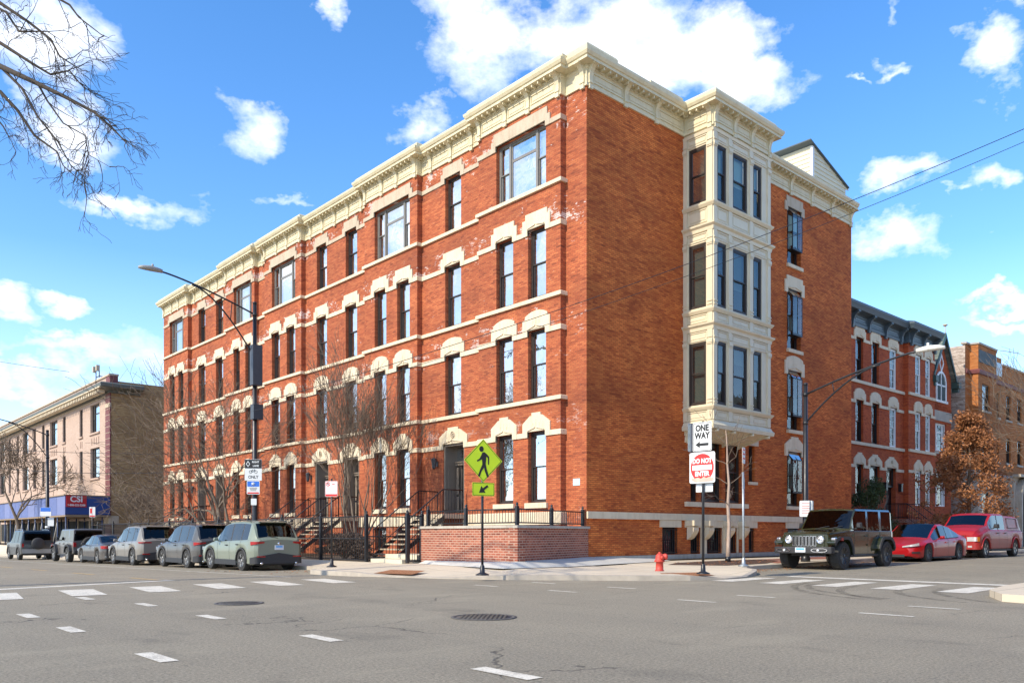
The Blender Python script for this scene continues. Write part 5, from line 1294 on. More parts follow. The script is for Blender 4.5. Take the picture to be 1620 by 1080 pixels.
# ================================================================= trees
def grow(mb, p, d, L, r, depth, rng, spread=.5, up=.15, kids=(2, 3), tips=None, seg=4, wob=.18, shrink=.72, minr=.006, droop=0., nside=None, forkside=.5):
    pts = [Vector(p)]; rs = [r]; dd = Vector(d).normalized(); q = Vector(p)
    for i in range(seg):
        dd = (dd+Vector((rng.gauss(0, wob), rng.gauss(0, wob), rng.gauss(0, wob)+up*.25-droop*.25))).normalized()
        q = q+dd*(L/seg); pts.append(q.copy()); rs.append(max(minr, r*(1-.42*(i+1)/seg)))
    n_ = nside or (8 if r > .08 else 5 if r > .025 else 3)
    mb.tube([tuple(x) for x in pts], rs, n_, cap=False)
    if tips is not None: tips.append((q.copy(), dd.copy(), depth))
    if depth <= 0: return
    k = rng.randint(*kids)
    for j in range(k+1):
        if j == 0: s_ = seg; nd = dd
        else: s_ = rng.randint(max(1, int(seg*forkside)), seg); nd = dd
        a = Vector((rng.gauss(0, 1), rng.gauss(0, 1), rng.gauss(0, 1))); a = (a-nd*a.dot(nd)).normalized()
        sp = spread*(.5 if j == 0 else 1)*(.7+.6*rng.random())
        nd = (nd+a*sp+Vector((0, 0, up*.5-droop*.4))).normalized()
        grow(mb, pts[s_], nd, L*shrink*(.75+.5*rng.random()), max(minr, rs[s_]*(.78 if j == 0 else .55)), depth-1, rng, spread, up, kids, tips, seg, wob, shrink, minr, droop, None, forkside)
def bare_tree(label, loc, stems, depth, mat, rng, trunk_h=0, trunk_r=.1, group=None, name='bare_tree', **kw):
    t = thing(name, label, 'tree', loc, 0, group); tr = MB(); cr = MB()
    for (p, d, L, r) in stems:
        # first segment in the trunk mesh, the rest in the crown
        tmp = []; grow(tr, p, d, L, r, 0, rng, tips=tmp, seg=5, wob=.08, up=kw.get('up', .15)); q, dd, _ = tmp[0]
        for j in range(3):
            a = Vector((rng.gauss(0, 1), rng.gauss(0, 1), rng.gauss(0, .6))); a = (a-dd*a.dot(dd)).normalized()
            nd = (dd+a*kw.get('spread', .5)*(.4 if j == 0 else 1.)).normalized(); grow(cr, q, nd, L*.75, r*.6*(1 if j == 0 else .8), depth, rng, **kw)
    tr.build('trunk', mat, t); cr.build('branches', mat, t); return t
rg = random.Random(14)
# spreading multi-stem tree in the yard, left end of the front
bare_tree('wide spreading multi stemmed bare tree in the yard at the left end', (-3.3, 21.3, .2),
    [((0, 0, 0), (-.15, .45, 1), 2.5, .15), ((.1, .3, 0), (-.05, 1.0, .9), 2.6, .14), ((0, -.1, 0), (-.2, .05, 1), 2.3, .11), ((0, .4, .3), (-.35, 1.5, .6), 2.2, .11), ((-.1, .2, .6), (-.5, 2.0, .35), 1.7, .08)],
    5, 'bark', rg, spread=.60, up=.12, kids=(1, 2), seg=4, wob=.18, shrink=.84, minr=.009, droop=.03)
bare_tree('tall upright vase shaped bare tree rising behind the iron fence', (-3.2, 9.4, .2),
    [((.08*math.cos(a), .08*math.sin(a), 0), (.42*math.cos(a), .46*math.sin(a), 1), 1.9, .05) for a in (.2, 1.2, 2.3, 3.4, 4.5, 5.5)]+[((0, 0, 0), (0, 0, 1), 2.3, .07)],
    5, 'bark', rg, spread=.40, up=.22, kids=(1, 2), seg=4, wob=.10, shrink=.78, minr=.0065)
bare_tree('bare street tree with an open crown before the blue scaffold shed at the left edge', (-5.6, 58.0, -.55),
    [((0, 0, 0), (0, -.1, 1), 3.0, .20)], 5, 'bark', rg, spread=.7, up=.08, kids=(2, 2), seg=4, wob=.16, shrink=.80, minr=.018)
bare_tree('bare tree reaching in at the right edge in front of the orange building', (42.0, -2.6, .3),
    [((0, 0, 0), (-.05, 0, 1), 3.6, .16)], 5, 'bark', rg, spread=.65, up=.1, kids=(2, 2), seg=4, wob=.15, shrink=.82, minr=.012)
bare_tree('small bare tree in the gap between the pink building and the brick front', (-.2, 42.5, .0),
    [((0, 0, 0), (-.2, .3, 1), 1.5, .08), ((.2, .3, 0), (.2, .5, 1), 1.5, .07), ((-.3, .6, 0), (-.4, .6, 1), 1.6, .07)], 4, 'bark', rg, spread=.6, up=.1, kids=(2, 2), seg=4, wob=.16, shrink=.8, minr=.012)
# young street tree with a pale trunk
t = thing('young_tree', 'young bare street tree with a pale trunk in the mulch bed', 'tree', (4.55, -2.5, .2)); tr = MB(); br_ = MB(); rg = random.Random(21)
tp = [(0, 0, 0), (.03, 0, .6), (.06, -.01, 1.3), (.03, .02, 2.0), (.07, 0, 2.7), (.0, .02, 3.4), (-.05, 0, 4.0), (-.10, .02, 4.6)]
tr.tube(tp, [.085, .07, .062, .055, .045, .035, .024, .010], 8); tr.build('trunk', 'bark_pale', t)
MB().lathe([(.10, 0), (.10, .18)], n=10).build('trunk_guard', 'iron', t)
for (i, a) in ((3, .2), (3, 3.4), (4, -.6), (4, 2.0), (5, .9), (5, -1.2), (5, 4.0), (6, .3), (6, 2.6)):
    p = Vector(tp[i]); grow(br_, p, (math.cos(a)*.9, math.sin(a)*.9, .5 if i < 5 else 1), .8, .018, 2, rg, spread=.5, up=.1, kids=(1, 2), seg=4, wob=.22, minr=.006)
br_.build('branches', 'bark', t)
# overhanging tree across the left street, mostly out of the frame
t = thing('overhanging_tree', 'bare tree whose drooping dark twigs hang into the top left corner', 'tree', (-21.5, 3.4, .1)); tr = MB(); cr = MB(); rg = random.Random(33)
tr.tube([(0, 0, 0), (.2, .1, 3), (.6, 0, 6.5), (1.2, -.1, 9.0), (1.9, .1, 11.5)], [.3, .25, .21, .17, .10], 10); tr.build('trunk', 'bark_dark', t)
base = Vector((-21.5, 3.4, .1))
def limb(pts, r0, r1, kids, L=.62):
    P = [Vector(at(*p))-base for p in pts]; n_ = len(P)
    # smooth the limb with a few interpolated points
    cr.tube([tuple(p) for p in P], r0, 6, r1, cap=False)
    for j in range(kids):
        i = rg.randint(0, n_-2); f_ = rg.random(); p = P[i]*(1-f_)+P[i+1]*f_; d = (P[i+1]-P[i]).normalized()
        a = Vector((rg.gauss(0, 1), rg.gauss(0, 1), rg.gauss(0, 1)-.3)); a = (a-d*a.dot(d)).normalized()
        grow(cr, p, d*.9+a*.65, L*(.45+.6*rg.random()), .010, 2, rg, spread=.55, up=0, kids=(2, 2), seg=5, wob=.22, minr=.0036, droop=.12, shrink=.62)
st = (-260, 60, 17.2)
limb([st, (-120, 80, 16.2), (0, 105, 15.2), (50, 128, 14.8), (100, 152, 14.6), (150, 178, 14.5), (180, 205, 14.4), (205, 232, 14.3)], .075, .007, 26)
limb([st, (-90, 40, 16), (0, 68, 15), (50, 100, 15), (80, 118, 15), (110, 112, 15), (135, 142, 15)], .05, .006, 18)
limb([(-260, -60, 17), (-100, -40, 16), (0, 5, 15), (45, 35, 15), (80, 62, 15), (95, 90, 15), (118, 105, 15)], .05, .005, 18)
limb([(-200, -90, 17), (-60, -60, 16), (60, -20, 15), (110, 8, 15), (125, 28, 15), (160, 55, 15), (172, 60, 15)], .035, .004, 12)
limb([st, (-100, 90, 16), (0, 145, 15), (28, 175, 15), (55, 215, 15), (90, 240, 15), (100, 262, 15), (140, 298, 15)], .045, .004, 18)
limb([(-120, 120, 16), (-20, 170, 15), (5, 200, 15), (20, 228, 15)], .03, .004, 5)
limb([(0, 105, 15.2), (35, 140, 15), (60, 185, 15), (92, 225, 15), (112, 262, 15), (138, 285, 15)], .028, .004, 14)
limb([(60, 133, 14.8), (75, 160, 14.8), (100, 195, 14.8), (135, 215, 14.8), (140, 245, 14.8), (175, 265, 14.8)], .02, .004, 12)
limb([(-60, -20, 16), (10, 20, 15.5), (30, 50, 15.3), (75, 50, 15.2), (105, 70, 15.1)], .03, .004, 12)
cr.build('branches', 'bark_dark', t)
# oak with dry brown leaves behind the red cars
t = thing('oak_tree', 'young oak still covered in dry copper brown leaves behind the red cars', 'tree', (26.9, -2.6, .3)); tr = MB(); rg = random.Random(5); tips = []
tr.tube([(0, 0, 0), (.05, 0, 1.5), (0, .05, 3.0), (.05, 0, 4.6), (.0, 0, 6.0), (.1, 0, 7.2)], [.13, .11, .09, .06, .035, .012], 8)
cr = MB()
for i in range(44):
    z = .8+6.2*(i/44)**1.0; a = i*2.399; L = 2.15*(1-.86*max(0, (z-2.0)/5.2))*(.7 if z < 1.4 else 1)
    grow(cr, (0, 0, z), (math.cos(a), math.sin(a), .25+.5*(z/8)), L*.62, .022, 3, rg, spread=.55, up=.1, kids=(2, 2), tips=tips, seg=4, wob=.2, shrink=.62, minr=.006)
tr.build('trunk', 'bark', t); cr.build('branches', 'bark', t)
lf = MB()
for (q, d, dep) in tips:
    if dep > 2: continue
    for k_ in range(8 if dep < 2 else 3):
        c = q+Vector((rg.gauss(0, .15), rg.gauss(0, .15), rg.gauss(0, .13))); s_ = .05+.06*rg.random()
        u = Vector((rg.gauss(0, 1), rg.gauss(0, 1), rg.gauss(0, 1))).normalized(); v = u.orthogonal().normalized(); v.rotate(Matrix.Rotation(rg.random()*6.28, 3, u))
        w_ = u.cross(v); lf.add([tuple(c-v*s_), tuple(c+w_*s_*.5+u*s_*.2), tuple(c+v*s_), tuple(c-w_*s_*.5+u*s_*.2)], [(0, 1, 2), (0, 2, 3)])
lf.build('foliage', 'oak', t, fix=False)
# evergreen bush by the row house
def bush(label, loc, rx, ry, h, n_, mat, name='evergreen_bush', seed=1, ls=.07):
    t = thing(name, label, 'bush', loc); rr = random.Random(seed); st = MB(); lf = MB()
    for i in range(9): a = i*.7; st.tube([(0, 0, 0), (math.cos(a)*rx*.35, math.sin(a)*ry*.35, h*.45), (math.cos(a)*rx*.6, math.sin(a)*ry*.6, h*.75)], .04, 5, .01)
    st.build('stem', 'bark', t)
    cl = [(rr.uniform(-1, 1), rr.uniform(-1, 1), rr.uniform(.1, 1)) for _ in range(46)]
    cl = [(a*(1-.55*c*c), b*(1-.55*c*c), c, rr.uniform(.16, .34)) for a, b, c in cl if a*a+b*b < 1.1]
    for i in range(n_):
        a, b, c, r_ = rr.choice(cl); u = Vector((rr.gauss(0, 1), rr.gauss(0, 1), rr.gauss(0, 1))).normalized()*r_*(.75+.35*rr.random())
        p = Vector((a*rx*.8+u.x*rx, b*ry*.8+u.y*ry, max(.03, c*h*.86+u.z*h*.5))); v = Vector((rr.gauss(0, 1), rr.gauss(0, 1), rr.gauss(.6, 1))).normalized(); w_ = v.orthogonal().normalized(); w_.rotate(Matrix.Rotation(rr.random()*6.28, 3, v)); s_ = ls*(.6+.8*rr.random())
        lf.add([tuple(p-w_*s_*.35), tuple(p+v*s_*1.5), tuple(p+w_*s_*.35)], [(0, 1, 2)])
    lf.build('foliage', mat, t, fix=False); return t
bush('rounded dark evergreen bush between the brick side wall and the row house stoop', (22.9, .8, .3), 2.0, 1.3, 3.9, 20000, 'yew', seed=4)
bush('clipped bare brown hedge behind the iron fence', (-4.2, 8.6, .2), .6, 2.4, 1.05, 9000, leafm('dry_hedge_twigs', (.05, .032, .022), (.17, .11, .075)), 'hedge', 6, .06)
bush('low dry plants along the fence at the far end', (-4.2, 15.5, .2), .6, 3.5, .9, 5000, leafm('dull_shrub_twigs', (.05, .04, .025), (.18, .14, .09)), 'hedge', 8, .06)
# ================================================================= vehicles
def lerp_poly(P, x):
    if x <= P[0][0]: return P[0][1]
    for (a, b), (c, d) in zip(P, P[1:]):
        if x <= c: return b+(d-b)*(x-a)/(c-a) if c > a else d
    return P[-1][1]
class Car:
    def __init__(s, name, label, cat, loc, rz, L, W, belt, top, gc, xr, xf, r, ra, pm, glass='car_glass', wr=.74, side=(0, 0), pillars=(), ws=(0, 0), rg=(0, 0), endk=(.80, .80), enda=(.45, .6), wt=.23, rim='rim', boxy=False, group=None, sc=1., wy=None, spokes=5, topw=.88, dark_pillars=True):
        s.t = thing(name, label, cat, loc, rz, group); s.t.scale = (sc, sc, sc)
        s.__dict__.update(L=L, W=W, belt=belt, top=top, gc=gc, xr=xr, xf=xf, r=r, ra=ra, wr=wr, endk=endk, enda=enda, topw=topw, boxy=boxy)
        xs = set(round(i*L/60, 3) for i in range(61)) | {p[0] for p in belt if 0 <= p[0] <= L} | {p[0] for p in top if 0 <= p[0] <= L}
        for xw in (xr, xf):
            for i in range(-12, 13): xs.add(round(xw+ra*math.sin(i/12*math.pi/2), 3))
        for a in list(side)+list(ws)+list(rg)+[q for p in pillars for q in p]: xs.add(a)
        xs = sorted(x for x in xs if 0 <= x <= L); xs = [x for i, x in enumerate(xs) if i == 0 or x-xs[i-1] > .004]
        s.body = MB(); gl = {}
        def pane(nm, key, pil=0): return gl.setdefault((nm, key), MB())
        rows = [s.station(x) for x in xs]; k = len(rows[0])
        def emit(mb, quad): mb.add(quad, [(0, 1, 2, 3)])
        for i in range(len(xs)-1):
            xm = (xs[i]+xs[i+1])/2; g0 = lerp_poly(top, xs[i])-lerp_poly(belt, xs[i]); g1 = lerp_poly(top, xs[i+1])-lerp_poly(belt, xs[i+1])
            for j in range(k-1):
                for sy in (1, -1):
                    q = [rows[i][j], rows[i+1][j], rows[i+1][j+1], rows[i][j+1]]; q = [(a, sy*b, c) for a, b, c in q]
                    mb = s.body
                    if dark_pillars and j == 5 and any(a < xm < b for a, b in pillars): mb = pane('window_pillar', (sy, sum(xm > p[0] for p in pillars)))
                    if j == 5 and side[0] < xm < side[1] and not any(a < xm < b for a, b in pillars) and max(g0, g1) > .08: mb = pane('side_window', (sy, sum(xm > p[0] for p in pillars)))
                    if j in (7, 8) and ws[0] < xm < ws[1]: mb = pane('windshield', 0)
                    if j in (7, 8) and rg[0] < xm < rg[1]: mb = pane('rear_window', 0)
                    emit(mb, q)
        for e in (0, -1):
            r_ = rows[e]; s.body.add([p for p in r_]+[(a, -b, c) for a, b, c in r_[::-1]], [tuple(range(2*k))])
        s.bo = s.weld(s.body.build('body', pm, s.t, fix=False), 32)
        for k_, mb in gl.items():
            if mb.v: s.weld(mb.build(k_[0], 'car_glass_dark' if k_[0] == 'rear_window' else 'plastic' if k_[0] == 'window_pillar' else glass, s.t, fix=False), 60)
        u = MB(); wi = W/2-.27; u.box((.15, -wi, gc-.02), (L-.2, wi, min(b for a, b in belt)-.12)); u.box((.3, -W/2+.08, gc), (xr-ra, W/2-.08, gc+.12)); u.box((xr+ra, -W/2+.06, gc-.02), (xf-ra, W/2-.06, gc+.15)); u.build('underbody', 'plastic', s.t)
        # dark seats and dash seen through the glass
        inn = MB(); zb = lerp_poly(belt, L/2); zt = max(b for a, b in top)
        if side[1] > side[0]:
            for x in (side[0]+(side[1]-side[0])*.32, side[0]+(side[1]-side[0])*.62):
                for sy in (-.38, .38): inn.box((x-.12, sy-.22, zb-.25), (x, sy+.22, zb+.1)); inn.box((x-.14, sy-.12, zb+.12), (x-.04, sy+.12, zb+(zt-zb)*.6))
            inn.box((side[0]+.1, -W/2+.2, zb-.3), (side[1]-.1, W/2-.2, zb-.2)); inn.build('seat', 'dark', s.t)
        ty = wy or (W/2-wt/2-.01)
        for (x, sy) in ((xr, 1), (xr, -1), (xf, 1), (xf, -1)): s.wheel(x, sy*ty, r, wt, rim, sy, spokes)
    def weld(s, o, ang):
        bm = bmesh.new(); bm.from_mesh(o.data); bmesh.ops.remove_doubles(bm, verts=bm.verts, dist=.0015); bmesh.ops.recalc_face_normals(bm, faces=bm.faces); bm.to_mesh(o.data); bm.free()
        o.data.polygons.foreach_set('use_smooth', [True]*len(o.data.polygons)); o.data.set_sharp_from_angle(angle=R(ang)); return o
    def w(s, x):
        a0, a1 = s.enda; k0, k1 = s.endk; f = 1.
        if x < a0: f = k0+(1-k0)*math.sqrt(max(0, 1-((a0-x)/a0)**2))
        if x > s.L-a1: f = k1+(1-k1)*math.sqrt(max(0, 1-((x-s.L+a1)/a1)**2))
        return s.W/2*f
    def zbot(s, x):
        z = s.gc
        d = min(x, s.L-x); z += max(0, .25-d)*.35
        for xw in (s.xr, s.xf):
            if abs(x-xw) < s.ra: z = max(z, s.r*.98+math.sqrt(s.ra**2-(x-xw)**2)*.97)
        return z
    def station(s, x):
        w = s.w(x); zb = s.zbot(x); zB = lerp_poly(s.belt, x); zT = max(lerp_poly(s.top, x), zB+.005)
        zb = min(zb, zB-.07); u = min(1, max(0, (zT-zB)/.42)); wt = w*(s.topw*(1-u)+s.wr*u); mid = max(zb+(zB-zb)*.52, zb+.03)
        if s.boxy: return [(x, w*.9, zb), (x, w, zb+.01), (x, w, mid), (x, w, zB-.05), (x, w*.99, zB-.01), (x, w*.97, zB), (x, wt+.02, zB+(zT-zB)*.9), (x, wt-.02, zT-.01), (x, wt*.5, zT+.012), (x, 0, zT+.018)]
        return [(x, w*.90, zb), (x, w*.975, min(zb+.05, mid-.015)), (x, w, mid), (x, w*.985, zB-.07 if zB-.07 > mid else mid+.01), (x, w*.955, zB-.015), (x, w*.93, zB), (x, wt+.03*u, zB+(zT-zB)*.88), (x, wt*.93, zT-.012), (x, wt*.5, zT+.02), (x, 0, zT+.03)]
    def wheel(s, x, y, r, wt, rim, sy, spokes=5):
        h = wt/2; m = MB(); pr = [(r*.62, -h*.9), (r*.80, -h), (r*.95, -h*.97), (r, -h*.7), (r, h*.7), (r*.95, h*.97), (r*.80, h), (r*.62, h*.9)]
        m.lathe(pr, (x, y, r), 1, 28)
        for i in range(28): a = i*6.283/28; m.box((x+math.cos(a)*r-.006, y-h*.72, r+math.sin(a)*r-.006), (x+math.cos(a)*r+.006, y+h*.72, r+math.sin(a)*r+.006))
        w = m.build('wheel', 'tyre', s.t, autos=40); q = MB(); o = sy*h
        q.lathe([(r*.66, o*.92), (r*.64, o*.98), (r*.59, o*.95), (r*.57, o*.4), (0, o*.35)], (x, y, r), 1, 24)
        w2 = MB()
        for i in range(spokes*2 if spokes < 7 else spokes):
            a = (i//2)*6.283/spokes+(.13 if i % 2 else -.13) if spokes < 7 else i*6.283/spokes
            c, n_ = math.cos(a), math.sin(a); b = r*.045
            w2.add([(x+c*r*.10-n_*b, y+o*.88, r+n_*r*.10+c*b), (x+c*r*.10+n_*b, y+o*.88, r+n_*r*.10-c*b), (x+c*r*.61+n_*b, y+o*.97, r+n_*r*.61-c*b), (x+c*r*.61-n_*b, y+o*.97, r+n_*r*.61+c*b),
                    (x+c*r*.10-n_*b, y+o*.6, r+n_*r*.10+c*b), (x+c*r*.10+n_*b, y+o*.6, r+n_*r*.10-c*b), (x+c*r*.61+n_*b, y+o*.6, r+n_*r*.61-c*b), (x+c*r*.61-n_*b, y+o*.6, r+n_*r*.61+c*b)],
                   [(0, 1, 2, 3), (4, 7, 6, 5), (0, 4, 5, 1), (1, 5, 6, 2), (2, 6, 7, 3), (3, 7, 4, 0)])
        w2.lathe([(r*.15, o*.6), (r*.15, o*.93), (r*.05, o*.96), (0, o*.96)], (x, y, r), 1, 12)
        q.build('rim_barrel', 'plastic' if rim != 'rim' else plain('shadowed_rim_barrel', (.10, .098, .095), .5, .2, 9, .6), w); w2.build('rim', rim, w)  # barrel coloured dark for the shade behind the spokes
    def outline(s, end, n=30, reach=1.2):
        """plan outline from the end's centre round the corner and along the side; returns list (x,y)"""
        e = 0 if end == 'rear' else s.L; sg = 1 if end == 'rear' else -1
        w0 = s.w(e); pts = [(e, w0*i/10) for i in range(10)]
        for i in range(n+1): d = reach*(i/n)**1.6; x = e+sg*d; pts.append((x, s.w(x)))
        return pts
    def patch(s, name, mat, end, t0, t1, z0, z1, off=.012, sides=(1, -1), slope=0., th=.05, z0b=None, z1b=None, parent=None, one=False):
        """curved plate hugging the body: t = arc length from the centreline"""
        P = s.outline(end); acc = [0]
        for a, b in zip(P, P[1:]): acc.append(acc[-1]+math.dist(a, b))
        def pt(t):
            for i in range(len(P)-1):
                if acc[i+1] >= t: f = (t-acc[i])/max(1e-6, acc[i+1]-acc[i]); return (P[i][0]+(P[i+1][0]-P[i][0])*f, P[i][1]+(P[i+1][1]-P[i][1])*f, i)
            return (*P[-1], len(P)-2)
        out = []; mall = MB()
        for sy in sides:
            m = mall if one else MB(); n = max(2, int((t1-t0)/.05)); vs = []
            for i in range(n+1):
                f = i/n; x, y, k = pt(t0+(t1-t0)*f); a, b = P[max(0, k-1)], P[min(len(P)-1, k+2)]; d = Vector((b[0]-a[0], b[1]-a[1])); d.normalize(); nx, ny = d.y, -d.x
                if end == 'front': nx, ny = -nx, -ny
                if nx*(x-s.L/2)+ny*y < 0: nx, ny = -nx, -ny
                za = z0+((z0b if z0b is not None else z0)-z0)*f; zb = z1+((z1b if z1b is not None else z1)-z1)*f
                for o in (off, off-th):
                    vs.append((x+nx*o-(slope*(za-z0) if False else 0), sy*(y+ny*o), za)); vs.append((x+nx*o, sy*(y+ny*o), zb))
            fs = []
            for i in range(n):
                A = i*4; B_ = A+4; fs += [(A, B_, B_+1, A+1), (A+2, A+3, B_+3, B_+2), (A+1, B_+1, B_+3, A+3), (A, A+2, B_+2, B_)]
            fs += [(0, 1, 3, 2), (n*4, n*4+2, n*4+3, n*4+1)]
            m.add(vs, fs)
            if not one: out.append(m.build(name, mat, parent or s.t, autos=30))
        if one: out.append(mall.build(name, mat, parent or s.t, autos=30))
        return out
    def seam(s, xs, mat='plastic'):
        for x in xs:
            R0 = s.station(x-.006); R1 = s.station(x+.006)
            for sy in (1, -1):
                m = MB()
                for j in range(1, 5):
                    q = [R0[j], R1[j], R1[j+1], R0[j+1]]; m.add([(a, sy*(b+.004), c) for a, b, c in q], [(0, 1, 2, 3)])
                m.build('door_seam', mat, s.t, fix=False)
    def handles(s, xs, mat='plastic', dz=.14):
        for x in xs:
            for sy in (1, -1):
                y = s.w(x); z = lerp_poly(s.belt, x)-dz; m = MB(); m.box((x-.10, sy*y-.01*sy if False else min(sy*(y-.02), sy*(y+.025)), z-.018), (x+.10, max(sy*(y-.02), sy*(y+.025)), z+.018)); m.build('door_handle', mat, s.t, bevel=.008)
    def mirrors(s, x, mat, z=None, sz=(.10, .20, .13)):
        for sy in (1, -1):
            y = s.w(x); z_ = (z or lerp_poly(s.belt, x)+.07); m = MB()
            a, b, c = sz; y0, y1 = sorted((sy*(y+.02), sy*(y+.02+b)))
            vs = []
            for (xx, k) in ((x-a*.5, .75), (x-a*.1, 1), (x+a*.6, .55)):
                ym, yh, zh = (y0+y1)/2, (y1-y0)/2*k, c/2*k; vs += [(xx, ym-yh, z_-zh*.7), (xx, ym-yh*.8, z_+zh), (xx, ym+yh*.8, z_+zh), (xx, ym+yh, z_-zh*.7)]
            m.add(vs, [(0, 1, 2, 3), (8, 11, 10, 9)]+[(i*4+j, i*4+(j+1) % 4, i*4+4+(j+1) % 4, i*4+4+j) for i in range(2) for j in range(4)])
            m.tube([(x, sy*(y-.06), z_-c*.45), (x, sy*(y+.06), z_-c*.3)], .022, 6); m.build('mirror', mat, s.t, bevel=.012)
    def plate(s, end, z, y=0., mat='plate', sy=1):
        x = -.02 if end == 'rear' else s.L+.02; sg = -1 if end == 'rear' else 1; m = MB(); m.box((min(x, x+sg*.015), y-.16, z-.08), (max(x, x+sg*.015), y+.16, z+.08)); p = m.build('licence_plate', mat, s.t)
        m = MB(); x2 = x+sg*.016; m.box((min(x2, x2+.002), y-.12, z+.0), (max(x2, x2+.002), y+.12, z+.06)); m.build('plate_band', 'plate_blue', p)
    def arches(s, mat='plastic', rad=.03, out=.0, flat=False):
        for xw in (s.xr, s.xf):
            for sy in (1, -1):
                P = []; m = MB()
                for i in range(17):
                    a = math.pi*i/16; x = xw-math.cos(a)*(s.ra+.0); z = s.r*.98+math.sin(a)*s.ra*.98
                    P.append((x, sy*(s.w(x)-.005+out), max(z, s.gc)))
                m.tube(P, rad, 6); m.build('wheel_arch_trim', mat, s.t)
    def sills(s, mat='plastic', z0=None, z1=None):
        z0 = z0 or s.gc-.03; z1 = z1 or s.gc+.16
        for sy in (1, -1):
            m = MB()
            a, b = s.xr+s.ra, s.xf-s.ra; y = s.W/2*.99; m.box((a, min(sy*(y-.08), sy*(y+.012)), z0), (b, max(sy*(y-.08), sy*(y+.012)), z1)); m.build('sill_trim', mat, s.t, bevel=.01)
    def rails(s, x0, x1, mat='plastic'):
        for sy in (1, -1):
            m = MB()
            zf = lambda x: lerp_poly(s.top, x)
            y = s.w((x0+x1)/2)*s.wr*.93; m.tube([(x0, sy*y, zf(x0)), (x0+.12, sy*y, zf(x0+.1)+.05), ((x0+x1)/2, sy*y, zf((x0+x1)/2)+.06), (x1-.12, sy*y, zf(x1-.1)+.05), (x1, sy*y, zf(x1))], .018, 6); m.build('roof_rail', mat, s.t)
G7 = 'cars parked along the left kerb'
def suv(label, y, pm, var=0, sc=1., x=None, cat='car'):
    """rear of the car faces the camera; origin = rear axle"""
    L = 4.6; belt = [(0, 1.02), (.5, 1.06), (2.0, 1.02), (3.3, .98), (3.6, .95), (4.35, .80), (4.6, .62)]
    if var == 1: belt = [(0, 1.0), (.6, 1.05), (2.2, 1.02), (3.3, .98), (3.7, .96), (4.4, .82), (4.6, .66)]
    top = [(0, 1.04), (.10, 1.12), (.42, 1.60), (.52, 1.655), (1.4, 1.70), (2.3, 1.68), (2.7, 1.60), (3.45, 1.02), (3.6, .98), (4.35, .84), (4.6, .66)]
    c = Car('parked_car', label, 'car', (x or -7.4, y, zg(-7.4, y)-.01), R(90), L, 1.84, belt, top, .22, .95, 3.62, .355, .42, pm, side=(.55, 3.05), pillars=((1.02, 1.10), (1.85, 1.95)), ws=(2.68, 3.42), rg=(.11, .44), sc=sc, group=G7, glass='car_glass')
    # shift so that rear axle sits at the origin
    for o in c.t.children: o.location.x = -.95
    c.arches(); c.sills(); c.seam([1.02, 1.92, 2.95]); c.handles([1.25, 2.15]); c.rails(.75, 2.5)
    c.mirrors(2.78, pm)
    c.patch('rear_bumper', 'plastic', 'rear', 0, 1.05, .26, .62, .03, one=True, z1b=.46); c.patch('front_bumper', 'plastic', 'front', 0, 1.0, .26, .48, .03, one=True)
    if var == 0: c.patch('tail_light', 'lamp_red', 'rear', .52, 1.02, .95, 1.0, .02, z0b=.88, z1b=1.0)
    elif var == 1: c.patch('tail_light', 'lamp_red', 'rear', .56, 1.05, .94, 1.0, .02, z0b=.90, z1b=1.02)
    else: c.patch('tail_light', 'lamp_red', 'rear', .42, .98, .96, 1.01, .02)
    c.patch('headlight', 'lamp_clear', 'front', .45, 1.0, .68, .80, .012)
    c.plate('rear', .80); m = MB(); m.tube([(-.02, .05, 1.12), (-.03, .25, 1.15), (.0, .42, 1.18)], .012, 5); m.build('rear_wiper', 'plastic', c.t)
    m = MB(); m.lathe([(.05, -.03), (.055, -.01), (.0, -.01)], (0, 0, .93), 0, 14); m.build('badge', 'chrome', c.t)
    for sy in (-.62, .62): mm = MB(); mm.lathe([(.04, -.06), (.04, .1)], (0, sy, .27), 0, 10); mm.build('exhaust_tip', 'chrome', c.t)
    mm = MB(); mm.add([(.42, -.5, 1.62), (.42, .5, 1.62), (.30, .46, 1.655), (.30, -.46, 1.655), (.60, -.5, 1.69), (.60, .5, 1.69)], [(0, 1, 2, 3), (3, 2, 5, 4)]); mm.build('roof_spoiler', pm, c.t)
    for nm in ('tail_reflector',): c.patch(nm, 'lamp_red', 'rear', .50, .78, .48, .52, .045)
    for ch in c.t.children: ch.location.x = -.95
    return c
P_sage = paint('sage_green_paint', (.20, .235, .175), .42, .1, .35); P_grey = paint('grey_paint', (.22, .205, .175), .42, .2, .35); P_dark = paint('charcoal_paint', (.075, .075, .070), .4, .2, .4)
P_blk = paint('dark_grey_paint', (.040, .036, .034), .4, .2, .4); P_navy = paint('dark_teal_paint', (.02, .03, .036), .4, .1, .3)
suv('sage green compact suv at the right end of the left hand row', 8.5, P_sage, 0, 1.02)
suv('charcoal compact suv parked directly behind the sage green one', 13.6, P_dark, 0, 1.02)
suv('long grey suv parked third from the crossing, ahead of the dark sedan', 20.1, P_grey, 2, 1.06)
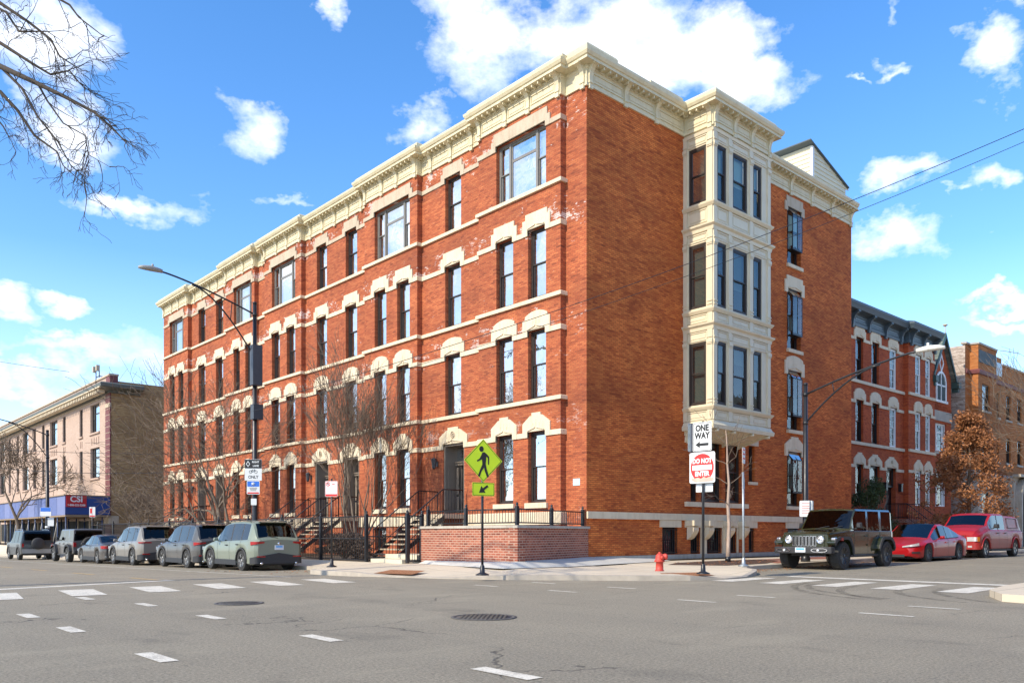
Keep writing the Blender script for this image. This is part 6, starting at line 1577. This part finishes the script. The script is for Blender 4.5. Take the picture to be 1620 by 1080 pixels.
# dark sedan
def sedan_left():
    L = 4.85; belt = [(0, .92), (.6, .97), (2.2, .94), (3.6, .90), (4.5, .76), (4.85, .58)]
    top = [(0, .96), (.55, 1.02), (.75, 1.05), (1.45, 1.38), (1.9, 1.45), (2.6, 1.44), (3.5, .97), (3.7, .93), (4.5, .79), (4.85, .61)]
    c = Car('parked_car', 'dark grey sedan, lowest car of the left hand row', 'car', (-7.45, 25.6, zg(0, 25.6)-.01), R(90), L, 1.84, belt, top, .19, 1.0, 3.85, .335, .39, P_blk, side=(.95, 3.3), pillars=((2.05, 2.14),), ws=(2.75, 3.48), rg=(.78, 1.46), group=G7)
    c.seam([1.25, 2.1, 3.15]); c.handles([1.45, 2.3], 'chrome'); c.mirrors(3.0, P_blk); c.patch('tail_light', 'lamp_red', 'rear', .45, 1.1, .76, .90, .015); c.patch('headlight', 'lamp_clear', 'front', .4, 1., .6, .72, .012)
    c.patch('rear_bumper', P_blk, 'rear', 0, .9, .25, .55, .03, one=True); c.patch('bumper_strip', 'chrome', 'rear', 0, .8, .36, .385, .04, one=True); c.plate('rear', .66); c.sills()
    m = MB()
    for sy in (1, -1): m.tube([(x, sy*(c.w(x)*.93+.0), lerp_poly(belt, x)+.012) for x in (1.0, 1.6, 2.4, 3.2)], .010, 5)
    m.build('window_trim', 'chrome', c.t)
    for ch in c.t.children: ch.location.x = -1.0
sedan_left()
def offroader(label, loc, rz, pm, facing, group, sc=1., rim='rim', spare=True):
    L = 4.45; W = 1.62
    belt = [(0, 1.16), (2.95, 1.16), (3.05, 1.16), (4.15, 1.06), (4.28, 1.04)]
    top = [(0, 1.2), (.03, 1.80), (.12, 1.84), (2.55, 1.83), (2.62, 1.80), (3.02, 1.20), (3.1, 1.20), (4.12, 1.12), (4.25, 1.06), (4.28, 1.05)]
    c = Car('parked_off_roader', label, 'off-road car', loc, rz, 4.28, W, belt, top, .42, .72, 3.70, .415, .50, pm, side=(.10, 2.78), pillars=((.82, .98), (1.78, 1.90)), ws=(2.64, 3.0), rg=(.0, .02), endk=(.97, .86), enda=(.1, 1.25), wt=.27, rim=rim, boxy=True, wr=.90, dark_pillars=False, group=group, sc=sc, wy=.80, spokes=5 if rim == 'rim' else 8, topw=.97, glass='car_glass_dark')
    # wide flared fenders
    for xw in (.72, 3.70):
        for sy in (1, -1):
            m = MB(); pr = []
            prf = [(-.60, .62), (-.52, .80), (-.36, .93), (-.2, .98), (.26, .98), (.40, .92), (.56, .72), (.60, .60)] if xw < 2 else [(-.62, .50), (-.55, .72), (-.40, .92), (-.25, .985), (.30, .985), (.50, .93), (.62, .84), (.64, .80)]
            inn = [(a*.92, b-.07) for a, b in prf]
            pts = [(xw+a, b) for a, b in prf]+[(xw+a, b) for a, b in inn[::-1]]
            m.prism(pts, *(sorted((sy*.70, sy*.95))), 1); m.build('fender', 'plastic' if facing == 'rear' or xw < 0 else pm, c.t, bevel=.015)
            m = MB(); m.prism([(xw+a*1.01, b+.004) for a, b in prf]+[(xw+a*.90, b-.09) for a, b in prf[::-1]], *sorted((sy*.93, sy*.965)), 1); m.build('fender_edge', 'plastic', c.t)
    c.seam([.98, 1.84, 2.78]); c.handles([1.12, 1.98], 'plastic', .16); c.mirrors(2.72, 'plastic', 1.30, (.12, .20, .22))
    for (a, b) in ((-.86, -.72), (.72, .86)): m = MB(); m.box((1.2, a, .36), (3.1, b, .44)); m.build('side_step', 'plastic', c.t, bevel=.02)
    # hinges, hood latches, cowl
    m = MB()
    for sy in (1, -1):
        for x in (1.86, 2.80):
            for z in (.70, 1.0): m.box((x-.05, min(sy*.80, sy*.84), z), (x+.06, max(sy*.80, sy*.84), z+.05))
        m.box((3.35, min(sy*.66, sy*.78), 1.10), (3.45, max(sy*.66, sy*.78), 1.17))
    m.build('hinge', pm, c.t)
    if True:   # front end: slotted grille, round lamps, bumper
        X = 4.28
        m = MB(); m.box((X-.02, -.62, .66), (X+.03, .62, 1.04)); m.build('front_panel', pm, c.t, bevel=.03)
        for i in range(7):
            y = -.33+i*.11; m = MB()
            ring(m, [(y-.045, .70), (y+.045, .70), (y+.045, 1.0), (y-.045, 1.0)], [(y-.030, .715), (y+.030, .715), (y+.030, .985), (y-.030, .985)], X+.028, X+.05)
            m.v = [(b, a, cc) for a, b, cc in m.v]; g = m.build('grille_slot', 'chrome', c.t); MB().box((X+.029, y-.03, .715), (X+.033, y+.03, .985)).build('slot_recess', 'dark', g)
        for sy in (1, -1):
            m = MB(); m.lathe([(.115, X+.02), (.12, X+.055), (.10, X+.06), (.095, X+.04)], (0, sy*.50, .89), 0, 20); h = m.build('headlight', 'chrome', c.t)
            MB().lathe([(.095, X+.03), (.07, X+.052), (.0, X+.058)], (0, sy*.50, .89), 0, 16).build('lamp_lens', 'lamp_clear', h); MB().box((X+.055, sy*.5-.06, .88), (X+.063, sy*.5+.06, .905)).build('lamp_bar', 'dark', h)
            m = MB(); m.box((X-.35, min(sy*.80, sy*.93), .87), (X-.0, max(sy*.80, sy*.93), .95)); m.build('side_lamp', 'chrome', c.t, bevel=.02)
            m = MB(); m.box((X-.45, min(sy*.93, sy*.972), .86), (X-.33, max(sy*.93, sy*.972), .95)); m.build('marker_lamp', 'lamp_red', c.t)
        m = MB(); m.prism([(X+.0, -.93), (X+.18, -.90), (X+.26, -.60), (X+.28, 0), (X+.26, .60), (X+.18, .90), (X+.0, .93)], .48, .68, 2); m.build('front_bumper', 'plastic', c.t, bevel=.025)
        for sy in (1, -1):
            m = MB(); P = [(sy*.52+.17*math.cos(a*.5236), .58+.062*math.sin(a*.5236)) for a in range(12)]; Q_ = [(sy*.52+.14*math.cos(a*.5236), .58+.042*math.sin(a*.5236)) for a in range(12)]
            P = [(a+sy*.12*(1 if abs(a) > .5 else -.2), b) for a, b in P]; Q_ = [(a+sy*.12*(1 if abs(a) > .5 else -.2), b) for a, b in Q_]
            ring(m, P, Q_, X+.225, X+.275); m.v = [(b-(abs(a)-.5)*.12, a, cc) for a, b, cc in m.v]; f_ = m.build('fog_lamp_surround', 'chrome', c.t)
            MB().lathe([(.04, X+.25), (.04, X+.275), (0, X+.28)], (0, sy*.53, .58), 0, 12).build('fog_lamp', 'lamp_clear', f_)
        m = MB(); m.box((X+.27, -.16, .52), (X+.29, .16, .66)); p = m.build('licence_plate', 'plate', c.t); m = MB(); m.box((X+.291, -.13, .585), (X+.293, .13, .645)); m.build('plate_band', 'plate_blue', p)
        m = MB()
        for y in (-.3, .12): m.tube([(3.08, y, 1.21), (3.02, y+.2, 1.26), (2.98, y+.42, 1.30)], .010, 5)
        m.build('wiper', 'plastic', c.t)
    m = MB(); m.box((-.02, -.66, 1.24), (.02, .66, 1.74)); m.build('rear_window', 'car_glass_dark', c.t)
    m = MB(); m.box((-.20, -.80, .50), (0, .80, .68)); m.build('rear_bumper', 'plastic', c.t, bevel=.03)
    for sy in (1, -1): MB().box((-.06, sy*.72-.07, .86), (0.02, sy*.72+.07, 1.10)).build('tail_light', 'lamp_red', c.t)
    if spare: m = MB(); m.lathe([(.20, -.34), (.36, -.36), (.41, -.32), (.41, -.14), (.36, -.10), (.1, -.10)], (0, .0, 1.0), 0, 24); m.build('spare_wheel', 'tyre', c.t)
    return c
c = offroader('grey boxy off-road car with spare wheel, just ahead of the dark sedan', (-7.45, 31.2, zg(0, 31.2)-.01), R(90), paint('gunmetal_paint', (.11, .105, .10), .4, .2, .4), 'rear', 'boxy off-road cars', 1.0)
for ch in c.t.children: ch.location.x = -.72
c = offroader('dark green boxy off-road car with round headlights at the right kerb', (0, 0, 0), R(180), paint('dark_army_green_paint', (.030, .036, .013), .22, .2, .10, coat=1.), 'front', 'boxy off-road cars', 1.06, 'rim_black', False)
for ch in c.t.children: ch.location.x = -3.70
c.t.location = (4.55, -5.72, zg(5, 0)-.005); c.t.rotation_euler.z = R(181)
# dark far-left car with spare wheel
def defender():
    belt = [(0, 1.15), (3.3, 1.15), (4.4, 1.05), (4.6, .98)]; top = [(0, 1.2), (.06, 1.82), (.2, 1.93), (2.6, 1.92), (2.8, 1.86), (3.4, 1.2), (3.6, 1.18), (4.4, 1.10), (4.6, 1.02)]
    c = Car('parked_off_roader', 'dark teal boxy car with a covered spare wheel at the far left of the row', 'off-road car', (-7.6, 42.6, zg(0, 42)-.01), R(90), 4.6, 1.95, belt, top, .32, .85, 3.75, .40, .47, P_navy, side=(.2, 3.0), pillars=((.9, 1.1), (2.0, 2.1)), ws=(2.85, 3.35), rg=(.01, .07), endk=(.93, .85), enda=(.2, .5), boxy=True, wr=.82, group='boxy off-road cars', glass='car_glass_dark')
    m = MB(); m.lathe([(.10, -.22), (.34, -.22), (.38, -.18), (.38, 0), (.1, 0)], (0, 0, 1.08), 0, 24); m.build('spare_wheel', 'plastic', c.t); m = MB(); m.box((-.03, -.72, 1.3), (.0, .72, 1.72)); m.build('rear_window', 'car_glass_dark', c.t)
    c.patch('rear_bumper', plain('silver_bumper', (.35, .36, .35), .4, .1, 5, .4), 'rear', 0, .9, .45, .72, .04, one=True); c.plate('rear', .60)
    for sy in (1, -1): MB().box((-.03, sy*.85-.05, .85), (.02, sy*.85+.05, 1.08)).build('tail_light', 'lamp_red', c.t)
    c.rails(.5, 2.4, 'chrome'); c.arches(rad=.04)
    for ch in c.t.children: ch.location.x = -.85
defender()
# red sedan behind the green off-roader (nose towards the crossing)
P_red = paint('deep_red_metallic_paint', (.36, .003, .006), .35, .0, .12, (.26, .09, .07), .35, zd=.5)
belt = [(0, .88), (.5, .93), (1.4, .90), (3.2, .84), (4.2, .74), (4.75, .62), (4.98, .50)]
top = [(0, .93), (.55, 1.0), (.8, 1.06), (1.6, 1.36), (2.2, 1.445), (2.7, 1.42), (3.65, .90), (3.8, .86), (4.3, .77), (4.75, .66), (4.98, .54)]
c = Car('parked_car', 'glossy red sedan between the green off-road car and the red pickup', 'car', (12.15, -5.30, .10), R(180), 4.98, 1.96, belt, top, .16, 1.02, 3.98, .35, .40, P_red, side=(.95, 3.5), pillars=((2.12, 2.18),), ws=(2.2, 3.64), rg=(.82, 1.7), endk=(.8, .66), enda=(.5, .85), glass='car_glass', rim='rim_black', spokes=10, sc=1.02)
c.seam([1.30, 2.15, 3.35]); c.handles([1.5, 2.35], P_red); c.mirrors(3.1, P_red)
c.patch('headlight', 'lamp_clear', 'front', .42, 1.05, .56, .60, .012, z0b=.62, z1b=.72); c.patch('air_intake', 'plastic', 'front', 0, .50, .20, .30, .01, one=True); c.patch('corner_vent', 'plastic', 'front', .75, 1.1, .34, .40, .012)
m = MB(); m.tube([(4.99, -.06, .60), (5.0, 0, .605), (4.99, .06, .60)], .014, 5); m.build('badge', 'chrome', c.t); c.patch('tail_light', 'lamp_red', 'rear', .4, 1., .78, .88, .012); c.sills('plastic', .14, .20)
m = MB()
for sy in (1, -1): m.tube([(x, sy*(c.w(x)*.93), lerp_poly(belt, x)+.012) for x in (1.0, 1.6, 2.4, 3.4)], .012, 5)
m.build('window_trim', 'plastic', c.t)
for ch in c.t.children: ch.location.x = -3.98
# red pickup with a bed cap
P_pick = paint('faded_red_paint', (.34, .006, .009), .45, .0, .6, (.32, .12, .09), .2, 1.1)
belt = [(0, 1.20), (2.0, 1.20), (2.05, 1.22), (4.5, 1.22), (4.75, 1.18), (5.4, 1.04), (5.65, .92)]
top = [(0, 1.2), (.05, 1.25), (.28, 1.80), (.4, 1.84), (2.0, 1.86), (2.06, 1.90), (2.3, 1.93), (3.6, 1.93), (3.8, 1.86), (4.35, 1.40), (4.6, 1.37), (5.2, 1.28), (5.5, 1.16), (5.65, .98)]
c = Car('parked_pickup', 'dusty red pickup truck with a matching bed cap at the right end', 'pickup truck', (18.2, -5.28, .14), R(180), 5.65, 2.0, belt, top, .36, 1.0, 4.72, .40, .50, P_pick, side=(2.25, 4.15), pillars=((3.08, 3.18),), ws=(3.82, 4.34), rg=(.06, .27), endk=(.95, .84), enda=(.2, .6), boxy=False, wr=.80, sc=1.0, wt=.27)
c.seam([2.12, 3.13, 4.15]); c.handles([2.4, 3.35]); c.mirrors(4.0, 'plastic', 1.36, (.14, .26, .22))
m = MB()
for sy in (1, -1):
    R0 = [c.station(x) for x in (.55, 1.85)]; q = [(R0[0][5][0], sy*(R0[0][5][1]+.0), R0[0][5][2]+.10), (R0[1][5][0], sy*R0[1][5][1], R0[1][5][2]+.10), (R0[1][6][0], sy*(R0[1][6][1]+.02), R0[1][6][2]-.04), (R0[0][6][0], sy*(R0[0][6][1]+.02), R0[0][6][2]-.04)]
    m.tube(q+[q[0]], .012, 5)
m.tube([(0, sy*.97, 1.17) for sy in (-1, 1)], .02, 5)
for sy in (1, -1): m.tube([(0.05, sy*.95, 1.175), (2.0, sy*.95, 1.175)], .016, 5)
m.build('cap_trim', 'plastic', c.t)
c.patch('headlight', 'lamp_clear', 'front', .55, .95, .72, .90, .015); c.patch('marker_lamp', 'lamp_amber', 'front', .955, 1.12, .72, .90, .016)
g = c.patch('grille', P_pick, 'front', 0, .50, .68, 1.0, .04, one=True)[0]
for (a, b) in ((.04, .46),):
    c.patch('grille_opening', 'plastic', 'front', a, b, .86, .97, .048, th=.02, parent=g); c.patch('grille_opening', 'plastic', 'front', a, b, .71, .83, .048, th=.02, parent=g)
c.patch('front_bumper', P_pick, 'front', 0, 1.05, .38, .66, .10, one=True); c.patch('fog_lamp', 'lamp_clear', 'front', .62, .78, .46, .54, .108); c.patch('lower_intake', 'plastic', 'front', 0, .5, .42, .50, .105, one=True, th=.02)
m = MB()
for sy in (1, -1): m.box((1.55, min(sy*.98, sy*1.006), .62), (4.15, max(sy*.98, sy*1.006), .645))
m.build('side_moulding', P_pick, c.t); m = MB(); m.box((1.6, -1.0, .30), (4.1, 1.0, .36)); m.build('running_board', 'plastic', c.t); c.arches(P_pick, .035)
c.patch('tail_light', 'lamp_red', 'rear', .86, .98, .75, 1.1, .012)
for ch in c.t.children: ch.location.x = -4.72
# ================================================================= sky, sun, camera
sun_az, sun_el = Vector((-.995, .06, 0)).normalized(), R(37)
to_sun = Vector((sun_az.x*math.cos(sun_el), sun_az.y*math.cos(sun_el), math.sin(sun_el)))
sd = bpy.data.lights.new('sun', 'SUN'); sd.energy = SUN_E; sd.angle = R(.6); sd.color = (1, .89, .72)
so_ = bpy.data.objects.new('sun', sd); C.objects.link(so_); so_.rotation_euler = to_sun.to_track_quat('Z', 'Y').to_euler(); so_.location = (-40, 0, 60)
w = bpy.data.worlds.new('World'); bpy.context.scene.world = w; w.use_nodes = True; nt = w.node_tree; nt.nodes.clear(); k = N(nt)
out = k.n('ShaderNodeOutputWorld'); bg = k.n('ShaderNodeBackground'); bg.inputs[1].default_value = SKY_S; k.l(bg.outputs[0], out.inputs[0])
sk = k.n('ShaderNodeTexSky'); sk.sky_type = 'NISHITA'; sk.sun_disc = False; sk.sun_elevation = sun_el; sk.sun_rotation = math.atan2(to_sun.x, to_sun.y); sk.air_density = 1.0; sk.dust_density = .25; sk.ozone_density = 2.2; sk.altitude = 100
hs = k.n('ShaderNodeHueSaturation'); hs.inputs['Saturation'].default_value = SKY_SAT; hs.inputs['Value'].default_value = SKY_V; hs.inputs['Hue'].default_value = .5; k.l(k.mix(1., sk.outputs[0], (1.04, .985, 1.0), 'MULTIPLY'), hs.inputs['Color'])
tc = k.n('ShaderNodeTexCoord'); dirv = tc.outputs['Generated']; sp = k.n('ShaderNodeSeparateXYZ'); k.l(dirv, sp.inputs[0])
az = k.math('ARCTAN2', sp.outputs[0], sp.outputs[1]); el = k.math('ARCSINE', sp.outputs[2])
cv = k.n('ShaderNodeCombineXYZ'); k.l(az, cv.inputs[0]); k.l(el, cv.inputs[1])
n1 = k.noise(k.scale(dirv, (5, 5, 8)), 1., 6, .6, 1); n2 = k.noise(k.scale(dirv, (20, 20, 30)), 1., 5, .6, 1)
wp = k.vmath('ADD', cv.outputs[0], k.vmath('MULTIPLY', k.vmath('SUBTRACT', n1, (.5, .5, .5)).outputs[0], (.22, .16, 0)).outputs[0])
wp = k.vmath('ADD', wp.outputs[0], k.vmath('MULTIPLY', k.vmath('SUBTRACT', n2, (.5, .5, .5)).outputs[0], (.06, .05, 0)).outputs[0]).outputs[0]
# where clouds stand in this sky: azimuth, elevation, half widths (radians), strength
def ae(px, py): v = FWD+RGT*((px-810)/1299)+Vector((0, 0, (845-py)/1299)); v.normalize(); return math.atan2(v.x, v.y), math.asin(v.z), v
CL = [(780, 80, 90, 90, 1.), (760, 30, 110, 50, 1.), (960, 60, 150, 90, 1.25), (1080, 90, 140, 80, 1.25), (1170, 140, 90, 60, 1.1), (690, 185, 60, 35, .75), (545, 25, 28, 40, .9), (398, 195, 52, 55, .95), (235, 322, 105, 24, .95), (85, 50, 110, 80, 1.1), (120, 190, 95, 50, 1.),
      (460, 340, 60, 12, .55), (10, 468, 50, 28, .9), (140, 487, 60, 20, .9), (63, 517, 40, 16, .9), (110, 545, 170, 24, .95), (70, 590, 130, 22, .8), (225, 555, 60, 35, .8), (30, 575, 60, 18, .8),
      (1560, 95, 66, 46, .95), (1590, 20, 50, 30, .6), (1390, 275, 50, 36, .95), (1545, 262, 66, 36, .95), (1405, 380, 78, 44, 1.), (1420, 95, 44, 14, .65), (1560, 495, 130, 14, .85), (1560, 528, 130, 18, .9), (1350, 120, 20, 8, .5), (1445, 15, 20, 20, .5), (1480, 300, 25, 10, .5),
      (-300, 200, 200, 90, 1), (-400, 520, 250, 40, .9), (500, -300, 300, 120, 1.), (1500, -250, 260, 110, 1.)]
acc = None
for (px, py, rx, ry, st_) in CL:
    a0, e0, _ = ae(px, py); f = math.hypot(1, (px-810)/1299); ra = math.hypot(*[0, 0]) if False else abs(ae(px+rx, py)[0]-a0); re = abs(ae(px, py-ry)[1]-e0)
    mp = k.n('ShaderNodeMapping'); mp.inputs['Scale'].default_value = (1/ra, 1/re, 1); mp.inputs['Location'].default_value = (-a0/ra, -e0/re, 0); k.l(wp, mp.inputs[0])
    ln = k.n('ShaderNodeVectorMath', operation='LENGTH'); k.l(mp.outputs[0], ln.inputs[0])
    v = k.math('MULTIPLY', k.mrange(ln.outputs['Value'], .1, 1.45, 1., 0.), st_)
    acc = v if acc is None else k.math('MAXIMUM', acc, v)
# unseen clouds added on the left side only, to whiten window reflections
behind = k.math('MULTIPLY', k.mrange(k.noise(k.scale(dirv, (1.6, 1.6, 3.5)), 1., 6, .6), .38, .6), k.mrange(k.vmath('DOT_PRODUCT', dirv, tuple(FWD)).outputs['Value'], .35, .68, 1., 0.))
behind = k.math('MULTIPLY', behind, k.mrange(k.vmath('DOT_PRODUCT', dirv, (-1., .2, 0)).outputs['Value'], 0., .3))
acc = k.math('MAXIMUM', acc, behind)
fb = k.noise(k.scale(dirv, (17, 17, 26)), 1., 9, .62)
dens = k.mrange(k.math('ADD', acc, k.math('MULTIPLY', k.math('SUBTRACT', fb, .5), 1.35)), .30, .92)
# slight grey-blue undersides: compare with the density a little higher up
body = k.mrange(k.noise(k.scale(dirv, (9, 9, 18), (.1, 0, .35)), 1., 6, .6), .36, .60)
horizon = k.mrange(sp.outputs[2], .10, .42, 0., 1.)
ccol = k.mix(k.math('MULTIPLY', body, k.math('ADD', k.math('MULTIPLY', horizon, .35), .60)), CLOUD_SH, CLOUD)
skyc = k.mix(k.mrange(sp.outputs[2], -.02, .30, .62, 0.), hs.outputs[0], HORIZ)
k.l(k.mix(k.math('MULTIPLY', dens, .96), skyc, ccol), bg.inputs[0])
cd = bpy.data.cameras.new('camera'); cam = bpy.data.objects.new('camera', cd); C.objects.link(cam); cam.location = CAM; cam.rotation_euler = (R(90), 0, -math.atan2(.6667, .7453))
cd.sensor_width = 36; cd.lens = 1299/1620*36; cd.shift_y = (845-540)/1620; cd.clip_end = 3000; cd.clip_start = .1
sc_ = bpy.context.scene; sc_.camera = cam
sc_.view_settings.view_transform = 'Standard'; sc_.view_settings.look = 'None'; sc_.view_settings.gamma = 1; sc_.view_settings.exposure = EXPO
sc_.render.engine = 'CYCLES'; sc_.cycles.max_bounces = 6; sc_.cycles.transparent_max_bounces = 12; sc_.cycles.diffuse_bounces = 3; sc_.cycles.glossy_bounces = 3
# put each thing's origin at its own base (shapes stay where they are)
bpy.context.view_layer.update()
for o in list(C.objects):
    if o.parent is None and o.type in ('EMPTY', 'MESH') and o.location.length < 1e-6 and o.rotation_euler.z == 0 and o.get('kind') != 'structure':
        pts = []
        def collect(q, M4):
            if q.type == 'MESH': 
                bb = [M4 @ Vector(b) for b in q.bound_box]; pts.extend(bb)
            for ch in q.children: collect(ch, M4 @ Matrix.Translation(ch.location))
        collect(o, Matrix.Identity(4))
        if not pts: continue
        lo = [min(p[i] for p in pts) for i in range(3)]; hi = [max(p[i] for p in pts) for i in range(3)]; base = Vector(((lo[0]+hi[0])/2, (lo[1]+hi[1])/2, lo[2]))
        o.location = base
        if o.type == 'MESH': o.data.transform(Matrix.Translation(-base))
        for ch in o.children: ch.location -= base
